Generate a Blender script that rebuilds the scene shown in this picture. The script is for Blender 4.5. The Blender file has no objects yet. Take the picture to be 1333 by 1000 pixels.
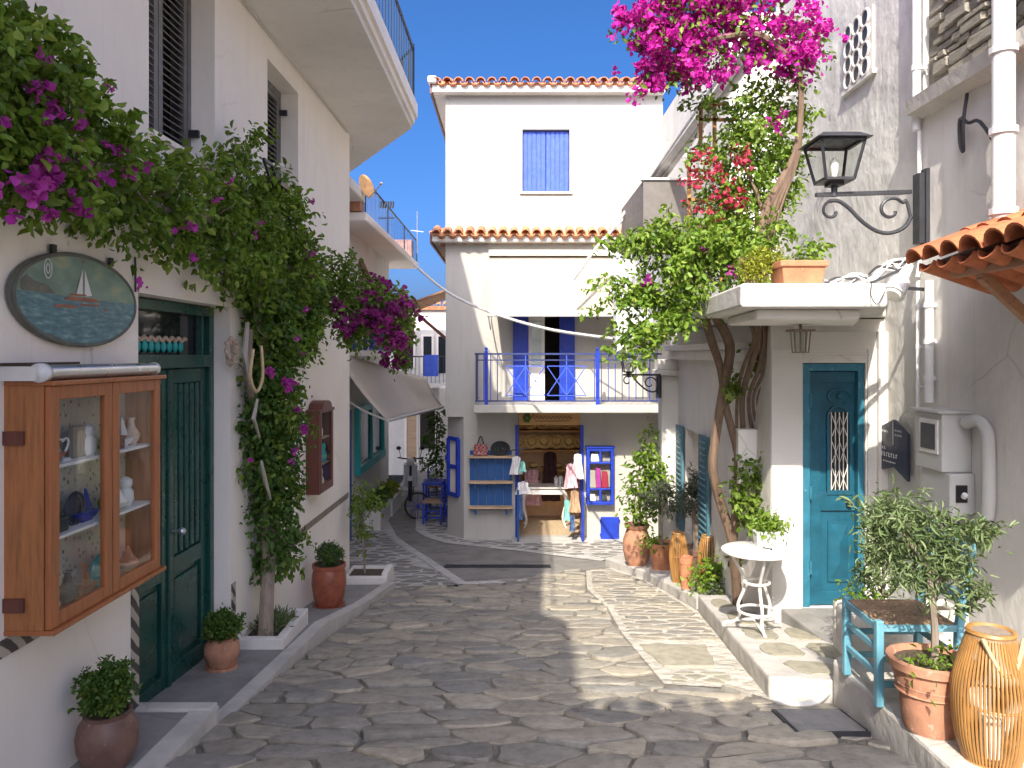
import bpy, math, random
import numpy as np
from mathutils import Vector, Matrix
R = math.radians
S = bpy.context.scene
COL = S.collection

# ---------------------------------------------------------------- camera, sky, sun, exposure
F, HX, HY = 1000.0, 666.5, 462.0          # focal length and horizon in photo pixels; eye level is z = 0
cam_d = bpy.data.cameras.new("camera")
cam = bpy.data.objects.new("camera", cam_d); COL.objects.link(cam)
cam_d.sensor_fit = 'HORIZONTAL'; cam_d.sensor_width = 36.0
cam_d.lens = 36.0 * F / 1333.0
cam_d.shift_y = -(500.0 - HY) / 1333.0
cam_d.clip_start = 0.05; cam_d.clip_end = 3000
cam.location = (0, 0, 0); cam.rotation_euler = (R(90), 0, 0)
S.camera = cam

SUN = Vector((0.245, 1.0, -0.90)).normalized()      # direction the light travels
world = bpy.data.worlds.new("World"); S.world = world; world.use_nodes = True
wn = world.node_tree.nodes; wl = world.node_tree.links
bg = wn["Background"]; sky = wn.new("ShaderNodeTexSky")
sky.sky_type = 'NISHITA'; sky.sun_disc = False
sky.sun_elevation = math.asin(-SUN.z)
sky.sun_rotation = math.atan2(-SUN.x, -SUN.y)
sky.air_density = 0.42; sky.dust_density = 5.6; sky.ozone_density = 5.0; sky.altitude = 0
hsv = wn.new('ShaderNodeHueSaturation'); hsv.inputs['Saturation'].default_value = 1.3
wl.new(sky.outputs[0], hsv.inputs['Color']); wl.new(hsv.outputs[0], bg.inputs[0]); bg.inputs[1].default_value = 0.15
sun_d = bpy.data.lights.new("sun", 'SUN'); sun_d.energy = 3.0; sun_d.angle = R(0.5); sun_d.color = (1.0, 0.92, 0.79)
sun = bpy.data.objects.new("sun", sun_d); COL.objects.link(sun); sun.location = (-5, -10, 20)
sun.rotation_euler = SUN.to_track_quat('-Z', 'Y').to_euler()
S.view_settings.view_transform = 'Standard'; S.view_settings.look = 'None'
S.view_settings.exposure = 1.33; S.view_settings.gamma = 1.0
S.cycles.use_denoising = True
S.cycles.max_bounces = 8; S.cycles.diffuse_bounces = 5; S.cycles.glossy_bounces = 3
S.cycles.transmission_bounces = 4; S.cycles.transparent_max_bounces = 12
S.cycles.sample_clamp_indirect = 6.0

# ---------------------------------------------------------------- helpers
def P(px, py, y): return ((px - HX) / F * y, y, (HY - py) / F * y)
def LWP(px, py, off=0.0):                 # photo pixel to a point on a plane off metres in front of the left house's wall
    y = (-2.25 + off) / ((px - HX) / F - 0.0185)
    return (-2.25 + off + 0.0185 * y, y, (HY - py) / F * y)
def LWT(p): return (-2.25 + p[0] + 0.0185 * p[1], p[1], p[2])
def zs(y):                                # street level
    if y <= 11: return -(1.55 + 0.137 * max(y, -8))
    t = min(y, 17) - 11
    return -3.057 - 0.137 * (t - t * t / 12)

ORG = {}
class MB:
    def __init__(s, T=None): s.v = []; s.f = []; s.T = T; s.mi = []; s.cur = 0
    def add(s, vs, fs):
        o = len(s.v)
        s.v += [s.T(p) if s.T else tuple(p) for p in vs]
        s.f += [tuple(i + o for i in f) for f in fs]; s.mi += [s.cur] * len(fs)
        return s
    def hexa(s, p): return s.add(p, [(0,3,2,1),(4,5,6,7),(0,1,5,4),(1,2,6,5),(2,3,7,6),(3,0,4,7)])
    def box(s, x0, x1, y0, y1, z0, z1):
        return s.hexa([(x0,y0,z0),(x1,y0,z0),(x1,y1,z0),(x0,y1,z0),(x0,y0,z1),(x1,y0,z1),(x1,y1,z1),(x0,y1,z1)])
    def obox(s, c, sz, rot=(0,0,0)):
        m = Matrix.Rotation(rot[2],3,'Z') @ Matrix.Rotation(rot[1],3,'Y') @ Matrix.Rotation(rot[0],3,'X')
        q = []
        for z in (-.5,.5):
            for x, y in ((-.5,-.5),(.5,-.5),(.5,.5),(-.5,.5)):
                q.append(tuple(Vector(c) + m @ Vector((x*sz[0], y*sz[1], z*sz[2]))))
        return s.hexa(q)
    def bar(s, a, b, w, h, up=(0,0,1)):       # rectangular bar from a to b
        a = Vector(a); b = Vector(b); d = (b - a).normalized(); u = Vector(up)
        if abs(d.dot(u)) > .98: u = Vector((0,1,0))
        sd = d.cross(u).normalized() * (w/2); u = sd.cross(d).normalized() * (h/2)
        q = [a-sd-u, a+sd-u, b+sd-u, b-sd-u, a-sd+u, a+sd+u, b+sd+u, b-sd+u]
        return s.hexa([tuple(x) for x in q])
    def prism(s, poly, z0, z1):               # poly of (x, y); z0/z1 number or function(x, y)
        f0 = z0 if callable(z0) else (lambda x, y: z0); f1 = z1 if callable(z1) else (lambda x, y: z1)
        n = len(poly)
        vs = [(x, y, f0(x, y)) for x, y in poly] + [(x, y, f1(x, y)) for x, y in poly]
        fs = [tuple(range(n-1, -1, -1)), tuple(range(n, 2*n))] + [(i, (i+1) % n, n+(i+1) % n, n+i) for i in range(n)]
        return s.add(vs, fs)
    def tube(s, pts, r, n=8, closed=False):
        pts = [Vector(p) for p in pts]; k = len(pts)
        rr = list(r) if isinstance(r, (list, tuple)) else [r] * k
        if not closed and 4 <= k <= 14:          # smooth the path
            q, qr = [], []
            for i in range(k-1):
                a, b, c, d = pts[max(i-1,0)], pts[i], pts[i+1], pts[min(i+2,k-1)]
                for j in range(4):
                    t = j/4; q.append(.5*((2*b)+(c-a)*t+(2*a-5*b+4*c-d)*t*t+(3*b-a-3*c+d)*t**3)); qr.append(rr[i]+(rr[i+1]-rr[i])*t)
            pts = q+[pts[-1]]; rr = qr+[rr[-1]]; k = len(pts)
        vs = []; u = None
        for i, p in enumerate(pts):
            a = pts[(i-1) % k] if (closed or i > 0) else p
            b = pts[(i+1) % k] if (closed or i < k-1) else p
            d = (b - a).normalized() if (b - a).length > 1e-9 else Vector((0,0,1))
            if u is None: u = d.orthogonal().normalized()
            u = (u - d * u.dot(d))
            u = u.normalized() if u.length > 1e-6 else d.orthogonal().normalized()
            w = d.cross(u)
            for j in range(n):
                t = 2*math.pi*j/n
                vs.append(tuple(p + (u*math.cos(t) + w*math.sin(t)) * rr[i]))
        fs = []
        for i in range(k if closed else k-1):
            for j in range(n):
                i2 = (i+1) % k; j2 = (j+1) % n
                fs.append((i*n+j, i*n+j2, i2*n+j2, i2*n+j))
        if not closed: fs += [tuple(range(n-1,-1,-1)), tuple((k-1)*n+j for j in range(n))]
        return s.add(vs, fs)
    def lathe(s, prof, c=(0,0,0), n=24):
        vs = []; m = len(prof)
        for r, z in prof:
            for j in range(n):
                t = 2*math.pi*j/n; vs.append((c[0]+r*math.cos(t), c[1]+r*math.sin(t), c[2]+z))
        fs = [(i*n+j, i*n+(j+1) % n, (i+1)*n+(j+1) % n, (i+1)*n+j) for i in range(m-1) for j in range(n)]
        fs += [tuple(range(n-1,-1,-1)), tuple((m-1)*n+j for j in range(n))]
        return s.add(vs, fs)
    def sphere(s, c, r, n=10, m=6, sq=(1,1,1)):
        prof = [(max(1e-4, r*math.sin(math.pi*i/m)), -r*math.cos(math.pi*i/m)) for i in range(m+1)]
        vs = []
        for q, z in prof:
            for j in range(n):
                t = 2*math.pi*j/n; vs.append((c[0]+q*math.cos(t)*sq[0], c[1]+q*math.sin(t)*sq[1], c[2]+z*sq[2]))
        return s.add(vs, [(i*n+j, i*n+(j+1) % n, (i+1)*n+(j+1) % n, (i+1)*n+j) for i in range(m) for j in range(n)])
    def wall(s, fn, u0, u1, v0, v1, holes, depth):   # fn(u, v, w): w runs into the wall; holes (u0,u1,v0,v1)
        us = sorted({u0,u1} | {h[i] for h in holes for i in (0,1) if u0 < h[i] < u1})
        vv = sorted({v0,v1} | {h[i] for h in holes for i in (2,3) if v0 < h[i] < v1})
        def solid(i, j):
            if i < 0 or j < 0 or i >= len(us)-1 or j >= len(vv)-1: return False
            cu = (us[i]+us[i+1])/2; cv = (vv[j]+vv[j+1])/2
            return not any(h[0] < cu < h[1] and h[2] < cv < h[3] for h in holes)
        for i in range(len(us)-1):
            for j in range(len(vv)-1):
                if not solid(i, j): continue
                a, b, c, d = us[i], us[i+1], vv[j], vv[j+1]
                s.add([fn(a,c,0),fn(b,c,0),fn(b,d,0),fn(a,d,0)], [(0,1,2,3)])
                s.add([fn(a,c,depth),fn(b,c,depth),fn(b,d,depth),fn(a,d,depth)], [(3,2,1,0)])
                if not solid(i-1,j): s.add([fn(a,c,0),fn(a,d,0),fn(a,d,depth),fn(a,c,depth)], [(0,1,2,3)])
                if not solid(i+1,j): s.add([fn(b,c,0),fn(b,d,0),fn(b,d,depth),fn(b,c,depth)], [(3,2,1,0)])
                if not solid(i,j-1): s.add([fn(a,c,0),fn(b,c,0),fn(b,c,depth),fn(a,c,depth)], [(3,2,1,0)])
                if not solid(i,j+1): s.add([fn(a,d,0),fn(b,d,0),fn(b,d,depth),fn(a,d,depth)], [(0,1,2,3)])
        return s
    def build(s, name, mat, parent=None, smooth=False, bevel=0, kind=None):
        me = bpy.data.meshes.new(name)
        v = np.array(s.v, dtype=float).reshape(-1, 3)
        if parent is not None: org = ORG[parent.name]
        else:
            lo = v.min(0); hi = v.max(0); org = Vector(((lo[0]+hi[0])/2, (lo[1]+hi[1])/2, lo[2]))
        v = v - np.array(org)
        me.from_pydata(v.tolist(), [], s.f)
        for m in (mat if isinstance(mat, (list, tuple)) else [mat]): me.materials.append(m)
        if max(s.mi, default=0) > 0: me.polygons.foreach_set('material_index', s.mi)
        if smooth: me.polygons.foreach_set('use_smooth', [True]*len(me.polygons))
        o = bpy.data.objects.new(name, me); COL.objects.link(o)
        if parent is not None: o.parent = parent
        else: o.location = org
        ORG[o.name] = Vector(org)
        if smooth:
            try: me.set_sharp_from_angle(angle=R(42))
            except Exception: pass
        if bevel:
            b = o.modifiers.new("bevel", 'BEVEL'); b.width = bevel; b.segments = 2; b.limit_method = 'ANGLE'
        if kind: o['kind'] = kind
        return o
def thing(name, loc, label, cat, group=None):
    o = bpy.data.objects.new(name, None); COL.objects.link(o); o.location = loc
    o.empty_display_size = .1; ORG[o.name] = Vector(loc)
    return tag(o, label, cat, group)
def tag(o, label, cat, group=None):
    o['label'] = label; o['category'] = cat
    if group: o['group'] = group
    return o
def struct(o, label=None):
    o['kind'] = 'structure'
    return o
def piece(src, parent, loc, rot=None, scale=None):   # another copy of a part, sharing its mesh; loc relative to the parent
    c = src.copy(); COL.objects.link(c); c.parent = parent; c.location = loc
    if rot: c.rotation_euler = rot
    if scale: c.scale = scale
    return c
def meshpart(name, mb, mat, smooth=False):            # mesh data round its own origin, to be placed by place()
    me = bpy.data.meshes.new(name); me.from_pydata([tuple(p) for p in mb.v], [], mb.f)
    for m in (mat if isinstance(mat, (list, tuple)) else [mat]): me.materials.append(m)
    if max(mb.mi, default=0) > 0: me.polygons.foreach_set('material_index', mb.mi)
    if smooth:
        me.polygons.foreach_set('use_smooth', [True]*len(me.polygons))
        try: me.set_sharp_from_angle(angle=R(42))
        except Exception: pass
    return me
def place(me, parent, wloc, rot=None, scale=None, name=None):   # wloc is a world position
    o = bpy.data.objects.new(name or me.name, me); COL.objects.link(o)
    if parent is not None:
        o.parent = parent; o.location = Vector(wloc) - ORG[parent.name]
    else: o.location = wloc
    ORG[o.name] = Vector(wloc)
    if rot: o.rotation_euler = rot
    if scale: o.scale = scale
    return o
def copy_tree(o, parent=None):
    c = o.copy(); COL.objects.link(c); c.parent = parent
    for ch in list(o.children): copy_tree(ch, c)
    return c

# ---------------------------------------------------------------- materials
def newmat(name):
    m = bpy.data.materials.new(name); m.use_nodes = True
    nt = m.node_tree; b = nt.nodes["Principled BSDF"]
    return m, nt.nodes, nt.links, b
def coords(n, l, scale=(1,1,1), kind='Object'):
    if kind == 'World':
        g = n.new("ShaderNodeNewGeometry"); src = g.outputs['Position']
    else:
        tc = n.new("ShaderNodeTexCoord"); src = tc.outputs[kind]
    mp = n.new("ShaderNodeMapping"); mp.inputs['Scale'].default_value = scale
    l.new(src, mp.inputs[0]); return mp.outputs[0]
def noise(n, l, co, scale, detail=4, rough=.6):
    t = n.new("ShaderNodeTexNoise"); t.inputs['Scale'].default_value = scale
    t.inputs['Detail'].default_value = detail; t.inputs['Roughness'].default_value = rough
    l.new(co, t.inputs['Vector']); return t.outputs['Fac']
def ramp(n, l, fac, stops):
    r = n.new("ShaderNodeValToRGB"); e = r.color_ramp.elements
    while len(e) < len(stops): e.new(.5)
    for q, (p, c) in zip(e, stops): q.position = p; q.color = (*c, 1) if len(c) == 3 else c
    l.new(fac, r.inputs[0]); return r.outputs[0]
def bump(n, l, h, b, strength=.3, dist=.01, prev=None):
    k = n.new("ShaderNodeBump"); k.inputs['Strength'].default_value = strength; k.inputs['Distance'].default_value = dist
    l.new(h, k.inputs['Height'])
    if prev is not None: l.new(prev, k.inputs['Normal'])
    l.new(k.outputs[0], b.inputs['Normal']); return k.outputs[0]
def mixc(n, l, fac, a, b, mode='MIX'):
    m = n.new("ShaderNodeMix"); m.data_type = 'RGBA'; m.blend_type = mode
    if hasattr(fac, 'node'): l.new(fac, m.inputs[0])
    else: m.inputs[0].default_value = fac
    for i, c in ((6, a), (7, b)):
        if hasattr(c, 'node'): l.new(c, m.inputs[i])
        else: m.inputs[i].default_value = (*c, 1)
    return m.outputs[2]
def sc(c, k): return tuple(min(1, x*k) for x in c)
def plaster(name, col, stain=.08, bs=.25, scale=1.0, dirt=None, dist=.006, crack=.5):
    m, n, l, b = newmat(name); co = coords(n, l, (1,1,1), 'World')
    f = noise(n, l, co, 1.3*scale, 6, .65)
    c = ramp(n, l, f, [(.30, sc(col, 1-stain*1.4)), (.55, col), (.8, sc(col, 1.03))])
    f2 = noise(n, l, coords(n, l, (3.2,3.2,.30), 'World'), 2.4, 6, .72)          # rain streaks
    d = dirt or (col[0]*.74, col[1]*.70, col[2]*.62)
    c = mixc(n, l, ramp(n, l, f2, [(.54,(0,0,0)),(.80,(.6,.6,.6))]), c, d)
    f3 = noise(n, l, co, .55*scale, 2, .4); f4 = noise(n, l, co, 13*scale, 5, .7)   # patched and scuffed areas
    c = mixc(n, l, ramp(n, l, f3, [(.56,(0,0,0)),(.60,(.22,.22,.22))]), c, sc(col, .80))
    c = mixc(n, l, ramp(n, l, f4, [(.66,(0,0,0)),(.74,(.35,.35,.35))]), c, d)
    if crack:
        wob = n.new("ShaderNodeMix"); wob.data_type = 'VECTOR'; wob.inputs[0].default_value = .12
        nt_ = n.new("ShaderNodeTexNoise"); nt_.inputs['Scale'].default_value = 2.5; l.new(co, nt_.inputs['Vector'])
        l.new(co, wob.inputs[4]); l.new(nt_.outputs['Color'], wob.inputs[5])
        v = n.new("ShaderNodeTexVoronoi"); v.feature = 'DISTANCE_TO_EDGE'; v.inputs['Scale'].default_value = .9; l.new(wob.outputs[1], v.inputs['Vector'])
        mk = ramp(n, l, v.outputs['Distance'], [(.0,(1,1,1)),(.006,(0,0,0))])
        gate = ramp(n, l, noise(n, l, co, .9, 2, .5), [(.52,(0,0,0)),(.60,(crack,crack,crack))])
        c = mixc(n, l, mixc(n, l, 1.0, mk, gate, 'MULTIPLY'), c, sc(d, .6))
    l.new(c, b.inputs['Base Color']); b.inputs['Roughness'].default_value = .88
    b.inputs['Specular IOR Level'].default_value = .25
    k = bump(n, l, noise(n, l, co, 2.2*scale, 3, .5), b, min(1, bs*1.6), dist*7)
    k = bump(n, l, noise(n, l, coords(n, l, (1,1,.45), 'World'), 11*scale, 5, .65), b, bs*1.3, dist*2.2, k)
    bump(n, l, noise(n, l, co, 60*scale, 4, .6), b, bs*1.1, dist*.6, k)
    return m
def simple(name, col, rough=.6, metal=0, var=.12, scale=6, bs=.12, spec=.5, dist=.003, worn=None, amount=.66):
    m, n, l, b = newmat(name); co = coords(n, l, (1,1,1), 'World')
    f = noise(n, l, co, scale, 5, .65)
    c = ramp(n, l, f, [(.3, sc(col, 1-var)), (.7, sc(col, 1+var))])
    if worn:                                   # chips, lime bloom or rust with a shape of its own
        w = ramp(n, l, noise(n, l, coords(n, l, (1.6,1.6,.8), 'World'), scale*1.9+6, 7, .75), [(amount-.05,(0,0,0)),(amount+.03,(.85,.85,.85))])
        c = mixc(n, l, w, c, worn)
    l.new(c, b.inputs['Base Color'])
    l.new(ramp(n, l, noise(n, l, co, scale*2.3, 4, .6), [(.3,(rough*.75,)*3),(.7,(min(1,rough*1.3),)*3)]), b.inputs['Roughness'])
    b.inputs['Metallic'].default_value = metal
    b.inputs['Specular IOR Level'].default_value = spec
    if bs: bump(n, l, noise(n, l, co, scale*7, 4, .6), b, bs, dist)
    return m
def wood(name, col, grain='z', rough=.5, var=.35, weather=None):
    m, n, l, b = newmat(name)
    s = {'x': (1.2,14,14), 'y': (14,1.2,14), 'z': (14,14,1.2)}[grain]
    co = coords(n, l, s, 'World'); f = noise(n, l, co, 2.2, 6, .7)
    c = ramp(n, l, f, [(.3, sc(col, 1-var)), (.5, col), (.75, sc(col, 1+var*.6))])
    if weather: c = mixc(n, l, ramp(n, l, noise(n, l, coords(n, l, (1,1,1), 'World'), 5, 5, .7), [(.5,(0,0,0)),(.7,(.7,.7,.7))]), c, weather)
    l.new(c, b.inputs['Base Color']); b.inputs['Roughness'].default_value = rough
    bump(n, l, f, b, .25, .003); return m
def stone(name, cols, rough=.8, bs=.5, scale=9, island=True, spec=.3, layer=(1,1,1)):
    m, n, l, b = newmat(name); co = coords(n, l, layer, 'World')
    g = n.new("ShaderNodeNewGeometry"); oi = n.new("ShaderNodeObjectInfo")
    add = n.new("ShaderNodeMath"); add.operation = 'ADD'
    l.new(g.outputs['Random Per Island'], add.inputs[0]); l.new(oi.outputs['Random'], add.inputs[1])
    fr = n.new("ShaderNodeMath"); fr.operation = 'FRACT'; l.new(add.outputs[0], fr.inputs[0])
    k = len(cols); c = ramp(n, l, fr.outputs[0], [(i/max(1,k-1), q) for i, q in enumerate(cols)])
    f = noise(n, l, co, scale, 7, .7)
    c = mixc(n, l, .8, c, ramp(n, l, f, [(.28,(.5,.49,.47)),(.5,(.95,.95,.95)),(.75,(1.25,1.22,1.15))]), 'MULTIPLY')
    f2 = noise(n, l, co, 2.3, 4, .6)
    c = mixc(n, l, ramp(n, l, f2, [(.5,(0,0,0)),(.75,(.4,.4,.4))]), c, sc(cols[0], .75))
    l.new(c, b.inputs['Base Color']); b.inputs['Roughness'].default_value = rough
    b.inputs['Specular IOR Level'].default_value = spec
    kk = bump(n, l, noise(n, l, co, scale*.6, 5, .65), b, bs, .02)
    bump(n, l, noise(n, l, co, scale*6, 4, .7), b, bs*.7, .004, kk); return m
def leafmat(name, cols, trans=.35, rough=.45):
    m, n, l, b = newmat(name)
    g = n.new("ShaderNodeNewGeometry"); k = len(cols)
    c = ramp(n, l, g.outputs['Random Per Island'], [(i/max(1,k-1), q) for i, q in enumerate(cols)])
    l.new(c, b.inputs['Base Color']); b.inputs['Roughness'].default_value = rough
    b.inputs['Specular IOR Level'].default_value = .35
    tr = n.new("ShaderNodeBsdfTranslucent"); l.new(mixc(n, l, .5, c, (.9,1,.3), 'MULTIPLY') if cols[0][1] > cols[0][0] else c, tr.inputs[0])
    mx = n.new("ShaderNodeMixShader"); mx.inputs[0].default_value = trans
    l.new(b.outputs[0], mx.inputs[1]); l.new(tr.outputs[0], mx.inputs[2])
    l.new(mx.outputs[0], n["Material Output"].inputs[0]); return m
def glassmat(name, tint=(.9,.95,.95), refl=.05, rough=.02, ior=.5):
    m, n, l, b = newmat(name); n.remove(b)
    t = n.new("ShaderNodeBsdfTransparent"); t.inputs[0].default_value = (*tint, 1)
    g = n.new("ShaderNodeBsdfGlossy"); g.inputs['Roughness'].default_value = rough
    lw = n.new("ShaderNodeLayerWeight"); lw.inputs[0].default_value = .5
    pw = n.new("ShaderNodeMath"); pw.operation = 'POWER'; pw.inputs[1].default_value = 4.0; l.new(lw.outputs['Facing'], pw.inputs[0])
    ml = n.new("ShaderNodeMath"); ml.operation = 'MULTIPLY'; ml.inputs[1].default_value = ior; l.new(pw.outputs[0], ml.inputs[0])
    ad = n.new("ShaderNodeMath"); ad.operation = 'ADD'; ad.use_clamp = True; ad.inputs[1].default_value = refl
    l.new(ml.outputs[0], ad.inputs[0])
    mx = n.new("ShaderNodeMixShader"); l.new(ad.outputs[0], mx.inputs[0])
    l.new(t.outputs[0], mx.inputs[1]); l.new(g.outputs[0], mx.inputs[2]); l.new(mx.outputs[0], n["Material Output"].inputs[0])
    return m

M = {}
M['white'] = plaster('white_plaster', (.90,.845,.77), .03, .18, crack=.2, dirt=(.72,.68,.61))
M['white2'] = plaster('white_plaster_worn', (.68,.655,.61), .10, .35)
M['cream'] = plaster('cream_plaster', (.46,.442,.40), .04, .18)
M['stucco'] = plaster('grey_stucco', (.62,.605,.56), .16, .36, 1.5, dirt=(.46,.45,.42), dist=.008)
M['kerb'] = plaster('whitewashed_concrete', (.54,.515,.47), .15, .4, 2.5, dirt=(.40,.38,.34))
M['concrete'] = plaster('grey_concrete', (.27,.26,.245), .2, .35, 2.0, dirt=(.15,.145,.13))
M['lane'] = plaster('lane_concrete', (.26,.245,.22), .25, .35, 2.0, dirt=(.07,.07,.065))
M['soffit'] = plaster('soffit_plaster', (.80,.77,.72), .06, .2)
M['mortar'] = plaster('street_mortar', (.35,.32,.265), .25, .8, 4, dirt=(.26,.24,.20), dist=.012, crack=0)
M['whitejoint'] = plaster('white_joint', (.56,.54,.50), .2, .5, 4, dirt=(.34,.31,.26), dist=.01)
M['tanjoint'] = plaster('tan_joint', (.60,.56,.48), .2, .5, 4, dirt=(.30,.27,.21), dist=.01)
M['flag'] = stone('flagstone', [(.22,.21,.185),(.36,.325,.26),(.27,.26,.235),(.45,.40,.31),(.24,.23,.205),(.40,.355,.275)], bs=1.0, scale=11)
M['slate'] = stone('paving_slate', [(.19,.185,.17),(.27,.255,.22),(.23,.22,.195)], bs=.6)
M['terrstone'] = stone('terrace_stone', [(.32,.30,.23),(.38,.355,.275),(.30,.285,.23)], bs=.35, scale=12)
M['rubble'] = stone('rubble_stone', [(.22,.205,.17),(.33,.30,.235),(.27,.25,.21),(.38,.34,.26)], bs=.9, scale=12, layer=(1,1,3))
M['rubbleback'] = plaster('rubble_mortar', (.30,.27,.22), .3, .8, 4, dist=.012)
M['brownwood'] = wood('cabinet_wood', (.36,.125,.042), 'z', .42)
M['brownwood2'] = wood('cabinet_side_wood', (.36,.14,.045), 'z', .5, .5)
M['darkredwood'] = wood('dark_red_wood', (.13,.04,.025), 'z', .45)
M['canopywood'] = wood('canopy_wood', (.33,.165,.085), 'y', .6)
M['darkwood'] = wood('dark_wood', (.075,.045,.03), 'y', .6)
M['trelliswood'] = wood('trellis_wood', (.50,.24,.08), 'z', .6)
M['shelfwood'] = wood('shelf_wood', (.52,.36,.22), 'x', .55)
M['signwood'] = wood('sign_wood', (.52,.29,.09), 'x', .5)
M['bamboo'] = wood('bamboo', (.38,.195,.06), 'z', .45)
M['bark'] = wood('vine_bark', (.16,.105,.07), 'z', .85, .5)
M['greybark'] = wood('grey_bark', (.26,.21,.165), 'z', .85, .4)
M['green_paint'] = simple('dark_green_paint', (.009,.066,.052), .30, var=.35, scale=4, bs=.25, worn=(.05,.10,.075), amount=.64)
M['grey_shutter'] = simple('grey_shutter_paint', (.165,.16,.155), .5, var=.15)
M['blue_paint'] = simple('royal_blue_paint', (.010,.040,.38), .42, var=.25, bs=.2, worn=(.06,.11,.42), amount=.66)
M['blue_shutter'] = simple('blue_shutter_paint', (.045,.10,.54), .6, var=.15, bs=.2, worn=(.15,.22,.55), amount=.64)
M['blue_board'] = wood('blue_stained_board', (.012,.085,.27), 'z', .5, .3)
M['teal_paint'] = simple('teal_paint', (.010,.088,.135), .38, var=.25, bs=.25, worn=(.04,.15,.20), amount=.66)
M['teal_frame'] = simple('teal_frame_paint', (.025,.150,.22), .45, var=.25, bs=.25, worn=(.18,.33,.38), amount=.64)
M['teal_shutter'] = simple('grey_teal_paint', (.07,.17,.22), .5, var=.2)
M['turq'] = simple('turquoise_paint', (.02,.36,.36), .45)
M['chairblue'] = wood('chair_blue_paint', (.13,.34,.43), 'z', .5, .2, weather=(.22,.42,.48))
M['iron'] = simple('black_iron', (.035,.036,.042), .55, .2, var=.3, bs=.3, worn=(.12,.085,.06), amount=.68)
M['navy_iron'] = simple('navy_iron', (.03,.045,.15), .45, .1)
M['white_metal'] = simple('white_metal', (.66,.64,.60), .5, var=.1, bs=.15, worn=(.38,.27,.18), amount=.70)
M['white_plastic'] = simple('white_plastic', (.70,.70,.69), .4, var=.05, bs=.03)
M['grey_plastic'] = plaster('grey_box', (.50,.50,.48), .1, .1)
M['alu'] = simple('aluminium', (.62,.64,.66), .32, .85, var=.06, bs=.05)
M['rail_teal'] = simple('dark_blue_railing', (.018,.035,.065), .5)
M['terracotta'] = simple('terracotta', (.46,.19,.095), .85, var=.25, scale=9, bs=.3, worn=(.58,.40,.29), amount=.65)
M['terracotta2'] = simple('pale_terracotta', (.43,.21,.125), .88, var=.28, scale=7, bs=.35, worn=(.60,.45,.35), amount=.63)
M['terra_red'] = simple('glazed_red_clay', (.28,.08,.042), .4, var=.35, scale=11, bs=.2, worn=(.42,.22,.15), amount=.66)
M['terra_brown'] = simple('brown_clay', (.17,.095,.07), .5, var=.3, scale=9, bs=.25, worn=(.34,.26,.21), amount=.64)
M['tile'] = stone('roof_tile', [(.56,.23,.11),(.64,.31,.16),(.50,.20,.10),(.68,.38,.22)], bs=.35, scale=14)
M['tile_dark'] = stone('roof_tile_old', [(.42,.13,.06),(.55,.19,.08),(.38,.12,.06)], bs=.35, scale=14)
M['soil'] = simple('soil', (.07,.05,.035), .95, var=.4, scale=25, bs=.8)
M['canvas'] = simple('cream_canvas', (.37,.335,.265), .9, var=.04, scale=.7, bs=0)
M['grey_canvas'] = simple('beige_canvas', (.68,.61,.52), .9, var=.08, scale=.7, bs=0)
M['glass'] = glassmat('window_glass')
M['cabglass'] = glassmat('cabinet_glass', (.97,.98,.98), .03, .02, .30)
M['lampglass'] = glassmat('lamp_glass', (.9,.92,.9), .02, .15, .1)
M['darkglass'] = simple('dark_window_glass', (.02,.025,.03), .06, var=.1, bs=0)
M['dark'] = simple('dark_interior', (.035,.025,.02), .9)
M['interior'] = simple('shop_interior_wall', (.72,.50,.28), .9)
M['shopfloor'] = wood('shop_floor', (.50,.38,.24), 'y', .7, .2)
M['bulb'] = simple('white_bulb', (.8,.78,.7), .4, bs=0)
M['leaf_vine'] = leafmat('vine_leaf', [(.07,.13,.016),(.13,.21,.028),(.19,.28,.04),(.09,.16,.02),(.26,.34,.06)])
M['leaf_lime'] = leafmat('bright_leaf', [(.09,.17,.016),(.16,.28,.028),(.23,.34,.045),(.12,.22,.022),(.30,.38,.06)])
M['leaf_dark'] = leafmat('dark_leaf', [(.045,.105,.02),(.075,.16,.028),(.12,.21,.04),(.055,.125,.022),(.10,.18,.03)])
M['leaf_olive'] = leafmat('olive_leaf', [(.08,.13,.045),(.14,.20,.075),(.23,.28,.13),(.10,.16,.05)], .25)
M['leaf_grey'] = leafmat('grey_green_leaf', [(.07,.09,.06),(.12,.14,.09),(.09,.11,.07)], .2)
M['leaf_yellow'] = leafmat('yellow_leaf', [(.22,.25,.02),(.36,.36,.03),(.16,.22,.02)])
M['magenta'] = leafmat('magenta_bract', [(.44,.008,.27),(.66,.02,.42),(.54,.012,.34),(.76,.08,.48),(.38,.008,.24),(.70,.04,.40)], .45, .7)
M['pinkbract'] = leafmat('pink_bract', [(.50,.05,.40),(.62,.10,.46),(.42,.03,.34)], .4, .7)
M['redbract'] = leafmat('red_bract', [(.42,.02,.06),(.55,.06,.10),(.36,.02,.08)], .35, .7)
M['purplebract'] = leafmat('purple_bract', [(.26,.02,.17),(.36,.04,.24),(.20,.015,.14)], .35, .7)  # bracts of a deeper purple than the pink ones
M['shell'] = simple('shell', (.55,.42,.32), .6, var=.3, scale=40)
M['drift'] = wood('driftwood', (.38,.34,.29), 'z', .9, .3)
M['cable_white'] = simple('white_cable', (.60,.59,.56), .6)
M['cable_black'] = simple('black_cable', (.04,.04,.045), .6)
M['rope'] = simple('rope', (.55,.42,.24), .9, scale=60, bs=.6)
M['rush'] = simple('rush_seat', (.30,.20,.12), .9, var=.35, scale=60, bs=.8)
M['black'] = simple('black_paint', (.015,.015,.017), .4)
M['navy'] = simple('navy_board', (.035,.04,.07), .4)
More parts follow.
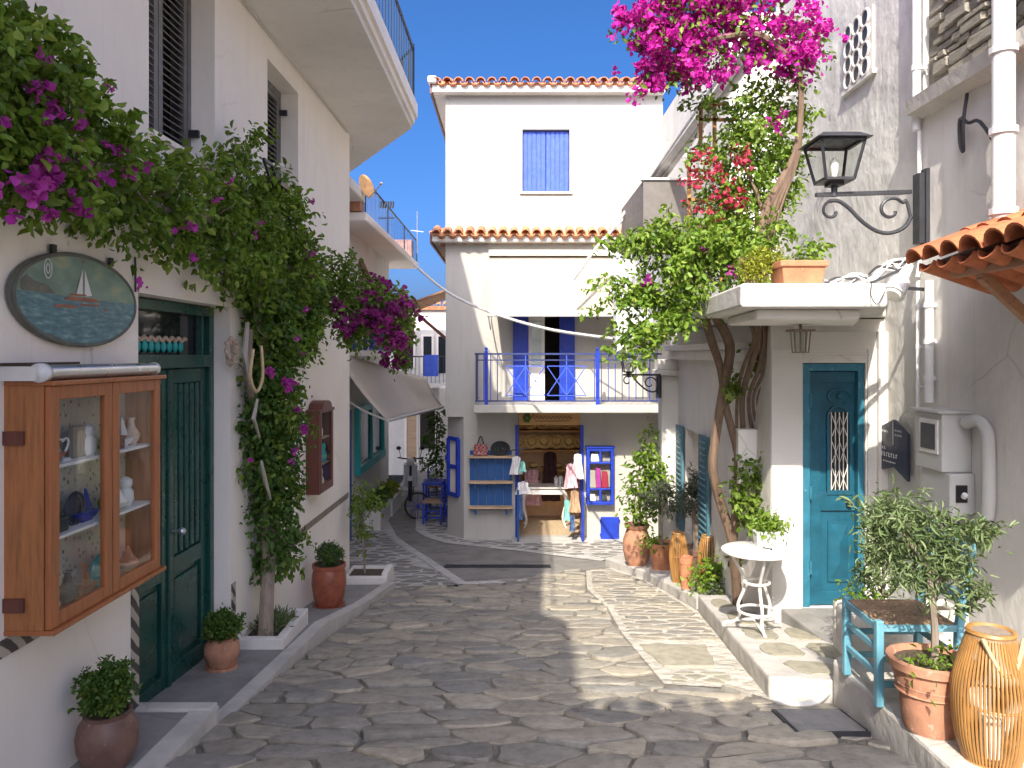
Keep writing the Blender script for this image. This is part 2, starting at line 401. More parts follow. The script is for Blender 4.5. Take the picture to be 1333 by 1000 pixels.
# ---------------------------------------------------------------- ground, street, paving
RNG = random.Random(7)
def clip(poly, px, py, nx, ny):
    out = []; k = len(poly)
    for i in range(k):
        a = poly[i]; b = poly[(i+1) % k]
        da = (a[0]-px)*nx + (a[1]-py)*ny; db = (b[0]-px)*nx + (b[1]-py)*ny
        if da <= 0: out.append(a)
        if (da < 0) != (db < 0) and abs(da-db) > 1e-12:
            t = da/(da-db); out.append((a[0]+(b[0]-a[0])*t, a[1]+(b[1]-a[1])*t))
    return out
def area_c(p):
    A = cx = cy = 0
    for i in range(len(p)):
        x0, y0 = p[i]; x1, y1 = p[(i+1) % len(p)]; w = x0*y1-x1*y0; A += w; cx += (x0+x1)*w; cy += (y0+y1)*w
    A /= 2
    return (A, cx/(6*A), cy/(6*A)) if abs(A) > 1e-9 else (0, 0, 0)
def inset(p, g):
    A, cx, cy = area_c(p)
    q = p if A > 0 else p[::-1]
    r = list(q)
    for i in range(len(q)):
        a = q[i]; b = q[(i+1) % len(q)]; dx, dy = b[0]-a[0], b[1]-a[1]; L = math.hypot(dx, dy)
        if L < 1e-5: continue
        nx, ny = dy/L, -dx/L
        r = clip(r, a[0]-nx*g, a[1]-ny*g, nx, ny)
        if len(r) < 3: return []
    return r
def roundp(p, t=.22):
    o = []
    for i in range(len(p)):
        a = p[i]; b = p[(i+1) % len(p)]
        o.append((a[0]+(b[0]-a[0])*t, a[1]+(b[1]-a[1])*t)); o.append((a[0]+(b[0]-a[0])*(1-t), a[1]+(b[1]-a[1])*(1-t)))
    return o
def stone_mb(p, zf, h, rng, tilt=.012, chip=.012):
    A, cx, cy = area_c(p)
    tx, ty = rng.uniform(-tilt, tilt), rng.uniform(-tilt, tilt)
    z0 = zf(cx, cy)
    rng2 = []
    for i in range(len(p)):
        a, b = p[i], p[(i+1) % len(p)]; kk = max(1, int(math.hypot(b[0]-a[0], b[1]-a[1])/.07))
        for j in range(kk): rng2.append((a[0]+(b[0]-a[0])*j/kk + rng.uniform(-chip, chip)*.75, a[1]+(b[1]-a[1])*j/kk + rng.uniform(-chip, chip)*.75))
    def zz(x, y, k): return zf(x, y) - z0 + k + (x-cx)*tx + (y-cy)*ty
    m = MB(); k = len(rng2); vs = []
    R_ = math.sqrt(abs(A))
    for s_, hh in ((1.0, -.02), (1.0, h*.62), (1-.008/max(.06, R_), h*.92), (1-.03/max(.1, R_), h)):
        for x, y in rng2:
            xx = cx+(x-cx)*s_; yy = cy+(y-cy)*s_; vs.append((xx-cx, yy-cy, zz(xx, yy, hh)))
    fs = [(r*k+i, r*k+(i+1) % k, (r+1)*k+(i+1) % k, (r+1)*k+i) for r in range(3) for i in range(k)] + [tuple(3*k+i for i in range(k))]
    m.add(vs, fs); return m, (cx, cy, z0)
def paving(parent, region, sx, sy, zf, joint, mat, h, seed, name='paving_stone', maxn=300, jit=.4, hv=.3, minA=.003, rot=0.0):
    rng = random.Random(seed)
    xs = [p[0] for p in region]; ys = [p[1] for p in region]
    reg = [(x/sx, y/sy) for x, y in region]
    if area_c(reg)[0] < 0: reg = reg[::-1]
    seeds = {}
    for i in range(int(min(xs)/sx)-2, int(max(xs)/sx)+3):
        for j in range(int(min(ys)/sy)-2, int(max(ys)/sy)+3):
            off = .5*(j % 2)
            seeds[(i,j)] = (i+off+rng.uniform(-jit,jit), j+rng.uniform(-jit,jit))
    stones = []
    for (i,j), s_ in seeds.items():
        p = reg
        for di in range(-2,3):
            for dj in range(-2,3):
                if di == dj == 0 or (i+di,j+dj) not in seeds: continue
                t = seeds[(i+di,j+dj)]
                p = clip(p, (s_[0]+t[0])/2, (s_[1]+t[1])/2, t[0]-s_[0], t[1]-s_[1])
                if len(p) < 3: break
            if len(p) < 3: break
        if len(p) < 3: continue
        p = [(x*sx, y*sy) for x, y in p]
        q = inset(p, joint/2*rng.uniform(.7,1.4))
        if len(q) < 3: continue
        q = roundp(q, rng.uniform(.12,.26))
        A, cx, cy = area_c(q)
        if abs(A) < minA: continue
        stones.append((abs(A)/max(1, cy)**3, q))
    stones.sort(key=lambda t: -t[0])
    rest = MB()
    for k, (_, q) in enumerate(stones):
        mb, c = stone_mb(q, zf, h*rng.uniform(1-hv, 1+hv), rng, .022 if hv > .5 else .012)
        if k < maxn: place(meshpart(name, mb, mat, True), parent, c)
        else: rest.add([(x+c[0], y+c[1], z+c[2]) for x, y, z in mb.v], mb.f)
    if rest.v: rest.build(name, mat, parent, True, kind='stuff')
def sheet(name, poly, zf, mat, dz=0, step=.5, thick=0):
    """a ground sheet over a polygon, cut into strips along y so that it follows the slope"""
    m = MB(); ys = [p[1] for p in poly]; y = min(ys)
    if area_c(poly)[0] < 0: poly = poly[::-1]
    while y < max(ys):
        s_ = clip(clip(poly, 0, y, 0, -1), 0, y+step, 0, 1)
        if len(s_) >= 3: m.add([(a, b, zf(a, b)+dz) for a, b in s_], [tuple(range(len(s_)))])
        y += step
    return m.build(name, mat)
ZS = lambda x, y: zs(y)
g = MB(); g.add([(-900,-900,-4.3),(900,-900,-4.3),(900,1600,-4.3),(-900,1600,-4.3)], [(0,1,2,3)])
struct(g.build('ground', M['concrete']))
# mortar bed of the stone street
street_poly = [(-2.6,-8),(3.3,-8),(3.3,3),(2.4,3),(2.4,8),(2.3,11.6),(.3,11.5),(-1.42,9.25),(-2.4,9.2),(-2.4,3)]
street = struct(sheet('street', [(-2.6,-8),(3.3,-8),(3.3,9.0),(2.4,11.0),(1.4,11.35),(-.6,9.45),(-1.5,9.2),(-2.3,9.0)], ZS, M['mortar']))
near = [(-1.88,2.8),(2.05,2.8),(2.05,4.84),(1.66,4.95),(1.50,5.2),(1.05,5.3),(.98,6.9),(1.0,8.0),(.9,9.2),(1.05,10.9),(.35,10.35),(-.6,9.45),(-1.42,9.15),(-1.74,4.5)]
paving(street, near, .39, .215, ZS, .030, M['flag'], .022, 11, 'flagstone', 300, jit=.5, hv=.65)
# framed strip of worn stones on the sunny side, jointed in whitewash
side = [(1.05,5.3),(1.5,5.2),(1.66,4.95),(1.9,7.9),(1.72,9.9),(1.40,11.1),(1.05,10.9),(.9,9.2),(1.0,8.0),(.98,6.9)]
pv = struct(sheet('pavement', side, ZS, M['tanjoint'], .006))
paving(pv, [(1.02,6.55),(1.80,6.55),(1.86,7.9),(1.70,9.8),(1.38,10.95),(1.1,10.8),(.95,9.2),(1.05,8.0)], .30, .15, ZS, .03, M['flag'], .014, 5)
mb, c = stone_mb([(1.13,5.72),(1.52,5.72),(1.62,6.42),(1.06,6.42)], ZS, .016, RNG); place(meshpart('paving_slab', mb, M['terrstone'], True), pv, c)
paving(pv, [(1.1,5.32),(1.5,5.25),(1.6,5.6),(1.1,5.62)], .17, .13, ZS, .03, M['terrstone'], .012, 6)
# smooth concrete lane that turns in front of the shop into the alley
lane_l = [(-.6,9.45),(-.8,10.1),(-1.3,11.75),(-2.2,14.2),(-2.9,17),(-3.1,24),(-3.1,34)]
lane_r = [(-2.0,34),(-2.0,24),(-2.05,17),(-1.8,14.9),(-1.55,14.2),(-1.1,13.55),(.17,12.75),(1.4,11.7),(2.0,11.1)]
LZ = lambda x, y: zs(y)
struct(sheet('lane', lane_l + lane_r + [(1.4,11.0)], LZ, M['lane'], .008))
# white edge lines beside the lane
def ribbon(name, pts, w, dz, mat):
    m = MB()
    for (x0,y0),(x1,y1) in zip(pts[:-1], pts[1:]):
        k = max(1, int(math.hypot(x1-x0,y1-y0)/.3))
        for i in range(k):
            a = (x0+(x1-x0)*i/k, y0+(y1-y0)*i/k); b = (x0+(x1-x0)*(i+1)/k, y0+(y1-y0)*(i+1)/k)
            L = math.hypot(b[0]-a[0], b[1]-a[1]); nx, ny = -(b[1]-a[1])/L*w/2, (b[0]-a[0])/L*w/2
            m.add([(a[0]-nx,a[1]-ny,zs(a[1])+dz),(b[0]-nx,b[1]-ny,zs(b[1])+dz),(b[0]+nx,b[1]+ny,zs(b[1])+dz),(a[0]+nx,a[1]+ny,zs(a[1])+dz)], [(0,1,2,3)])
    return m.build(name, mat)
for pts in (lane_l[:5], lane_r[2:8], [(-.62,9.5),(.2,9.75)]):
    struct(ribbon('painted_line', pts, .14, .024, M['whitejoint']))
# crazy paving with white joints: beside the lane and in front of the shop
reg_a = [(-1.46,9.22),(-.66,9.5),(-.86,10.1),(-1.36,11.75),(-2.26,14.2),(-2.96,17),(-3.6,17),(-3.2,12),(-2.3,9.6)]
pa = struct(sheet('pavement', reg_a, LZ, M['whitejoint'], .012))
paving(pa, reg_a, .34, .25, LZ, .055, M['slate'], .016, 21, jit=.42)
reg_b = [(-1.2,18),(-1.98,18),(-2.0,17),(-1.75,14.9),(-1.5,14.25),(-1.05,13.6),(.17,12.8),(1.4,11.75),(2.2,11.3),(2.75,14.0),(-.86,14.0),(-1.19,14.45)]
pb = struct(sheet('pavement', reg_b, LZ, M['whitejoint'], .012))
paving(pb, [(-1.25,17.5),(-1.95,17.5),(-1.97,17),(-1.72,14.9),(-1.47,14.3),(-1.0,13.66),(.17,12.86),(1.4,11.8),(2.1,11.5),(2.4,13.8),(-.8,13.85),(-1.25,14.4)], .36, .23, LZ, .055, M['slate'], .016, 22, jit=.42)
# storm drain grate
dr = thing('drain_grate', (-.2, 11.05, zs(11.05)), 'long dark metal drain grate set across the grey lane before the shop', 'drain grate')
m = MB(); m.box(-.98,.56,10.98,11.0,zs(11)-.02,zs(11)+.022); m.box(-.98,.56,11.2,11.22,zs(11.2)-.02,zs(11.2)+.022); m.build('frame', M['iron'], dr)
slat = MB(); slat.box(-.012,.012,-.1,.1,-.012,.012); sme = meshpart('grate_bar', slat, M['iron'])
for i in range(38): place(sme, dr, (-.96+i*.04, 11.1, zs(11.1)+.012), (R(-7.8),0,0))
m = MB(); m.add([(-.97,11.0,zs(11)+.01),(.55,11.0,zs(11)+.01),(.55,11.2,zs(11.2)+.01),(-.97,11.2,zs(11.2)+.01)], [(0,1,2,3)]); m.build('pit_shade', M['black'], dr)  # flat black sheet, the dark under the bars put into its colour

# left: landings and white kerb in front of the old house
def kerbstrip(name, pts, w, h, mat, side=1, bev=.015):
    m = MB()
    for (x0,y0,z0),(x1,y1,z1) in zip(pts[:-1], pts[1:]):
        k = max(1, int(abs(y1-y0)/.6))
        for i in range(k):
            f = lambda t: (x0+(x1-x0)*t, y0+(y1-y0)*t, z0+(z1-z0)*t)
            a = f(i/k); b = f((i+1)/k)
            m.hexa([(a[0],a[1],a[2]-.3),(a[0]+w*side,a[1],a[2]-.3),(b[0]+w*side,b[1],b[2]-.3),(b[0],b[1],b[2]-.3),
                    (a[0],a[1],a[2]+h),(a[0]+w*side,a[1],a[2]+h),(b[0]+w*side,b[1],b[2]+h),(b[0],b[1],b[2]+h)])
    return m.build(name, mat)
m = MB(); m.prism([(-2.45,2.2),(-1.90,2.2),(-1.80,4.44),(-2.45,4.44)], -2.6, lambda x, y: -2.02-.02*(y-3)); struct(m.build('landing', M['concrete'], bevel=.01))
m = MB(); m.prism([(-2.45,4.44),(-1.78,4.44),(-1.70,6.7),(-2.45,6.7)], -2.9, lambda x, y: -2.17-.075*(y-4.44)); struct(m.build('landing', M['concrete'], bevel=.01))
m = MB(); m.prism([(-2.3,6.7),(-1.68,6.7),(-1.50,9.2),(-2.3,9.2)], -3.2, lambda x, y: zs(y)+.06); struct(m.build('landing', M['concrete'], bevel=.01))
struct(kerbstrip('kerb', [(-1.92,2.2,-2.02),(-1.84,4.46,-2.05)], .14, .012, M['kerb']))
m = MB(); m.box(-2.2,-1.72,4.40,4.50,-2.4,-2.03); struct(m.build('kerb', M['kerb'], bevel=.012))
struct(kerbstrip('kerb', [(-1.80,4.5,-2.17),(-1.72,6.7,-2.34),(-1.62,7.9,zs(7.9)+.07),(-1.50,9.15,zs(9.15)+.09)], .11, .012, M['kerb']))

# right: raised bed kerb, terrace with big stones, steps
m = MB(); bed = [(1.36,11.25),(1.70,9.95),(1.92,8.0),(2.35,8.0),(2.35,11.6),(1.6,11.9)]
m.prism([(1.36,11.25),(1.70,9.95),(1.92,7.98),(2.3,7.98),(2.3,11.6),(1.7,11.7)], -3.6, lambda x, y: zs(y)+.12); struct(m.build('planting_strip', M['kerb'], bevel=.02))
TZ = lambda x, y: zs(y)+.15
m = MB(); m.prism([(1.93,7.98),(1.66,4.97),(2.02,4.87),(2.30,4.86),(3.3,4.86),(3.3,6.7),(2.3,6.7),(2.3,7.98)], -3.4, TZ)
terr = struct(m.build('terrace', M['kerb'], bevel=.02))
for q in ([(1.90,7.25),(2.15,7.3),(2.14,7.75),(1.97,7.7)],[(1.88,6.55),(2.22,6.5),(2.24,7.1),(1.95,7.12)],[(2.27,6.5),(2.5,6.5),(2.5,6.6),(2.28,6.6)],
          [(1.85,5.98),(2.12,5.95),(2.16,6.4),(1.88,6.42)],[(2.18,5.95),(2.46,5.95),(2.46,6.4),(2.22,6.4)],[(1.80,5.45),(2.14,5.45),(2.13,5.87),(1.85,5.87)],
          [(2.2,5.40),(2.44,5.40),(2.46,5.85),(2.18,5.86)],[(1.88,5.0),(2.2,4.98),(2.2,5.32),(1.84,5.36)]):
    if max(x for x, y in q)-min(x for x, y in q) < .24 and q[0][1] == 6.5: continue
    mb, c = stone_mb(roundp(inset(q, .015)), TZ, .010, RNG, .006); place(meshpart('terrace_stone', mb, M['terrstone'], True), terr, c)
m = MB(); m.prism([(2.32,6.66),(2.50,5.30),(3.2,5.30),(3.2,6.66)], -2.6, lambda x, y: -2.19-.02*(6.66-y)); ds = struct(m.build('doorstep', M['concrete'], bevel=.015))
m = MB(); m.prism([(2.02,2.2),(2.02,4.84),(2.46,5.28),(3.22,5.28),(3.22,2.2)], -2.9, lambda x, y: -1.86-.012*y)
struct(m.build('step', M['kerb'], bevel=.02))
# broken white hose-like cement lip at the foot of the step
m = MB(); m.tube([(1.66,4.86,zs(4.8)+.03),(1.78,4.8,zs(4.8)+.02),(1.9,4.82,zs(4.8)+.03),(2.03,4.9,zs(4.9)+.08)], .022, 8)
tag(m.build('cement_lip', M['cable_white'], smooth=True), 'short white cement lip at the foot of the stone step', 'cement lip')
# cast iron manhole cover in the street
mc = thing('manhole_cover', (1.82,4.5,zs(4.5)), 'dark rectangular manhole cover at the kerb of the chair step', 'manhole cover')
def ztop(x, y): return zs(y)+.038
m = MB(); q = [(1.58,4.28),(2.0,4.28),(2.0,4.68),(1.58,4.68)]
m.prism(q, lambda x, y: zs(y)-.02, lambda x, y: zs(y)+.034); m.build('frame', M['iron'], mc)
m = MB(); m.prism([(1.60,4.30),(1.98,4.30),(1.98,4.66),(1.60,4.66)], lambda x, y: zs(y), ztop); m.build('lid', M['concrete'], mc)
# ---------------------------------------------------------------- roof tiles shared by all roofs
def tile_mesh(name, mat, r0=.080, r1=.068, L=.42, n=8, th=.014):
    m = MB(); vs = []
    for y, r in ((0,r0),(L,r1)):
        for q in (r, r-th):
            for j in range(n+1):
                t = math.pi*j/n; vs.append((-q*math.cos(t), y, q*math.sin(t)*.92))
    k = n+1; fs = []
    for j in range(n):
        fs += [(j,j+1,2*k+j+1,2*k+j), (k+j+1,k+j,3*k+j,3*k+j+1), (j+1,j,k+j,k+j+1), (2*k+j,2*k+j+1,3*k+j+1,3*k+j)]
    fs += [(0,2*k,3*k,k), (n,k+n,3*k+n,2*k+n)]
    m.add(vs, fs); return meshpart(name, m, mat, True)
TILE = tile_mesh('roof_tile', M['tile']); TILE2 = tile_mesh('roof_tile', M['tile_dark'], .10, .085, .46)
def tile_row(parent, p0, axis, n, pitch, slope, rz, me, rows=1, rng=None, run=.36):
    """covers with pans between; axis = unit vector along the eave, rz turns the tile's +y up the slope"""
    rng = rng or random.Random(3)
    ax = Vector(axis); up = Matrix.Rotation(rz,3,'Z') @ Matrix.Rotation(slope,3,'X') @ Vector((0,1,0))
    for r in range(rows):
        for i in range(n):
            b = Vector(p0) + ax*(i*pitch) + up*(r*run) + Vector((0,0,r*.012))
            j = rng.uniform(-.012,.012)
            place(me, parent, b + up*j, (slope+rng.uniform(-.03,.03), rng.uniform(-.04,.04), rz+rng.uniform(-.03,.03)))
            q = b + ax*(pitch/2) - Vector((0,0,.012))
            if i < n-1: place(me, parent, q+up*.03, (slope, math.pi, rz), None, 'pan_tile').scale = (.85,1,.7)

# ---------------------------------------------------------------- left house
LH = thing('house', (-2.6, 5, -2.9), 'white two storey house with dark green door and louvred grey shutters', 'house')
m = MB(LWT)
fn = lambda u, v, w: (-w, u, v)
m.wall(fn, -3.0, 9.78, -3.3, 5.75, [(4.455,5.84,-2.36,.362),(4.58,5.55,1.35,2.62),(6.68,7.58,1.25,2.58)], .30)
m.build('wall', M['white'], LH)
m = MB(LWT); m.box(-5,-.31,-3,9.76,-3.3,5.74); m.build('inner_block', M['dark'], LH)
m = MB(LWT); m.box(-5,.04,-3.05,9.84,5.755,5.9); m.build('parapet', M['white'], LH, bevel=.02)
m = MB(LWT); m.box(-5.1,-.02,9.765,9.775,-3.3,5.70); m.build('end_wall', M['white'], LH)
# balcony slab with moulded edge
slab = [(-2.31,-3),(-1.36,-3),(-1.24,9.49),(-2.5,11.8),(-4.2,11.8),(-4.2,9.80),(-2.06,9.80)]
m = MB(); m.prism(slab, 2.80, 3.02); sl = m.build('balcony_slab', M['soffit'], LH)
m = MB()
def edge_run(m, pts, o0, o1, z0, z1):
    for (x0,y0),(x1,y1) in zip(pts[:-1], pts[1:]):
        d = Vector((x1-x0, y1-y0)).normalized(); n_ = Vector((d.y,-d.x))
        a = Vector((x0,y0)); b = Vector((x1,y1))
        q = [a+n_*o0, a+n_*o1, b+n_*o1+d*abs(o1)*.45, b+n_*o0]
        m.prism([tuple(v) for v in q], z0, z1)
ed = [(-1.36,-3),(-1.24,9.49),(-2.5,11.8)]
edge_run(m, ed, .002, .035, 2.86, 2.93); edge_run(m, ed, .002, .07, 2.932, 3.10); m.build('edge_moulding', M['white'], LH)
rail = MB()
def rl(a, b, r): rail.tube([a, b], r, 6)
rl((-1.31,1.0,3.78),(-1.22,9.45,3.78),.018); rl((-1.31,1.0,3.20),(-1.22,9.45,3.20),.012); rl((-1.22,9.45,3.78),(-2.4,11.7,3.78),.018); rl((-1.22,9.45,3.20),(-2.4,11.7,3.2),.012)
rl((-1.22,9.45,3.1),(-1.22,9.45,3.82),.022)
RLo = rail.build('railing', M['rail_teal'], LH, True)
b = MB(); b.tube([(0,0,0),(0,0,.6)], .008, 6); bme = meshpart('baluster', b, M['rail_teal'], True)
y = 3.6
while y < 9.4: place(bme, RLo, (-1.31+.0107*(y-1), y, 3.19)); y += .17
for i in range(1,20): place(bme, RLo, (-1.22-1.18*i/20, 9.45+2.25*i/20, 3.19))
# shutters
def shutter(parent, y0, y1, z0, z1, off, mat, pitch=.048, tilt=35):
    s = MB(LWT); t = .035; w = .055
    s.box(off,off+t,y0,y0+w,z0,z1); s.box(off,off+t,y1-w,y1,z0,z1); s.box(off,off+t,y0+w,y1-w,z0,z0+w*1.3); s.box(off,off+t,y0+w,y1-w,z1-w,z1)
    o = s.build('shutter', mat, parent)
    k = MB(); k.obox((0,0,0), (.045, y1-y0-2*w, .008), (0,R(tilt),0)); me = meshpart('slat', k, mat)
    z = z0+w*1.3+.02
    while z < z1-w-.01:
        p = LWT((off+.017,(y0+y1)/2,z)); place(me, o, p, (0,0,-.0185)); z += pitch
    return o
def windowframe(y0,y1,z0,z1):
    f = MB(LWT); f.box(-.30,-.17,y0,y0+.05,z0,z1); f.box(-.30,-.17,y1-.05,y1,z0,z1); f.box(-.30,-.17,y0+.05,y1-.05,z1-.06,z1)
    return f.build('window_frame', M['grey_shutter'], LH)
windowframe(4.58,5.55,1.35,2.62); windowframe(6.68,7.58,1.25,2.58)
for (a,b_) in ((4.635,5.06),(5.07,5.495)): shutter(LH,a,b_,1.37,2.56,-.21,M['grey_shutter'])
for (a,b_) in ((6.735,7.125),(7.135,7.525)): shutter(LH,a,b_,1.27,2.52,-.21,M['grey_shutter'])
for yy, z in ((5.50,1.56),(7.53,2.35)):
    s = MB(LWT); s.box(-.17,-.10,yy,yy+.03,z,z+.05); s.build('shutter_hinge', M['iron'], LH)
m = MB(LWT); m.box(-.17,.025,4.56,5.57,1.315,1.348); m.build('window_sill', M['white'], LH)
# green door
dr = MB(LWT); o = -.15
dr.box(o-.1,o+.03,4.46,4.53,-2.36,.355); dr.box(o-.1,o+.03,5.765,5.835,-2.36,.355); dr.box(o-.1,o+.03,4.53,5.765,.285,.355); dr.box(o-.1,o+.045,4.53,5.765,-.09,.0)
DOOR = dr.build('door', M['green_paint'], LH, bevel=.006)
m = MB(LWT); m.box(o-.05,o-.042,4.53,5.765,.0,.285); m.build('transom_pane', M['darkglass'], DOOR)
m = MB(LWT)
for k in range(9): m.sphere((o-.03,4.72+k*.085,.055), .035, 8, 5, (.4,1,1.2))
m.build('transom_ornament', M['turq'], DOOR, True)
m = MB(LWT); m.tube([(o-.028,4.66+i*.02,.105+.012*math.sin(i*1.3)) for i in range(42)], .014, 6); m.build('transom_garland', M['shell'], DOOR, True)
m = MB(LWT); m.box(o-.03,o+.01,4.60,4.63,.0,.285); m.box(o-.03,o+.01,5.66,5.69,.0,.285); m.build('transom_bar', M['green_paint'], DOOR)
for (a,c) in ((4.535,5.145),(5.150,5.76)):
    m = MB(LWT); z0, z1 = -2.26, -.095
    m.box(o-.05,o,a,a+.085,z0,z1); m.box(o-.05,o,c-.085,c,z0,z1); m.box(o-.05,o,a+.085,c-.085,z1-.10,z1); m.box(o-.05,o,a+.085,c-.085,z0,z0+.14); m.box(o-.05,o,a+.085,c-.085,-1.50,-1.38)
    m.box(o-.045,o-.03,a+.08,c-.08,z0+.1,z1-.05)
    lf = m.build('door_leaf', M['green_paint'], DOOR, bevel=.006)
    m = MB(LWT); m.box(o-.031,o-.012,a+.12,c-.12,z0+.18,-1.54); m.build('lower_panel', M['green_paint'], DOOR, bevel=.012)
    for k in range(5):
        w = (c-a-.17)/5; m = MB(LWT); yy = a+.085+w*(k+.5)
        m.box(o-.031,o-.006,yy-w*.30,yy+w*.30,-1.37,-.20); m.build('upright_slat', M['green_paint'], DOOR, bevel=.008)
m = MB(LWT); m.box(o-.05,o+.018,5.128,5.168,-2.26,-.1); m.build('meeting_stile', M['green_paint'], DOOR, bevel=.01)
m = MB(LWT); m.sphere((o+.06,5.22,-1.2), .028, 10, 6); m.tube([(o,5.22,-1.2),(o+.06,5.22,-1.2)], .012, 8); m.build('door_knob', M['alu'], DOOR, True)
m = MB(LWT); m.box(o-.1,.02,4.46,5.835,-2.36,-2.262); m.build('threshold', M['concrete'], LH)
# tile borders on the wall
def border(y0,y1,z0,z1,mat,name='tile_border',off=.008):
    m = MB(LWT); m.box(.0,off,y0,y1,z0,z1); return m.build(name, mat, LH)
mm, n, l, bb = newmat('leaf_border')
co = coords(n, l, (1,1,1), 'World'); wv = n.new("ShaderNodeTexWave"); wv.wave_type='BANDS'; wv.bands_direction='DIAGONAL'
wv.inputs['Scale'].default_value = 5.5; wv.inputs['Distortion'].default_value = 2.0; l.new(co, wv.inputs[0])
l.new(ramp(n, l, wv.outputs['Fac'], [(.42,(.06,.055,.05)),(.55,(.46,.42,.35))]), bb.inputs['Base Color']); bb.inputs['Roughness'].default_value = .5
M['leafborder'] = mm
border(-3.0,4.35,-1.30,-1.225,M['leafborder']); border(4.37,4.45,-2.1,-1.0,M['leafborder']); border(5.86,5.93,-2.2,-1.75,M['leafborder'])
border(-3.0,3.86,-.075,-.035,M['darkwood']); border(3.87,4.44,-.10,-.065,M['darkwood']); border(6.4,9.70,-1.80,-1.735,M['greybark'])

# ---------------------------------------------------------------- centre house with the shop
CH = thing('house', (.7, 15.5, -3.4), 'white house with orange tiled eaves and a souvenir shop below its balcony', 'house')
fnc = lambda u, v, w: (u, 14+w, v)
m = MB()
m.wall(fnc, -1.21, 2.75, -1.13, 4.74, [(.19,1.05,2.97,4.11),(.12,1.14,-.85,.72)], .25)
m.wall(fnc, -.88, 2.75, -3.6, -1.131, [(.07,1.29,-3.345,-1.28)], .25)
m.prism([(-.88,14.0),(-.88,14.25),(-1.0,14.9),(-1.21,14.9),(-1.21,14.45)], -3.6, -1.131)
m.box(-1.21,-.96,14.251,20,-1.13,4.74); m.box(-1.21,-.96,14.9,20,-3.6,-1.131); m.box(2.5,2.75,14.251,20,-3.6,4.74); m.box(-.959,2.499,14.26,20,4.5,4.73); m.box(-1.2,2.7,19.8,20,-3.6,4.7)
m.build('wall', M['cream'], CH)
# shop room
m = MB(); x0,x1,y0,y1,z0,z1 = -.3,1.75,14.252,16.0,-3.35,-1.16
m.add([(x0,y0,z0),(x1,y0,z0),(x1,y1,z0),(x0,y1,z0),(x0,y0,z1),(x1,y0,z1),(x1,y1,z1),(x0,y1,z1)], [(4,7,6,5),(3,2,6,7),(0,3,7,4),(1,5,6,2)])
m.build('shop_room', M['interior'], CH)
m = MB(); m.box(.07,1.29,13.98,14.25,-3.60,-3.349); m.box(-.3,1.75,14.25,16,-3.5,-3.352); m.build('shop_floor', M['shopfloor'], CH)
m = MB(); m.box(-.2,1.6,15.4,15.45,-.85,1.2); m.build('upper_room', M['dark'], CH)
# chamfer cabinet window (blue frame)
def quadframe(m, a, b, z0, z1, w, t, nrm):   # frame of four bars on the vertical plane through a, b
    a = Vector((*a,0)); b = Vector((*b,0)); n_ = Vector((*nrm,0))*t/2
    for (p,q,za,zb) in ((a,a,z0,z1),(b,b,z0,z1)): m.bar(p+n_+Vector((0,0,za)), q+n_+Vector((0,0,zb)), w, t, nrm+(0,))
    for z in (z0,(z0+z1)/2,z1): m.bar(a+n_+Vector((0,0,z)), b+n_+Vector((0,0,z)), w, t, (0,0,1))
cn = Vector((-.45,-.33)).normalized()
cw = thing('wall_showcase', (-1.05,14.2,-2.5), 'narrow blue framed glass showcase on the chamfered shop corner', 'showcase')
m = MB(); A0 = (-.96+cn.x*.004,14.11+cn.y*.004); B0 = (-1.15+cn.x*.004,14.37+cn.y*.004)
quadframe(m, A0, B0, -2.58, -1.55, .05, .07, tuple(cn)); m.build('frame', M['blue_paint'], cw)
m = MB(); m.add([(A0[0]+cn.x*.02,A0[1]+cn.y*.02,-2.58),(B0[0]+cn.x*.02,B0[1]+cn.y*.02,-2.58),(B0[0]+cn.x*.02,B0[1]+cn.y*.02,-1.55),(A0[0]+cn.x*.02,A0[1]+cn.y*.02,-1.55)], [(0,1,2,3)]); m.build('backing', M['grey_canvas'], cw)
# upper window with closed blue shutters
for a, c in ((.20,.615),(.625,1.04)):
    m = MB(); m.box(a,c,14.09,14.12,2.98,4.10); sh = m.build('shutter', M['blue_shutter'], CH)
    for k in range(5):
        w = (c-a)/5; m = MB(); m.box(a+w*k+.006,a+w*(k+1)-.006,14.075,14.089,2.99,4.09); m.build('board', M['blue_shutter'], sh, bevel=.004)
m = MB(); m.box(.14,1.10,13.95,14.1,2.93,2.968); m.build('window_sill', M['white'], CH, bevel=.008)
# cornices
m = MB(); m.box(-1.44,2.76,13.80,13.999,4.72,4.85); m.box(-1.44,-1.212,14.0,20.2,4.72,4.85); m.build('cornice', M['white2'], CH, bevel=.02)
m = MB(); m.box(-1.44,2.76,13.80,13.999,2.03,2.14); m.box(-1.44,-1.212,14.0,19,2.03,2.14); m.build('cornice', M['white2'], CH, bevel=.02)
m = MB(); m.box(-1.475,-1.441,13.80,20.2,4.70,4.92); m.box(-1.475,-1.441,13.80,19,2.0,2.21); m.build('side_fascia', M['darkredwood'], CH)
m = MB(); m.prism([(-1.44,13.82),(2.75,13.82),(2.75,20),(-1.44,20)], lambda x,y: 4.852, lambda x,y: 4.90+.30*(y-13.82)*.9 if y < 17 else 4.9); rf = m.build('roof', M['tile'], CH)
m = MB(); m.prism([(-1.44,13.79),(2.75,13.79),(2.75,14.0),(-1.44,14.0)], 2.142, lambda x,y: 2.19+.35*(y-13.8)); rf2 = m.build('roof', M['tile'], CH)
rng = random.Random(5)
tile_row(rf, (-1.36,13.70,4.885), (1,0,0), 21, .2, R(16), 0, TILE, 2, rng)
tile_row(rf2, (-1.36,13.68,2.165), (1,0,0), 21, .2, R(20), 0, TILE, 1, rng)
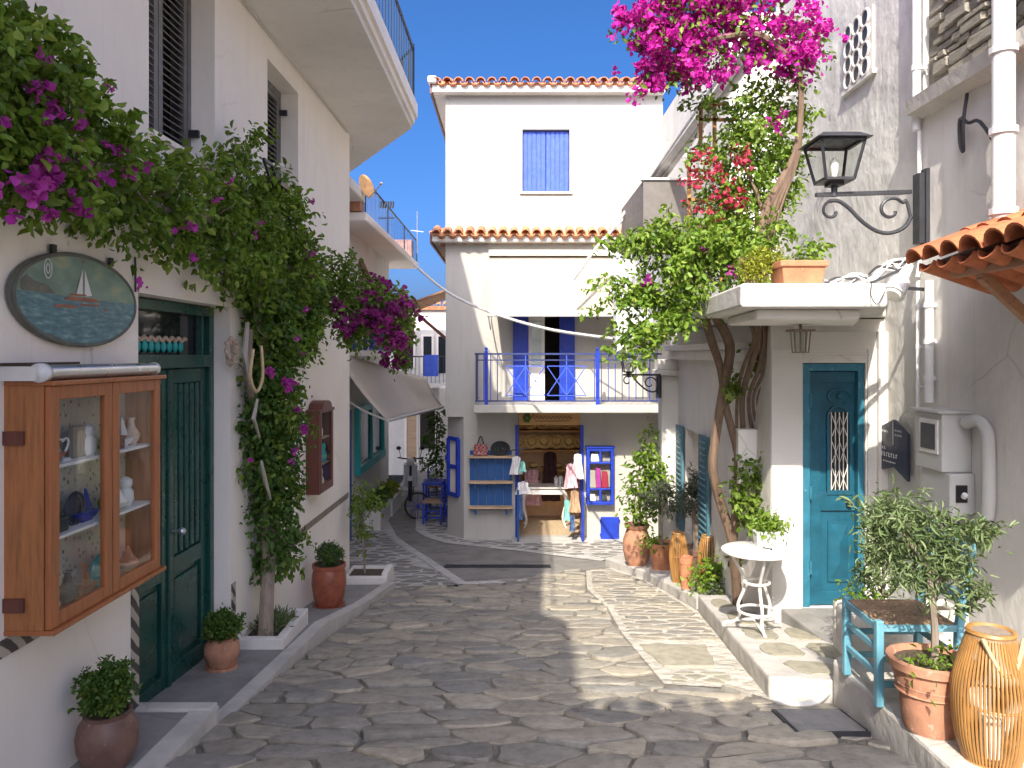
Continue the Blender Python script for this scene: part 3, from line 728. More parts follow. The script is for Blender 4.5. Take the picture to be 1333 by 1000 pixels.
for z, ye in ((4.9,19.5),(2.2,18.5)):
    y = 14.1
    while y < ye: place(TILE, rf if z > 4 else rf2, (-1.50,y,z), (R(14),0,R(-90))); y += .5
m = MB(); m.obox((-1.43,13.78,4.93),(.16,.16,.12)); m.build('corner_cap', M['white'], CH, bevel=.03)
# balcony
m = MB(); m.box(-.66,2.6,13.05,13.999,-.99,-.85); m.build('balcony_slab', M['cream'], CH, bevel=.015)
RL = MB(); RL.box(-.62,2.55,13.085,13.115,.0,.03); RL.box(-.62,2.55,13.09,13.11,-.80,-.775); RL.box(-.62,2.55,13.09,13.11,-.10,-.08)
RL.box(-.635,-.605,13.1,13.99,.0,.03); RL.box(-.63,-.61,13.1,13.99,-.8,-.775)
RLo = RL.build('railing', M['navy_iron'], CH)
b = MB(); b.box(-.007,.007,-.007,.007,0,.79); bme = meshpart('baluster', b, M['navy_iron'])
b2 = MB(); b2.box(-.007,.007,-.007,.007,0,.79); bme2 = meshpart('baluster', b2, M['blue_paint'])
x = -.60
k = 0
while x < 2.54:
    if not (-.14 < x < 1.30): place(bme2 if k % 3 else bme, RLo, (x,13.1,-.79))
    x += .118; k += 1
for i in range(1,7): place(bme, RLo, (-.62,13.1+.125*i,-.79))
for xx in (-.44,1.46):
    m = MB(); m.box(xx-.03,xx+.03,13.07,13.13,-.85,.07); m.sphere((xx,13.1,.1),.03,8,5); m.build('post', M['blue_paint'], RLo)
for a, c in ((-.12,.58),(.58,1.28)):     # panels with a lozenge cross
    m = MB()
    for q in ((a+.02,c-.02,-.20,-.185),(a+.02,c-.02,-.7,-.685)): m.box(q[0],q[1],13.092,13.108,q[2],q[3])
    mx = (a+c)/2
    for p, q in (((a+.02,-.69),(mx,-.2)),((mx,-.69),(a+.02,-.2)),((mx,-.69),(c-.02,-.2)),((c-.02,-.69),(mx,-.2))): m.bar((p[0],13.1,p[1]),(q[0],13.1,q[1]),.014,.014)
    m.box(mx-.008,mx+.008,13.092,13.108,-.79,0); m.build('lattice_panel', M['blue_shutter'], RLo)
# balcony door with open shutters
for a, c in ((.02,.30),(.86,1.14)):
    m = MB(); m.box(a,c,13.93,13.975,-.84,.70); sh = m.build('shutter', M['blue_paint'], CH, bevel=.006)
    m = MB(); m.box(a+.05,c-.05,13.918,13.929,-.72,-.1); m.box(a+.05,c-.05,13.918,13.929,.0,.62); m.build('panel', M['blue_paint'], sh, bevel=.008)
m = MB(); m.box(.12,.60,14.1,14.15,-.85,.72); m.box(.88,1.14,14.1,14.15,-.85,.72); bd = m.build('balcony_door', M['white'], CH)
m = MB(); m.box(.36,.54,14.085,14.099,-.2,.62); m.build('pane', M['glass'], bd)
# canvas awning over the balcony
AW = thing('awning', (.7,13.0,.6), 'cream canvas awning lowered in front of the balcony', 'awning')
m = MB(); k = 1
for i in range(k):
    f = lambda t, s_: (-.40 + t*(2.27), 13.995-.98*s_, 1.80-1.13*s_ - .03*math.sin(math.pi*s_))
    for j in range(20):
        a, b_, c, d = f(i/k,j/20), f((i+1)/k,j/20), f((i+1)/k,(j+1)/20), f(i/k,(j+1)/20)
        m.add([a,b_,c,d], [(0,3,2,1)])
m.build('canvas', M['canvas'], AW)
m = MB(); m.tube([(-.43,13.005,.665),(1.90,13.005,.665)], .022, 8); m.build('front_bar', M['white_metal'], AW, True)
m = MB(); m.box(-.42,1.9,13.9,13.998,1.80,1.90); m.build('cassette', M['white_metal'], AW)
m = MB()
for x in (-.40,1.86): m.tube([(x,13.0,.66),(x+.02,13.6,.45),(x,13.99,.75)], .012, 6)
m.build('folding_arm', M['white_metal'], AW, True)

# ---------------------------------------------------------------- right house
RH = thing('house', (3.2, 8, -2.6), 'grey stucco house with teal door, flat concrete canopy and roof terrace', 'house')
m = MB(); m.box(3.23,5.5,6.03,9.4,-3.3,4.6); m.build('stucco_wall', M['stucco'], RH)
# grille hole is a black disc on the block, the recess shade put into colour
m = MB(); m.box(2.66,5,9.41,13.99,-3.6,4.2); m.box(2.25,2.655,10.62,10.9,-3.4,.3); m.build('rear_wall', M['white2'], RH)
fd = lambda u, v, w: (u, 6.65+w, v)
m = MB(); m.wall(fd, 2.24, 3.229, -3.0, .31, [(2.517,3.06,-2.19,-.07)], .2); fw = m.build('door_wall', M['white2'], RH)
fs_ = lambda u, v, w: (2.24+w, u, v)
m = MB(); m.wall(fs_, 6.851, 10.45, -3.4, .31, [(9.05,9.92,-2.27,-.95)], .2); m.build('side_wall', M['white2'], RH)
m = MB(); m.box(2.46,3.2,6.9,10.4,-3.3,.3); m.build('inner_block', M['dark'], RH)
mm, n, l, bb = newmat('pierced_plaster')
co = coords(n, l, (1,1,1), 'World'); br = n.new("ShaderNodeTexBrick"); br.inputs['Scale'].default_value = 14
mp = n.new("ShaderNodeMapping"); mp.inputs['Rotation'].default_value = (R(90),0,0); l.new(co, mp.inputs[0]); l.new(mp.outputs[0], br.inputs['Vector'])
br.inputs['Mortar Size'].default_value = .035; br.inputs['Mortar Smooth'].default_value = .8; br.inputs['Color1'].default_value = (1,1,1,1); br.inputs['Color2'].default_value=(1,1,1,1); br.inputs['Mortar'].default_value=(0,0,0,1)
l.new(ramp(n, l, br.outputs['Fac'], [(0,(.66,.635,.59)),(1,(.54,.52,.48))]), bb.inputs['Base Color']); bb.inputs['Roughness'].default_value=.85
iv = n.new("ShaderNodeInvert"); l.new(br.outputs['Fac'], iv.inputs[1]); bump(n, l, iv.outputs[0], bb, .5, .012)
M['pierced'] = mm
m = MB(); m.box(2.243,2.50,6.632,6.648,-2.5,.05); m.box(3.075,3.15,6.632,6.648,-2.3,.05); m.box(2.517,3.06,6.632,6.648,.0,.2); m.build('patterned_cladding', M['pierced'], RH)
m = MB(); m.box(3.152,3.232,6.60,6.648,-2.3,.20); m.build('corner_pilaster', M['white2'], RH)
# canopy slab = roof terrace floor
m = MB(); m.prism([(1.55,5.2),(2.54,5.2),(3.18,6.6),(3.22,6.6),(3.22,10.4),(2.0,10.4),(1.77,8.3)], .322, .485); m.build('terrace_slab', M['white2'], RH, bevel=.02)
m = MB(); m.prism([(1.72,5.42),(2.46,5.42),(2.95,6.6),(1.85,6.6)], .25, .3205); m.build('soffit_drop', M['soffit'], RH, bevel=.02)
m = MB(); m.box(2.12,2.238,7.0,10.46,-.06,.05); m.box(2.05,2.24,7.0,10.5,.051,.12); m.build('cornice', M['white2'], RH, bevel=.01)
m = MB(); m.box(2.02,2.27,10.36,10.62,-3.3,-.28); m.box(1.94,2.29,10.30,10.64,-.279,-.20); m.box(1.97,2.28,10.33,10.63,-.199,-.06); m.build('pilaster', M['white2'], RH, bevel=.012)
# side window shutters (grey teal)
for a, c in ((9.93,10.28),(8.62,9.04)):
    m = MB(); m.box(2.19,2.225,a,c,-2.29,-.93); sh = m.build('shutter', M['teal_shutter'], RH, bevel=.006)
    s = MB(); s.obox((0,0,0),(.02,c-a-.1,.03),(0,R(-35),0)); me = meshpart('slat', s, M['teal_shutter'])
    z = -2.2
    while z < -1.0: place(me, sh, (2.188,(a+c)/2,z)); z += .07
m = MB(); m.box(2.34,2.36,9.05,9.92,-2.27,-.95); m.build('window_curtain', M['grey_canvas'], RH)
# teal door
f = MB(); f.box(2.52,2.585,6.66,6.76,-2.19,-.075); f.box(3.0,3.055,6.66,6.76,-2.19,-.075); f.box(2.585,3.0,6.66,6.76,-.14,-.075)
TD = f.build('door', M['teal_frame'], RH, bevel=.005)
m = MB(); m.box(2.59,2.995,6.72,6.76,-2.18,-.145); m.build('door_leaf', M['teal_paint'], TD)
m = MB(); m.box(2.59,2.69,6.695,6.719,-2.18,-.145); m.box(2.69,2.995,6.70,6.719,-1.36,-1.20); m.box(2.69,2.995,6.70,6.719,-2.18,-2.06); m.box(2.69,2.995,6.70,6.719,-.24,-.145); m.build('door_rails', M['teal_paint'], TD, bevel=.004)
m = MB(); m.hexa([(2.76,6.705,-1.98),(2.95,6.705,-1.98),(2.95,6.72,-1.98),(2.76,6.72,-1.98),(2.76,6.705,-1.45),(2.95,6.705,-1.45),(2.95,6.72,-1.45),(2.76,6.72,-1.45)])
m.add([(2.78,6.704,-1.95),(2.93,6.704,-1.95),(2.93,6.704,-1.48),(2.78,6.704,-1.48),(2.855,6.68,-1.80),(2.855,6.68,-1.63)], [(0,1,4),(1,2,5,4),(2,3,5),(3,0,4,5)]); m.build('raised_panel', M['teal_paint'], TD)
m = MB(); m.box(2.745,2.965,6.69,6.719,-1.22,-1.18); m.box(2.745,2.77,6.69,6.719,-1.18,-.55); m.box(2.94,2.965,6.69,6.719,-1.18,-.55)
m.tube([(2.757+.0975*(1-math.cos(math.pi*i/12)),6.705,-.55+.10*math.sin(math.pi*i/12)) for i in range(13)], .012, 6); m.build('light_frame', M['teal_paint'], TD)
m = MB(); m.box(2.77,2.94,6.71,6.714,-1.18,-.5); m.build('pane', M['darkglass'], TD)
m = MB()
for k in range(5): m.tube([(2.785+k*.035,6.70,-1.18),(2.785+k*.035,6.70,-.5)], .0045, 5)
for zc in (-1.08,-.85,-.62):
    m.tube([(2.79,6.695,zc-.09),(2.855,6.695,zc+.09),(2.92,6.695,zc-.09)], .0045, 5); m.tube([(2.79,6.695,zc+.09),(2.855,6.695,zc-.09),(2.92,6.695,zc+.09)], .0045, 5)
m.build('iron_grille', M['white_metal'], TD, True)
m = MB()
for sx in (-1,1): m.tube([(2.857+sx*.10*math.cos(t), 6.70, -.38+.06*math.sin(t)+.02) for t in [i*.45-1.2 for i in range(9)]], .010, 6)
m.sphere((2.857,6.70,-.36),.028,10,6); m.build('carved_crest', M['teal_paint'], TD, True)
m = MB(); m.sphere((2.93,6.665,-1.285),.028,10,6); m.tube([(2.93,6.70,-1.285),(2.93,6.66,-1.285)],.012,8); m.build('door_knob', M['iron'], TD, True)
for z in (-1.9,-1.25,-.45):
    m = MB(); m.tube([(2.588,6.655,z),(2.588,6.655,z+.11)],.012,8); m.build('hinge', M['teal_frame'], TD, True)
# ventilation block high on the stucco, its holes drawn dark with black discs
gb = MB(); gb.box(3.205,3.235,6.84,7.42,2.54,3.12)
VG = gb.build('vent_block', M['stucco'], RH)
pm = MB(); pm.lathe([(.072,-.004),(.072,.004)], (0,0,0), 12); hole_shade_me = meshpart('hole_shade', pm, M['black'])
rm = MB(); rm.tube([(.076*math.cos(2*math.pi*i/16),.076*math.sin(2*math.pi*i/16),0) for i in range(16)], .013, 6, True); ring_me = meshpart('ring', rm, M['white2'], True)
for i in range(3):
    for j in range(4):
        p = (3.199, 6.955+i*.175, 2.61+j*.147); place(hole_shade_me, VG, p, (0,R(90),0), (.95,1,1)); place(ring_me, VG, (3.196,p[1],p[2]), (0,R(90),0))
m = MB(); m.box(3.19,3.23,6.80,7.46,2.50,2.538); m.build('vent_sill', M['white2'], RH)
# near white house in front with rubble above a ledge
NH = thing('house', (3.2, 2, -2.2), 'white walled house with bare rubble stone above a plaster ledge', 'house')
m = MB(); m.box(3.2,5.4,-.5,6.02,-3.0,1.95); m.build('wall', M['white2'], NH)
m = MB(); m.box(3.27,5.4,-.5,6.02,1.951,2.85); RB = m.build('rubble_wall', M['rubbleback'], NH)
m = MB(); m.add([(3.08,-.5,1.87),(3.08,6.0,1.87),(3.06,6.0,1.97),(3.06,-.5,1.97),(3.27,-.5,2.06),(3.27,6.0,2.06),(3.2,-.5,1.83),(3.2,6.0,1.83)], [(0,1,2,3),(3,2,5,4),(0,6,7,1),(7,5,2,1),(6,0,3,4)]); m.build('ledge', M['kerb'], NH)
rng = random.Random(9); z = 2.06
while z < 2.8:
    h = rng.uniform(.05,.11); y = 4.2+rng.uniform(0,.2)
    while y < 6.0:
        w = rng.uniform(.10,.36); q = MB()
        pts = roundp([(0,0),(w-.014,rng.uniform(-.008,.008)),(w-.014,h-.012),(0,h-.012+rng.uniform(-.012,.012))], .09)
        d = rng.uniform(.03,.075); nq = len(pts)
        vs = [(3.28,y+a,z+b_) for a,b_ in pts] + [(3.27-d*.7,y+a,z+b_) for a,b_ in pts] + [(3.27-d,y+w/2+(a-w/2)*.93+rng.uniform(-.006,.006),z+h/2+(b_-h/2)*.82+rng.uniform(-.006,.006)) for a,b_ in pts]
        q.add(vs, [(r*nq+(i+1)%nq, r*nq+i, (r+1)*nq+i, (r+1)*nq+(i+1)%nq) for r in range(2) for i in range(nq)] + [tuple(2*nq+i for i in range(nq-1,-1,-1))])
        if y+w < 6.02: q.build('rubble_stone', M['rubble'], RB, True)
        y += w
    z += h

# ---------------------------------------------------------------- house behind the viewpoint, whose roof shades the foreground
BH = thing('house', (-2.2, -4.5, -1.3), 'tall white house with steep tiled roof at the upper end of the street', 'house')
m = MB(); m.box(-6.5,-1.72,-8,-2.0,-2,5.78); m.build('wall', M['white'], BH)
m = MB(); m.hexa([(-6.5,-8,5.781),(-1.72,-8,5.781),(-1.72,-1.98,5.781),(-6.5,-1.98,5.781),(-6.5,-8,6.6),(-2.55,-8,6.6),(-2.55,-1.98,6.6),(-6.5,-1.98,6.6)]); m.build('roof', M['tile'], BH)
m = MB(); m.box(-1.719,.42,-5,-2.0,3.74,3.86); m.hexa([(-1.719,-5,3.861),(-1.1,-5,3.861),(-1.1,-2.05,3.861),(-1.719,-2.05,3.861),(-1.719,-5,4.3),(-1.4,-5,4.1),(-1.4,-2.05,4.1),(-1.719,-2.05,4.3)]); prf = m.build('porch_roof', M['tile'], BH)
tile_row(prf, (-1.2,-1.92,3.85), (1,0,0), 9, .2, R(12), math.pi, TILE, 1)
for px_ in (.36,):
    m = MB(); m.box(px_-.06,px_+.06,-5.9,-5.78,-1.0,3.72); m.build('porch_post', M['white'], BH)
# ---------------------------------------------------------------- foliage
def leaves(name, blobs, n, size, mat, parent, seed, ratio=.55, twig=.07, per=7, droop=.5, fold=.35, flat=False, kind='stuff', up=.35):
    """blobs: (x, y, z, r) or (x, y, z, rx, ry, rz); leaf shaped faces grouped on short twigs"""
    rs = np.random.RandomState(seed); B = np.array([b if len(b) == 6 else (b[0],b[1],b[2],b[3],b[3],b[3]) for b in blobs])
    vol = (B[:,3]*B[:,4]*B[:,5])**.7; pr = vol/vol.sum(); nt = max(1, n//per)
    bi = rs.choice(len(B), nt, p=pr)
    d = rs.normal(size=(nt,3)); d /= np.linalg.norm(d,axis=1)[:,None]
    rad = rs.uniform(.12,1.08,nt)**.55
    tc = B[bi,:3] + d*rad[:,None]*B[bi,3:]
    c = np.repeat(tc, per, axis=0) + rs.normal(size=(nt*per,3))*twig*.6
    od = np.repeat(d, per, axis=0); k = len(c)
    ax = rs.normal(size=(k,3))*.8 + od*.7; ax[:,2] -= droop; ax /= np.linalg.norm(ax,axis=1)[:,None]
    nr = rs.normal(size=(k,3))*.55 + od*.45; nr[:,2] += up
    nr -= ax*(nr*ax).sum(1)[:,None]; nr /= np.linalg.norm(nr,axis=1)[:,None]
    sd = np.cross(ax, nr); L = size*rs.uniform(.42,1.4,k)[:,None]; W = L*ratio*.5
    dn = nr*W*fold
    v = np.stack([c, c+ax*L*.33+sd*W+dn, c+ax*L*.70+sd*W*.78+dn, c+ax*L-nr*L*.12, c+ax*L*.70-sd*W*.78+dn, c+ax*L*.33-sd*W+dn], 1).reshape(-1,3)
    i = np.arange(k)*6
    q = np.stack([np.stack([i,i+1,i+2,i+3],1), np.stack([i,i+3,i+4,i+5],1)], 1).reshape(-1,4)
    return npmesh(name, v, q, mat, parent, kind)
def npmesh(name, v, q, mat, parent, kind=None):
    org = ORG[parent.name] if parent is not None else Vector(v.mean(0)); v = v - np.array(org)
    me = bpy.data.meshes.new(name); me.vertices.add(len(v)); me.vertices.foreach_set('co', v.astype(np.float32).ravel())
    me.loops.add(q.size); me.loops.foreach_set('vertex_index', q.astype(np.int32).ravel())
    me.polygons.add(len(q)); me.polygons.foreach_set('loop_start', np.arange(0, q.size, 4, dtype=np.int32))
    me.update(calc_edges=True); me.validate(); me.materials.append(mat)
    o = bpy.data.objects.new(name, me); COL.objects.link(o)
    if parent is not None: o.parent = parent
    else: o.location = org
    ORG[o.name] = Vector(org)
    if kind: o['kind'] = kind
    return o
def wander(a, b, k, amp, rng):
    a = Vector(a); b = Vector(b)
    return [tuple(a.lerp(b, i/k) + (Vector((rng.uniform(-1,1), rng.uniform(-1,1), rng.uniform(-1,1)))*amp if 0 < i < k else Vector((0,0,0)))) for i in range(k+1)]
rg = random.Random(21)
def sprays(blobs, n, L, seed, out=(0,0,0), drop=.5, r=.032, steps=6):
    # arching shoots that leave the mass and bend down, as small blobs along each shoot
    r_ = random.Random(seed); o = []
    for _ in range(n):
        b = r_.choice(blobs); d = Vector((r_.gauss(0,1), r_.gauss(0,1), r_.gauss(.2,.7))) + Vector(out); d.normalize()
        p = Vector(b[:3]) + Vector((d.x*b[3], d.y*b[-2 if len(b)==6 else 3], d.z*b[-1]))*.75; l_ = L*r_.uniform(.5,1.3)
        for i in range(steps):
            o.append((p.x, p.y, p.z, r*(1-.07*i))); d.z -= drop/steps*1.6; d.normalize(); p = p + d*(l_/steps)
    return o

# --- the vine over the green door
VB = []
vine = [(10,60,42),(55,85,42),(95,125,36),(20,140,55),(70,190,55),(15,220,50),(125,195,34),(110,250,45),(55,265,30),(160,240,42),(165,285,36),(215,250,45),(225,305,34),(268,268,48),(285,325,42),
        (330,290,50),(330,345,50),(368,290,38),(378,345,46),(322,190,20),(308,225,26),(355,250,32),(345,400,44),(395,395,40),(352,450,42),(385,430,34),
        (350,495,46),(342,545,44),(374,555,32),(347,595,42),(362,635,36),(347,680,36),(365,710,28),(350,735,22)]
for px, py, r in vine:
    off = .12 if px > 290 and py > 380 else .20
    p = LWP(px, py, off); rr = r/F*p[1]; VB.append((p[0],p[1],p[2],min(rr*.9,.20 if py > 380 else .26),rr*1.12,rr*1.12))
VB[:0] = [(*LWT((.2,y,z)),.2,r,r) for y, z, r in ((2.95,1.15,.2),(2.75,.95,.2),(2.9,.75,.18),(2.5,1.05,.18),(2.3,.9,.15))]
far = [(425,375,40),(455,400,36),(480,392,36),(505,405,32),(470,432,30),(515,430,24),(445,350,26)]
VF = []
for px, py, r in far:
    p = P(px, py, 8.0); VF.append((*p, r/F*8.0))
b0 = LWP(345, 800, .18)
VN = thing('bougainvillea_vine', (b0[0], b0[1], -2.25), 'leafy bougainvillea climbing from a white planter over the green door', 'vine')
trunk = [(b0[0],b0[1],-2.3), LWP(348,770,.16), LWP(352,700,.10), LWP(350,640,.08), LWP(352,560,.07), LWP(345,480,.08), LWP(335,420,.10), LWP(335,350,.18), LWP(280,290,.2), LWP(200,270,.2), LWP(110,220,.2), LWP(30,180,.2), LWT((.2,2.6,1.0))]
m = MB(); m.tube(trunk, [.065,.055,.05,.045,.042,.045,.04,.035,.03,.025,.02,.018,.008], 8)
t2 = [LWP(335,350,.18), LWP(385,350,.2), P(430,375,8.1), P(480,400,8.0), P(515,410,8.0)]; m.tube(t2, [.03,.025,.02,.015,.008], 6)
m.tube([LWP(325,430,.10),LWP(322,490,.10),LWP(340,560,.08),LWP(345,650,.08),LWP(346,740,.12),(b0[0],b0[1]+.03,-2.3)], [.03,.035,.03,.03,.035,.04], 7)
for k in range(16):
    q = Vector(trunk[rg.randint(2,10)]); m.tube(wander(q, q+Vector((rg.uniform(0,.25),rg.uniform(-.3,.3),rg.uniform(-.25,.25))), 4, .03, rg), [.011,.009,.007,.005,.003], 5)
m.build('trunk', M['greybark'], VN, True)
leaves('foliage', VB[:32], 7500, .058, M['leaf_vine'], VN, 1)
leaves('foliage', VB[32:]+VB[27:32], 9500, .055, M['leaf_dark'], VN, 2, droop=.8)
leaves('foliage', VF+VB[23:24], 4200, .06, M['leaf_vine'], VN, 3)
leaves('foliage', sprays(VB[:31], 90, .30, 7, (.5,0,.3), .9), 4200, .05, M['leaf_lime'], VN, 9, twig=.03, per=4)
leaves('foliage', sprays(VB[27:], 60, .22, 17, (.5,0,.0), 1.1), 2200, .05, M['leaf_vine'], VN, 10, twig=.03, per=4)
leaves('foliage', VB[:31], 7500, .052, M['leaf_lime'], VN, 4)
fl = [(45,240,18),(60,75,5),(50,115,9),(75,135,9),(80,100,7),(15,165,8),(12,168,8),(55,150,10),(95,155,6),(60,205,12),(90,210,9),(60,235,12),(20,230,9),(38,255,9),(65,275,9),(5,250,7),(115,222,6),(155,195,6),(168,225,7),(195,215,6),(183,180,4),(230,298,5),(248,297,5),(290,312,4),(210,260,6),(140,230,6),
      (305,240,4),(352,485,7),(375,500,9),(395,460,6),(398,560,6),(400,330,7),(380,600,5),(180,290,4),(330,310,4),(100,270,7)]
fl += [(rg.uniform(0,150), rg.uniform(110,290), rg.uniform(3,6)) for _ in range(24)] + [(rg.uniform(150,420), rg.uniform(255,400), rg.uniform(2,4)) for _ in range(10)] + [(rg.uniform(320,405), rg.uniform(400,620), rg.uniform(2,4)) for _ in range(6)]
FB = [(*LWP(x,y,.38), r*.8/F*LWP(x,y,.38)[1]) for x, y, r in fl]
leaves('blossom', FB, 950, .032, M['pinkbract'], VN, 5, ratio=.95, twig=.014, per=7, droop=.1)
FB2 = [(*P(x,y,7.75), r/F*7.75) for x, y, r in ((480,405,22),(500,425,20),(455,420,14),(520,400,14),(440,400,10),(515,445,18),(400,385,8))]
leaves('blossom', FB2, 900, .05, M['purplebract'], VN, 6, ratio=.95, twig=.025, per=9, droop=.1)
# bougainvillea hanging further back, over the alley awning
BV = thing('bougainvillea', (-2.3,13.2,-.6), 'purple bougainvillea hanging down over the grey alley awning', 'bougainvillea')
BB = [(*P(x,y,13.0), r/F*13.0) for x, y, r in ((505,395,30),(525,410,22),(518,440,22),(512,465,16),(490,380,25),(525,470,10))]
leaves('blossom', BB, 1500, .085, M['purplebract'], BV, 7, ratio=.95, twig=.04, per=9)
leaves('foliage', BB, 900, .09, M['leaf_vine'], BV, 8)
m = MB(); m.tube([(-2.9,13.0,.9),P(500,400,13),P(520,440,13),P(515,475,13)], [.03,.02,.015,.01], 6); m.build('stem', M['bark'], BV, True)
# --- magenta bougainvillea of the right house
BG = thing('bougainvillea_tree', (2.0,6.9,-2.3), 'tall bougainvillea with magenta crown growing up through the canopy terrace', 'bougainvillea')
def bl(L, y): return [(*P(px,py,y), r/F*y) for px, py, r in L]
mag = bl([(848,28,36),(828,42,26),(895,15,48),(880,65,42),(925,45,44),(960,18,38),(900,95,28),(870,95,26),(1008,40,32),(1048,38,30),(1060,66,24),(1032,78,22),(990,70,22),(915,-25,60),(985,-20,50),(1045,100,14),(860,55,30),(940,85,22)], 6.7) + bl([(805,38,12),(826,122,9),(838,108,8),(1015,155,11),(1003,168,7)], 6.6)
leaves('blossom', sprays(mag[:13], 45, .3, 8, (-.2,-.3,.2), .7), 2200, .045, M['magenta'], BG, 22, ratio=.95, twig=.03, per=7, droop=.05)
leaves('blossom', mag, 5600, .048, M['magenta'], BG, 11, ratio=.95, twig=.04, per=9, droop=.05)
leaves('foliage', mag, 2200, .055, M['leaf_vine'], BG, 12)
gre = bl([(975,150,30),(1000,190,36),(955,185,30),(1012,235,40),(965,235,34),(925,205,26),(935,265,34),(985,285,38),(1035,200,16),(1040,150,12),(920,140,16),(1000,120,22)], 7.0)
low = bl([(850,325,32),(895,335,40),(940,318,42),(832,385,28),(870,385,38),(920,372,36),(852,428,20),(888,412,24),(958,335,38),(1000,300,26),(975,350,28),(835,440,14),(820,320,14),(905,300,22),(870,300,16)], 6.6)
leaves('foliage', gre, 1900, .055, M['leaf_vine'], BG, 13)
leaves('foliage', gre, 2200, .05, M['leaf_lime'], BG, 14)
leaves('foliage', low, 3000, .055, M['leaf_lime'], BG, 15, twig=.06)
leaves('foliage', sprays(low, 70, .42, 5, (-.7,-.3,.1), .9), 3600, .055, M['leaf_lime'], BG, 20, twig=.03, per=4)
leaves('foliage', sprays(gre, 40, .3, 6, (-.3,-.4,.2), .9), 1700, .05, M['leaf_lime'], BG, 21, twig=.03, per=4)
leaves('foliage', low, 1100, .055, M['leaf_vine'], BG, 16)
leaves('blossom', bl([(920,215,22),(945,240,24),(930,285,26),(958,262,20),(905,235,18),(965,205,18),(945,305,16),(900,265,12)], 6.75), 700, .036, M['redbract'], BG, 17, ratio=.9, twig=.03, per=8)
leaves('blossom', bl([(838,365,8),(860,380,7),(920,320,6),(950,350,6)], 6.5), 70, .045, M['pinkbract'], BG, 18, ratio=.95, twig=.02)
m = MB()
def pl(L): return [P(*q) for q in L]
m.tube(pl([(960,785,7.4),(957,740,7.3),(952,700,7.2),(938,655,7.2),(928,610,7.1),(933,560,7.1),(943,500,7.0),(950,450,6.9),(930,410,6.8)]), [.05,.048,.045,.045,.042,.042,.045,.045,.04], 8)
m.tube(pl([(962,640,7.1),(960,590,7.1),(945,530,7.05),(938,480,7.0),(925,440,6.9),(915,400,6.8)]), [.04,.036,.034,.036,.04,.035], 8)
m.tube(pl([(962,600,7.05),(960,650,7.1),(955,700,7.2),(957,745,7.3)]), [.045,.045,.04,.035], 8)
for dx, r in ((0,.026),(12,.018),(20,.014),(-9,.016),(28,.010)):
    m.tube(pl([(968+dx,566,7.15),(966+dx*.7,520,7.0),(976+dx,480,6.8),(988+dx*.6,440,6.75),(980+dx,400,6.7),(990+dx*.5,330,6.7),(1000+dx*.6,270,6.75),(1035+dx*.2,200,6.75),(1043,130,6.7),(1040,80,6.65)]), [r,r,r*1.1,r*1.2,r*1.1,r,r*1.1,r*1.1,r,r*.7], 7)
m.tube(pl([(1040,90,6.65),(1010,60,6.6),(985,45,6.6),(945,48,6.6),(900,60,6.6)]), [.03,.028,.028,.025,.015], 7)
m.tube(pl([(1000,300,6.75),(985,250,6.8),(960,200,6.9)]), [.02,.015,.01], 6)
m.tube(pl([(960,390,6.7),(920,360,6.6),(870,370,6.6)]), [.025,.02,.01], 6)
m.build('trunk', M['bark'], BG, True)
leaves('foliage', bl([(975,655,18),(990,625,14),(960,640,14),(985,675,14),(970,610,10),(1000,590,9),(952,505,8),(985,470,12),(960,500,7)], 6.95), 900, .06, M['leaf_vine'], BG, 19)
for nm, xs_, zz in (('trailing_sprig', range(6), 0),):
    pass
# --- shrubs and plants on the terrace roof
m0 = P(985,350,5.5)
YS = thing('shrub', (m0[0],5.55,.485), 'low yellow green shrub on the canopy edge beside the brick red trough', 'shrub')
leaves('foliage', bl([(975,348,16),(995,340,18),(1012,338,14),(985,355,14)], 5.6), 1500, .028, M['leaf_yellow'], YS, 31, ratio=.35, twig=.03)
m = MB()
for k in range(8): m.tube(wander((m0[0]+rg.uniform(-.08,.08),5.6,.484), P(960+rg.uniform(0,60),335,5.6), 3, .02, rg), .006, 5)
m.build('stems', M['bark'], YS, True)
PT = thing('flower_trough', (2.1,5.55,.485), 'brick red terracotta trough on top of the white canopy', 'flower trough')
m = MB(); x0, x1 = 1.90, 2.21
m.hexa([(x0+.02,5.42,.486),(x1-.02,5.42,.486),(x1-.02,5.66,.486),(x0+.02,5.66,.486),(x0,5.40,.62),(x1,5.40,.62),(x1,5.68,.62),(x0,5.68,.62)]); m.box(x0-.015,x1+.015,5.385,5.695,.621,.665); m.build('box', M['terracotta'], PT, bevel=.008)
m = MB(); m.box(x0+.02,x1-.02,5.41,5.67,.655,.668); m.build('soil', M['soil'], PT)
leaves('foliage', [(2.12,5.55,.72,.10,.08,.06),(2.2,5.55,.76,.05,.05,.08)], 160, .05, M['leaf_lime'], PT, 32)
# --- pots on the left
def pot(name, loc, prof, mat, label, cat='flower pot', soilr=None, saucer=None, group=None):
    t = thing(name, loc, label, cat, group)
    m = MB(); m.lathe(prof, loc, 28); m.build('pot', mat, t, True)
    if soilr: m = MB(); m.lathe([(soilr[0],soilr[1]-.02),(soilr[0],soilr[1])], loc, 20); m.build('soil', M['soil'], t)
    if saucer: m = MB(); m.lathe([(saucer*.85,.0),(saucer,.008),(saucer,.03),(saucer*.92,.028)], loc, 24); m.build('saucer', mat, t, True)
    return t
def rimmed(r, h, k=.72):   # flower pot profile with rim and inner lip
    return [(r*k,0),(r*.97,h*.80),(r*1.06,h*.81),(r*1.08,h),(r*.97,h),(r*.93,h*.90)]
def round_pot(r, h): return [(r*.62,.0),(r*.80,h*.12),(r*.97,h*.38),(r,h*.58),(r*.93,h*.78),(r*.74,h*.93),(r*.78,h),(r*.68,h),(r*.66,h*.92)]
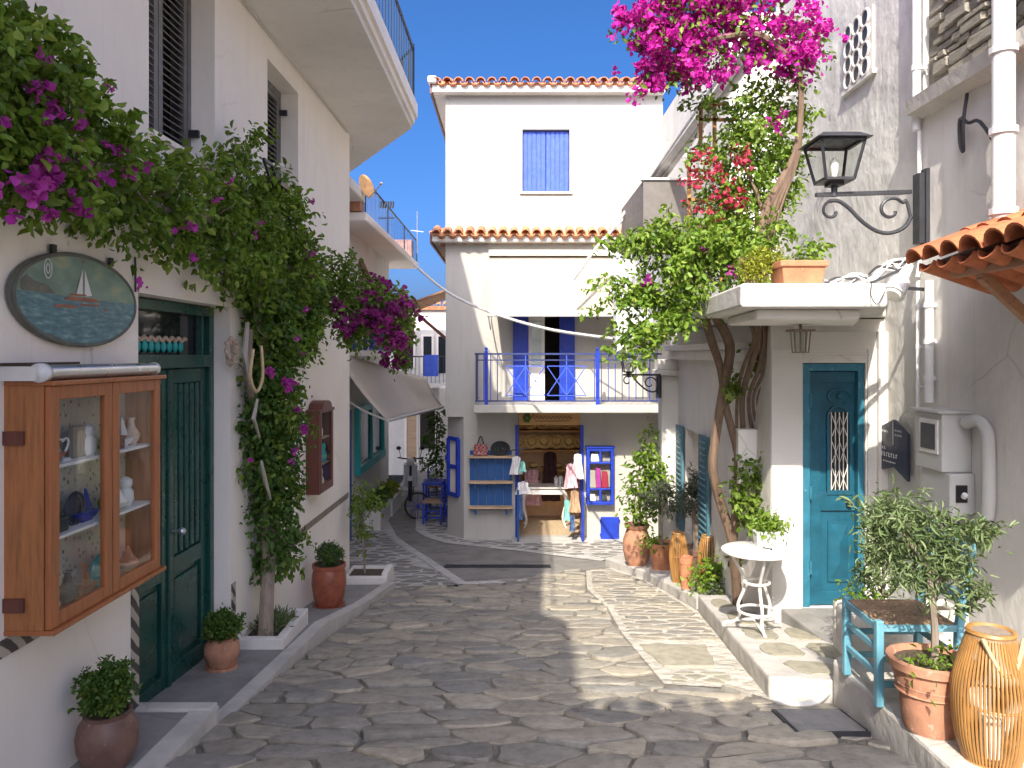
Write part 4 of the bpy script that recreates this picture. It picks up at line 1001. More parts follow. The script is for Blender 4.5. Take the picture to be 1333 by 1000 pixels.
zl1 = -2.035
t = pot('flower_pot', (-2.0,3.80,zl1), round_pot(.145,.275), M['terra_brown'], 'dark brown round clay pot with basil on the lower landing', soilr=(.10,.26))
leaves('basil_bush', [(-2.0,3.80,zl1+.36,.085,.085,.09)]+sprays([(-2.0,3.80,zl1+.36,.09)], 60, .09, 3, (0,0,.8), .3, .016, 4), 2600, .026, M['leaf_dark'], t, 41, ratio=.6, twig=.025, droop=-.3, up=.6); leaves('basil_bush', [(-2.0,3.80,zl1+.37,.10,.10,.105)], 900, .026, M['leaf_vine'], t, 42, twig=.02, droop=-.3)
z2 = -2.255
t = pot('flower_pot', (-2.085,5.52,z2), [(.09,.03)]+[(r,z+.03) for r,z in round_pot(.125,.20)[1:]], M['terracotta2'], 'round terracotta pot with basil beside the green door', soilr=(.085,.21), saucer=.11)
leaves('basil_bush', [(-2.085,5.52,z2+.28,.10,.10,.075)]+sprays([(-2.085,5.52,z2+.28,.10)], 60, .07, 4, (0,0,.6), .3, .016, 4), 2400, .026, M['leaf_dark'], t, 43, twig=.025, droop=-.3, up=.6); leaves('basil_bush', [(-2.085,5.52,z2+.29,.115,.115,.085)], 900, .026, M['leaf_vine'], t, 44, twig=.02, droop=-.3)
z3 = zs(7.9)+.06
t = pot('flower_pot', (-1.87,7.85,z3), [(.13,.03),(.155,.1),(.175,.25),(.165,.36),(.15,.40),(.17,.405),(.17,.44),(.155,.44),(.15,.40)], M['terra_red'], 'tall glazed red clay pot with clipped herb ball by the white wall', soilr=(.15,.42), saucer=.165)
leaves('herb_ball', [(-1.87,7.85,z3+.52,.12,.12,.105)]+sprays([(-1.87,7.85,z3+.51,.12)], 50, .06, 4, (0,0,.5), .3, .016, 4), 2600, .022, M['leaf_dark'], t, 45, twig=.02, droop=-.3); leaves('herb_ball', [(-1.87,7.85,z3+.52,.13,.13,.115)], 1200, .02, M['leaf_grey'], t, 46, twig=.02, droop=-.3)
# planter box of the vine
PB = thing('planter_box', (-1.96,6.3,-2.35), 'whitewashed masonry planter box at the foot of the climbing vine', 'planter box')
m = MB(); x0,x1,y0,y1,z0,z1 = -2.14,-1.77,5.95,6.68,-2.42,-2.20
m.box(x0,x1,y0,y0+.07,z0,z1); m.box(x0,x1,y1-.07,y1,z0,z1); m.box(x1-.07,x1,y0+.07,y1-.07,z0,z1); m.box(x0,x0+.03,y0+.07,y1-.07,z0,z1); m.build('box', M['white2'], PB, bevel=.01)
m = MB(); m.box(x0+.03,x1-.07,y0+.07,y1-.07,z0,z1-.04); m.build('soil', M['soil'], PB)
leaves('grass_tuft', [(-1.95,6.3,-2.2,.13,.26,.03)], 500, .06, M['leaf_olive'], PB, 47, ratio=.12, droop=-1.2, twig=.03)
PB2 = thing('planter_box', (-1.75,9.5,-2.95), 'small whitewashed planter box with a sapling at the house corner', 'planter box')
m = MB(); x0,x1,y0,y1,z0,z1 = -2.02,-1.50,9.22,9.75,-3.0,zs(9.4)+.17
m.box(x0,x1,y0,y0+.07,z0,z1); m.box(x0,x1,y1-.07,y1,z0,z1); m.box(x1-.08,x1,y0+.07,y1-.07,z0,z1+.03); m.box(x0,x0+.03,y0+.07,y1-.07,z0,z1); m.build('box', M['white2'], PB2, bevel=.012)
m = MB(); m.box(x0+.03,x1-.08,y0+.07,y1-.07,z0,z1-.03); m.build('soil', M['soil'], PB2)
SP = thing('sapling', (-1.82,9.5,z1-.03), 'thin leafy sapling growing in the corner planter box', 'sapling')
m = MB(); m.tube([(-1.82,9.5,z1-.04),(-1.84,9.5,z1+.4),(-1.83,9.5,z1+.95)], [.016,.012,.008], 6); m.tube([(-1.84,9.5,z1+.6),(-1.65,9.45,z1+.85)], [.008,.005], 5); m.build('trunk', M['greybark'], SP, True)
leaves('crown', bl([(470,655,14),(485,650,12),(470,680,10),(478,700,8),(495,652,7),(465,640,7),(472,715,6)], 9.5), 420, .06, M['leaf_vine'], SP, 48)
# --- plants on the right
UP_ = [(.11,0),(.16,.08),(.19,.22),(.185,.36),(.15,.46),(.135,.50),(.165,.53),(.17,.565),(.14,.565),(.13,.50)]
ub = P(829,745,10.45); ub = (ub[0],ub[1],zs(10.45)+.115)
t = pot('large_urn', ub, UP_, M['terracotta2'], 'large terracotta urn holding the tall leafy potted tree', soilr=(.135,.54))
TP = thing('potted_tree', (ub[0],ub[1],ub[2]+.54), 'tall bright green leafy plant growing in the large terracotta urn', 'plant')
m = MB()
for k in range(6): m.tube(wander((ub[0]+rg.uniform(-.06,.06),ub[1],ub[2]+.5), P(838+rg.uniform(-18,18),600+rg.uniform(0,40),10.4), 4, .03, rg), [.012,.01,.009,.007,.004], 5)
m.build('stems', M['bark'], TP, True)
leaves('crown', bl([(845,570,9),(845,595,18),(838,620,24),(858,618,18),(825,640,16),(850,645,20),(835,665,18),(820,665,9),(846,556,6)], 10.4), 900, .075, M['leaf_lime'], TP, 51, ratio=.5, twig=.07, per=4)
leaves('crown', bl([(850,600,20),(855,630,20),(840,650,18)], 10.45), 350, .07, M['leaf_vine'], TP, 52, per=4)
def olive(px, py, y, crown, trunk, label, n, seed, mat='leaf_grey', lw=.05):
    t = thing('olive_tree', P(px,py,y), label, 'olive tree')
    m = MB()
    for a in trunk: m.tube([P(*q) for q in a[0]], a[1], 7)
    m.build('trunk', M['greybark'], t, True)
    cb = [(*P(c[0],c[1],c[3]), c[2]/F*c[3]) for c in crown]
    leaves('crown', cb, int(n*.62), lw, M[mat], t, seed, ratio=.22, twig=.05, droop=.2)
    leaves('crown', sprays(cb, 16 if n > 1500 else 8, .2, seed, (0,0,.5), .7, .022), int(n*.4), lw, M[mat], t, seed+100, ratio=.22, twig=.02, per=4, droop=.1)
    return t
pp = P(861,750,10.05); pp = (pp[0],pp[1],zs(10.05)+.115)
pot('flower_pot', pp, rimmed(.155,.36,.75), M['terracotta'], 'plain terracotta pot between the large urn and the amber lanterns', soilr=(.14,.33))
leaves('trailing_plant', [(pp[0]-.14,pp[1]-.05,pp[2]+.38,.13,.1,.05)], 200, .05, M['leaf_lime'], TP, 53)
olive(862,705,10.05, [(850,650,12,10.05),(870,655,16,10.05),(862,635,11,10.05),(880,648,9,10.05)], [([(862,722,10.05),(861,690,10.05),(863,650,10.05)],[.02,.018,.012])], 'small grey leaved olive standard in the plain terracotta pot', 900, 54, lw=.06)
pq = P(905,752,9.0); pq = (pq[0],pq[1],zs(9.0)+.115)
pot('flower_pot', (pq[0]+.03,9.15,pq[2]), rimmed(.17,.38,.7), M['terra_brown'], 'brown clay pot behind the amber lanterns', soilr=(.15,.35))
olive(906,720,9.15, [(890,655,17,9.15),(912,655,20,9.15),(905,640,12,9.15),(922,660,10,9.15),(905,625,8,9.15)], [([(908,725,9.15),(906,690,9.15),(905,655,9.15)],[.055,.05,.04])], 'thick trunked grey olive standing behind the amber lanterns', 1700, 55, lw=.055)
def cane_lantern(name, loc, prof, n, label, hoop=True, mat='bamboo', rr=.006, rope=True):
    t = thing(name, loc, label, 'lantern')
    c = MB(); p = [(prof[i][0], 0, prof[i][1]) for i in range(len(prof))]; c.tube(p, rr, 5); me = meshpart('cane', c, M[mat], True)
    for k in range(n): place(me, t, loc, (0,0,2*math.pi*k/n))
    for r, z, th in ((prof[0][0],prof[0][1],.012),(prof[-1][0],prof[-1][1],.014),(max(q[0] for q in prof)-.006,[q[1] for q in prof if q[0]==max(w[0] for w in prof)][0],.006)):
        m = MB(); m.tube([(loc[0]+r*math.cos(2*math.pi*i/24),loc[1]+r*math.sin(2*math.pi*i/24),loc[2]+z) for i in range(24)], th, 6, True); m.build('hoop', M[mat], t, True)
    m = MB(); m.lathe([(prof[0][0]*.97,.0),(prof[0][0]*.97,.02)], loc, 20); m.build('base', M[mat], t)
    if rope:
        m = MB(); zt = prof[-1][1]; r = prof[-1][0]
        m.tube([(loc[0]-r+2*r*i/10*1.0, loc[1]-r*.95-.04*math.sin(math.pi*i/10), loc[2]+zt-.16*math.sin(math.pi*i/10)) for i in range(11)], .010, 6); m.build('rope_handle', M['rope'], t, True)
    return t
for (px,py,y,h,r,lab) in ((883,768,9.0,.58,.10,'slim amber cane lantern leaning next to the small orange pot'),(922,782,8.6,.58,.11,'amber cane lantern half hidden behind leafy green plants')):
    q = P(px,py,y); q = (q[0],q[1],zs(y)+.115)
    cane_lantern('cane_lantern', q, [(r*.6,0),(r*.85,h*.25),(r,h*.55),(r*.9,h*.8),(r*.6,h)], 26, lab, rr=.008, rope=False)
q = P(893,772,8.55); q = (q[0],q[1],zs(8.55)+.115); pot('flower_pot', q, rimmed(.075,.36,.7), M['terracotta'], 'tall narrow orange clay pot in front of the amber lanterns', soilr=(.065,.33))
q = P(938,795,8.2)
GP = thing('leafy_plant', (q[0],8.25,zs(8.25)+.12), 'low leafy green plants spilling over the kerb by the bistro table', 'plant')
leaves('foliage', bl([(920,745,14),(935,735,14),(930,765,16),(945,750,14),(925,780,10),(905,760,8)], 8.25), 700, .06, M['leaf_lime'], GP, 56, per=5)
leaves('foliage', bl([(935,775,14),(938,785,10)], 8.1), 500, .04, M['leaf_grey'], GP, 57)
q = P(978,792,7.75); q = (q[0],7.6,zs(7.6)+.14)
pot('concrete_planter', q, [(.17,0),(.20,.1),(.25,.30),(.27,.36),(.27,.39),(.24,.39),(.23,.34)], M['kerb'], 'round whitewashed concrete planter behind the bistro table', 'planter', soilr=(.23,.36))
PL2 = thing('leafy_plant', (q[0],q[1],q[2]+.36), 'dark green plant filling the round concrete planter', 'plant')
leaves('foliage', [(q[0],q[1],q[2]+.46,.22,.2,.12)], 900, .06, M['leaf_vine'], PL2, 58)
m = MB(); m.tube([(q[0],q[1],q[2]+.34),(q[0],q[1],q[2]+.45)], .02, 6); m.build('stem', M['bark'], PL2)
# olive tree in its pot in front of the wall
op = (2.14,3.92,-1.915)
op = ((1212-HX)/F*3.92, 3.92, -1.905)
t = pot('flower_pot', op, [(.125,0),(.135,.03),(.15,.16),(.185,.30),(.185,.315),(.205,.32),(.21,.36),(.185,.365),(.175,.33)], M['terracotta2'], 'big terracotta pot with rope rim holding the olive tree', soilr=(.175,.335))
m = MB()
for zz in (.20,.235): m.tube([(op[0]+.165*math.cos(2*math.pi*i/28),op[1]+.165*math.sin(2*math.pi*i/28),op[2]+zz) for i in range(28)], .006, 5, True)
m.build('moulded_ring', M['terracotta2'], t, True)
oc = [(1175,690,28),(1212,690,36),(1195,728,34),(1240,718,30),(1152,672,20),(1225,755,22),(1172,742,22),(1252,695,22),(1265,748,15),(1195,662,18),(1280,708,14),(1262,775,10),(1140,700,14),(1235,668,12),(1160,650,10),(1210,770,14),(1290,690,6)]
olive(1213,850,3.92, [(x,y,r,3.95) for x,y,r in oc], [([(1216,872,3.92),(1217,820,3.92),(1212,770,3.92),(1205,720,3.92)],[.022,.018,.016,.012]),([(1212,780,3.92),(1235,730,3.95),(1250,700,3.97)],[.012,.009,.005]),([(1207,740,3.92),(1180,700,3.93),(1160,670,3.95)],[.01,.007,.004])], 'bushy green olive tree growing in the big terracotta pot', 3000, 61, 'leaf_olive', .052)
leaves('succulent', [(op[0]-.06,op[1]-.08,op[2]+.35,.10,.06,.03),(op[0]+.1,op[1]-.05,op[2]+.35,.05,.06,.03)], 260, .035, M['leaf_vine'], t, 62, ratio=.5)
olive(1150,790,5.0, [(x,y,r,5.0) for x,y,r in ((1150,670,24),(1140,700,24),(1155,730,24),(1148,765,18),(1135,735,16),(1165,690,18))], [([(1150,800,5.0),(1150,740,5.0),(1148,680,5.0)],[.012,.010,.006])], 'dark narrow leaved olive bush behind the blue chair', 2000, 63, 'leaf_olive', .05)
TR = thing('trough_planter', (2.3,4.95,-1.95), 'rough whitewashed trough planter behind the blue chair', 'planter')
m = MB(); m.box(2.14,2.9,4.86,4.92,-1.95,-1.63); m.box(2.14,2.9,5.08,5.14,-1.95,-1.63); m.box(2.14,2.2,4.92,5.08,-1.95,-1.63); m.box(2.84,2.9,4.92,5.08,-1.95,-1.63); m.build('box', M['kerb'], TR, bevel=.02)
m = MB(); m.box(2.2,2.84,4.92,5.08,-1.95,-1.66); m.build('soil', M['soil'], TR)
leaves('herbs', [(2.25,5.0,-1.6,.08,.06,.08),(2.4,5.0,-1.62,.08,.06,.06)], 300, .04, M['leaf_lime'], TR, 64)
# ---------------------------------------------------------------- things on the left wall
CB = thing('display_cabinet', LWT((.1,3.81,-1.22)), 'wall mounted brown wooden display cabinet with two glazed doors of souvenirs', 'display cabinet')
y0,y1,z0,z1,dp = 3.31,4.31,-1.19,-.135,.20
m = MB(LWT); m.box(0,dp-.03,y0,y0+.022,z0,z1); m.box(0,dp-.03,y1-.022,y1,z0,z1); m.box(0,dp-.03,y0+.022,y1-.022,z1-.022,z1); m.box(0,dp-.03,y0+.022,y1-.022,z0,z0+.022); m.build('carcass', M['brownwood2'], CB)
m = MB(LWT); m.box(-.0,dp+.02,y0-.005,y1+.03,z1+.001,z1+.022); m.box(0,dp+.02,y0-.005,y1+.03,z0-.022,z0-.001); m.build('top_and_bottom_board', M['brownwood'], CB, bevel=.004)
mm, n, l, bb = newmat('patterned_cloth'); co = coords(n, l, (1,1,1), 'World')
vz = n.new("ShaderNodeTexVoronoi"); vz.inputs['Scale'].default_value = 26; l.new(co, vz.inputs[0])
nz = noise(n, l, coords(n, l, (1,3,1), 'World'), 16, 6, .75)
c1 = ramp(n, l, vz.outputs['Distance'], [(.20,(.16,.15,.14)),(.32,(.60,.57,.50))])
l.new(mixc(n, l, ramp(n, l, nz, [(.45,(0,0,0)),(.6,(1,1,1))]), c1, (.52,.50,.44)), bb.inputs['Base Color']); bb.inputs['Roughness'].default_value = .9
M['cloth'] = mm
m = MB(LWT); m.box(.004,.012,y0+.022,y1-.022,z0+.022,z1-.022); m.build('patterned_backing', M['cloth'], CB)
for zz in (-.50,-.82):
    m = MB(LWT); m.box(.012,dp-.04,y0+.022,y1-.022,zz-.007,zz+.007); m.build('glass_shelf', M['white_plastic'], CB)
for a, c in ((y0+.005,3.805),(3.815,y1-.003)):
    m = MB(LWT); w = .062; o0, o1 = dp-.028, dp
    m.box(o0,o1,a,a+w,z0,z1); m.box(o0,o1,c-w,c,z0,z1); m.box(o0,o1,a+w,c-w,z1-w,z1); m.box(o0,o1,a+w,c-w,z0,z0+w)
    d = m.build('cabinet_door', M['brownwood'], CB, bevel=.004)
    m = MB(LWT); m.box(dp-.016,dp-.012,a+w,c-w,z0+w,z1-w); m.build('pane', M['cabglass'], d)
for zz in (-1.08,-.36):
    m = MB(LWT); m.box(.0,.09,y0-.012,y0-.001,zz-.03,zz+.03); m.build('hinge_strap', M['darkredwood'], CB)
# souvenirs inside
def souvenir(y, z, kind, label, mat):
    m = MB(LWT); o = .09
    if kind == 'frame':
        m.box(o-.01,o+.01,y-.055,y-.035,z,z+.15); m.box(o-.01,o+.01,y+.035,y+.055,z,z+.15); m.box(o-.01,o+.01,y-.035,y+.035,z,z+.02); m.box(o-.01,o+.01,y-.035,y+.035,z+.13,z+.15); m.box(o-.006,o,y-.035,y+.035,z+.02,z+.13)
        tag(m.build('picture_frame', M[mat]), label, 'picture frame')
    elif kind == 'heart':
        m.tube([(o,y+.045*math.sin(t)**3,z+.07+.035*(1.1*math.cos(t)-.4*math.cos(2*t)-.16*math.cos(3*t))) for t in [2*math.pi*i/20 for i in range(20)]], .006, 6, True); m.box(o-.02,o+.02,y-.03,y+.03,z,z+.012); m.tube([(o,y,z+.01),(o,y,z+.03)],.004,5)
        tag(m.build('heart_ornament', M[mat], smooth=True), label, 'ornament')
    elif kind == 'boat':
        m.hexa([(o-.02,y-.05,z+.012),(o+.02,y-.05,z+.012),(o+.02,y+.05,z+.012),(o-.02,y+.05,z+.012),(o-.03,y-.09,z+.045),(o+.03,y-.09,z+.045),(o+.03,y+.09,z+.045),(o-.03,y+.09,z+.045)]); m.box(o-.015,o+.015,y-.04,y+.04,z,z+.012)
        m.tube([(o,y,z+.04),(o,y,z+.16)], .004, 5); m.hexa([(o-.002,y+.006,z+.06),(o+.002,y+.006,z+.06),(o+.002,y+.06,z+.06),(o-.002,y+.06,z+.06),(o-.002,y+.006,z+.155),(o+.002,y+.006,z+.155),(o+.002,y+.012,z+.155),(o-.002,y+.012,z+.155)])
        tag(m.build('model_boat', M[mat]), label, 'model boat')
    elif kind == 'vase':
        p = LWT((o,y,z)); v = MB(); v.lathe([(.022,0),(.04,.03),(.045,.06),(.022,.10),(.015,.13),(.022,.15),(.016,.15)], p, 14); tag(v.build('vase', M[mat], smooth=True), label, 'vase')
    elif kind == 'owl':
        p = LWT((o,y,z)); v = MB(); v.lathe([(.03,0),(.042,.03),(.04,.075),(.028,.095),(.036,.115),(.034,.14),(.012,.155)], p, 12); tag(v.build('figurine', M[mat], smooth=True), label, 'figurine')
    elif kind == 'plate':
        m.tube([(o,y+.075*math.cos(t),z+.078+.075*math.sin(t)) for t in [2*math.pi*i/22 for i in range(22)]], .008, 6, True); p = [(o-.01,y+.07*math.cos(2*math.pi*i/22),z+.078+.07*math.sin(2*math.pi*i/22)) for i in range(22)]
        m.add(p, [tuple(range(22))]); tag(m.build('plate', M[mat], smooth=True), label, 'plate')
    elif kind == 'box':
        m.box(o-.035,o+.035,y-.05,y+.05,z,z+.05); m.box(o-.038,o+.038,y-.053,y+.053,z+.051,z+.068); tag(m.build('trinket_box', M[mat], bevel=.004), label, 'trinket box')
    elif kind == 'shell':
        p = LWT((o,y,z)); v = MB(); v.lathe([(.02,0),(.05,.02),(.055,.04),(.035,.07),(.03,.075),(.018,.10),(.004,.13)], p, 12); tag(v.build('sea_shell', M[mat], smooth=True), label, 'shell')
for a in ((3.70,-.493,'frame','small gilt picture frame on the top cabinet shelf','greybark'),(3.58,-.493,'heart','white heart ornament on the top cabinet shelf','white_plastic'),(3.48,-.493,'boat','reddish model boat on the top cabinet shelf','terra_red'),
          (4.10,-.493,'boat','white model sailing boat on the top cabinet shelf','white_plastic'),(4.02,-.493,'box','carved brown trinket box on the top cabinet shelf','darkredwood'),
          (3.52,-.813,'box','dark trinket box on the middle cabinet shelf','iron'),(3.68,-.813,'plate','dark round plate on the middle cabinet shelf','navy'),(3.96,-.813,'vase','golden yellow vase on the middle cabinet shelf','leaf_yellow'),(4.14,-.813,'owl','white owl figurine on the middle cabinet shelf','white_plastic'),
          (3.46,-1.168,'shell','large tan sea shell on the cabinet floor','shell'),(3.62,-1.168,'vase','small dark vase on the cabinet floor','iron'),(4.0,-1.168,'owl','olive green figurine on the cabinet floor','leaf_olive'),(4.17,-1.168,'shell','rust coloured shell on the cabinet floor','terracotta'),(3.40,-.493,'vase','turquoise vase at the end of the top cabinet shelf','turq'),(4.20,-.493,'vase','tan vase on the top cabinet shelf','shell'),(3.78,-.493,'owl','pale owl figurine on the top cabinet shelf','white_plastic'),(3.42,-.813,'owl','tan owl figurine on the middle cabinet shelf','shell'),(3.76,-.813,'boat','blue model boat on the middle cabinet shelf','blue_paint'),(4.05,-.813,'shell','pale shell on the middle cabinet shelf','bulb'),(3.74,-1.168,'boat','brown model boat on the cabinet floor','brownwood'),(3.90,-1.168,'plate','turquoise plate on the cabinet floor','turq')):
    souvenir(*a)
# rolled blind on top of the cabinet
RBL = thing('rolled_blind', LWT((.12,3.8,-.11)), 'silver rolled up blind lying on top of the brown display cabinet', 'blind')
m = MB(LWT); m.tube([(.16,3.33,-.078),(.16,4.30,-.078)], .034, 16); m.build('roller', M['alu'], RBL, True)
m = MB(LWT); m.tube([(.16,3.29,-.078),(.16,3.329,-.078)], .042, 16); m.tube([(.16,4.301,-.078),(.16,4.32,-.078)], .036, 14); m.build('end_cap', M['white_plastic'], RBL, True)
m = MB(LWT); m.box(.0,.16,3.27,3.288,-.112,-.05); m.box(.0,.14,4.30,4.318,-.112,-.07); m.build('bracket', M['white_metal'], RBL)
# painted oval sign
OV = thing('oval_sign', LWT((.02,3.84,.03)), 'oval painted wooden sign of a sailing boat at sea in a dark frame', 'sign')
cy, cz, a_, b_ = 3.84, .27, .515, .222
def ell(y, z, k=1): return
def ellpts(k, n=48, t0=0, t1=2*math.pi): return [(cy+a_*k*math.cos(t0+(t1-t0)*i/n), cz+b_*k*math.sin(t0+(t1-t0)*i/n)) for i in range(n+1)]
m = MB(LWT); m.add([(.01,y,z) for y, z in ellpts(1.04)[:-1]] + [(.03,y,z) for y, z in ellpts(1.04)[:-1]], [tuple(range(48,96))[::-1], tuple(range(48))] + [(i,(i+1)%48,48+(i+1)%48,48+i) for i in range(48)]); m.build('board', simple('weathered_board', (.13,.135,.115), .6), OV)
m = MB(LWT); m.tube([(.03,y,z) for y, z in ellpts(1.0)[:-1]], .011, 8, True); m.build('frame', simple('weathered_frame', (.13,.14,.12), .6, var=.3, worn=(.25,.25,.21)), OV, True)
def paint(name, c0, c1, c2, sx, sz, scale):
    mm, n, l, bb = newmat(name); co = coords(n, l, (1,sx,sz), 'World')
    l.new(ramp(n, l, noise(n, l, co, scale, 6, .65), [(.3,c0),(.52,c1),(.72,c2)]), bb.inputs['Base Color']); bb.inputs['Roughness'].default_value = .35; return mm
M['psky'] = paint('painted_sky', (.09,.17,.14),(.16,.27,.21),(.38,.36,.18), 1.2, 3, 3.0)
M['psea'] = paint('painted_sea', (.02,.09,.12),(.06,.18,.22),(.22,.36,.36), 4, 16, 3.2)
M['pland'] = paint('painted_land', (.05,.06,.06),(.08,.09,.08),(.14,.14,.10), 3, 3, 6)
hz = .02
t1 = math.asin(hz/b_*.0+.06)
up_ = [(cy+a_*.985*math.cos(t), cz+b_*.985*math.sin(t)) for t in [t1+(math.pi-2*t1)*i/30 for i in range(31)]]
dn_ = [(cy+a_*.985*math.cos(t), cz+b_*.985*math.sin(t)) for t in [math.pi-t1+(math.pi+2*t1)*i/30 for i in range(31)]]
for nm, pts, mt in (('painted_sky', up_, 'psky'), ('painted_sea', dn_, 'psea')):
    m = MB(LWT); m.add([(.0345,y,z) for y, z in pts], [tuple(range(31))[::-1]]); m.build(nm, M[mt], OV)
m = MB(LWT); m.add([(.036,y,z) for y, z in ((3.37,.285),(3.62,.287),(3.55,.325),(3.46,.335),(3.40,.36),(3.36,.33))], [(5,4,3,2,1,0)]); m.add([(.036,y,z) for y, z in ((3.50,.085),(3.72,.055),(3.66,.075),(3.57,.10))], [(3,2,1,0)]); m.build('painted_land', M['pland'], OV)
m = MB(LWT); m.add([(.037,3.835,.29),(.037,3.835,.43),(.037,3.78,.30)], [(0,1,2)]); m.add([(.037,3.85,.29),(.037,3.85,.43),(.037,3.915,.30)], [(2,1,0)])
m.tube([(.037,3.555+.028*math.cos(t),.40+.045*math.sin(t)) for t in [2*math.pi*i/20 for i in range(20)]], .003, 5, True); m.tube([(.037,3.555+.013*math.cos(t),.40+.022*math.sin(t)) for t in [2*math.pi*i/14 for i in range(14)]], .003, 5, True); m.build('painted_sail', M['white_plastic'], OV)
m = MB(LWT)
for yy, zz, w, h in ((3.84,.265,.16,.022),(3.70,.225,.10,.018),(3.80,.29,.08,.012),(4.04,.225,.02,.014),(3.90,.245,.1,.012),(3.84,.455,.008,.02)): m.add([(.0375,yy-w,zz),(.0375,yy+w*.9,zz+.004),(.0375,yy+w*.7,zz+h),(.0375,yy-w*.8,zz+h*.8)], [(3,2,1,0)])
m.build('painted_hull', M['terra_red'], OV)
m = MB(LWT)
for yy in (3.62,4.12): m.box(.012,.03,yy-.015,yy+.015,cz+.205,cz+.25)
m.build('hanging_eye', M['iron'], OV)
m = MB(LWT); m.tube([(.012,3.96,.035),(.012,3.965,-.03),(.012,3.955,-.10)], .006, 5); tag(m.build('wall_cable', M['cable_white'], smooth=True), 'thin cable running down below the oval sign', 'cable')
m = MB(LWT); m.tube([(.012,4.40,.36),(.012,4.40,.50),(.012,4.395,.56)], .006, 5); tag(m.build('wall_cable', M['cable_black'], smooth=True), 'short dark cable above the green door lintel', 'cable')
# small arched cabinet
SC = thing('display_cabinet', LWT((.07,8.1,-1.45)), 'small dark red display cabinet with arched top near the house corner', 'display cabinet')
y0,y1,z0,z1,dp = 7.84,8.40,-1.43,-.60,.14
m = MB(LWT); m.box(0,dp,y0,y0+.03,z0,z1); m.box(0,dp,y1-.03,y1,z0,z1); m.box(0,dp,y0+.03,y1-.03,z0,z0+.03); m.box(0,.012,y0+.03,y1-.03,z0+.03,z1)
arch = [(y0-.02,z1),(y1+.02,z1),(y1+.02,z1+.03)]+[((y0+y1)/2+.19*math.cos(t),z1+.04+.08*math.sin(t)) for t in [math.pi*i/10 for i in range(11)]]+[(y0-.02,z1+.03)]
k = len(arch); m.add([(0,y,z) for y,z in arch]+[(dp+.01,y,z) for y,z in arch], [tuple(range(k)),tuple(range(2*k-1,k-1,-1))]+[(i,k+i,k+(i+1)%k,(i+1)%k) for i in range(k)]); m.build('carcass', M['darkredwood'], SC)
m = MB(LWT); m.box(dp-.02,dp+.004,y0+.03,y0+.08,z0+.03,z1); m.box(dp-.02,dp+.004,y1-.08,y1-.03,z0+.03,z1); m.box(dp-.02,dp+.004,y0+.08,y1-.08,z0+.03,z0+.08); m.build('door_frame', M['darkredwood'], SC)
m = MB(LWT); m.box(dp-.012,dp-.008,y0+.08,y1-.08,z0+.08,z1); m.build('pane', M['cabglass'], SC)
for zz in (-.88,-1.15):
    m = MB(LWT); m.box(.012,dp-.03,y0+.03,y1-.03,zz-.006,zz+.006); m.build('shelf', M['shelfwood'], SC)
for yy, zz, mt, lb in ((8.05,-.874,'white_plastic','white figurine on the top shelf of the arched cabinet'),(8.2,-1.144,'turq','turquoise figurine on the middle shelf of the arched cabinet'),(8.1,-1.40,'shell','tan figurine on the floor of the arched cabinet')):
    p = LWT((.07,yy,zz)); v = MB(); v.lathe([(.03,0),(.05,.04),(.05,.09),(.03,.13),(.04,.16),(.03,.2),(.01,.21)], p, 12); tag(v.build('figurine', M[mt], smooth=True), lb, 'figurine')
# wreath and driftwood by the door, lamp rail above
rgw = random.Random(4)
WR = thing('shell_wreath', LWP(301,480,.03), 'round shell wreath hanging on the wall beside the green door', 'wreath')
c0 = LWP(301,458,.04); m = MB()
for i in range(46):
    t = 2*math.pi*i/46; q = .092+rgw.uniform(-.012,.012); m.sphere((c0[0]+rgw.uniform(-.015,.015),c0[1]+q*math.cos(t),c0[2]+q*math.sin(t)), rgw.uniform(.010,.018), 6, 4)
m.tube([(c0[0],c0[1]+.09*math.cos(2*math.pi*i/24),c0[2]+.09*math.sin(2*math.pi*i/24)) for i in range(24)], .012, 6, True); m.build('ring', M['shell'], WR, True)
for (L, r, lb) in (([(322,420,.2),(318,460,.2),(326,500,.2)],.025,'upright driftwood stick hanging among the vine leaves beside the wreath'),([(340,600,.34),(345,625,.36),(352,650,.34)],.016,'bleached driftwood ring hung on the leafy vine trunk'),([(335,520,.32),(330,545,.33),(338,570,.3)],.016,'curved driftwood stick tied to the middle of the vine')):
    m = MB(); m.tube([LWP(*q) for q in L], [r*.6,r,r*.5], 7); tag(m.build('driftwood', M['drift'], smooth=True), lb, 'driftwood')
m = MB(); m.tube([LWP(330,455,.24),LWP(326,490,.25),LWP(334,510,.26),LWP(342,490,.25),LWP(340,450,.24)], .012, 6); tag(m.build('rope_loop', M['rope'], smooth=True), 'loop of pale rope hanging beside the shell wreath', 'rope')
WLr = thing('wall_lamp', LWP(350,240,.1), 'black flat wall lamp hanging from a white rail above the vine', 'wall lamp')
m = MB(); m.tube([LWP(270,215,.05),LWP(330,215,.12),LWP(372,215,.25)], .018, 8); m.build('rail', M['white_metal'], WLr, True)
c = Vector(LWP(357,240,.3)); m = MB(); m.obox(c, (.20,.30,.03), (0,R(12),0)); m.bar(c+Vector((0,-.1,.01)), c+Vector((-.05,-.1,.17)), .02,.02); m.bar(c+Vector((0,.1,.01)), c+Vector((-.05,.1,.17)), .02,.02); m.bar(c+Vector((-.05,-.1,.17)), c+Vector((-.05,.1,.17)), .02,.02); m.build('lamp_head', M['black'], WLr)
m = MB(); m.tube([(-2.19,5.2,2.83),(-2.10,5.9,2.775),(-2.12,6.6,2.79),(-2.08,7.3,2.77),(-2.08,8.2,2.785),(-2.07,9.6,2.78)], .007, 5); tag(m.build('ceiling_cable', M['cable_white'], smooth=True), 'white cable run along the joint of wall and balcony soffit', 'cable')

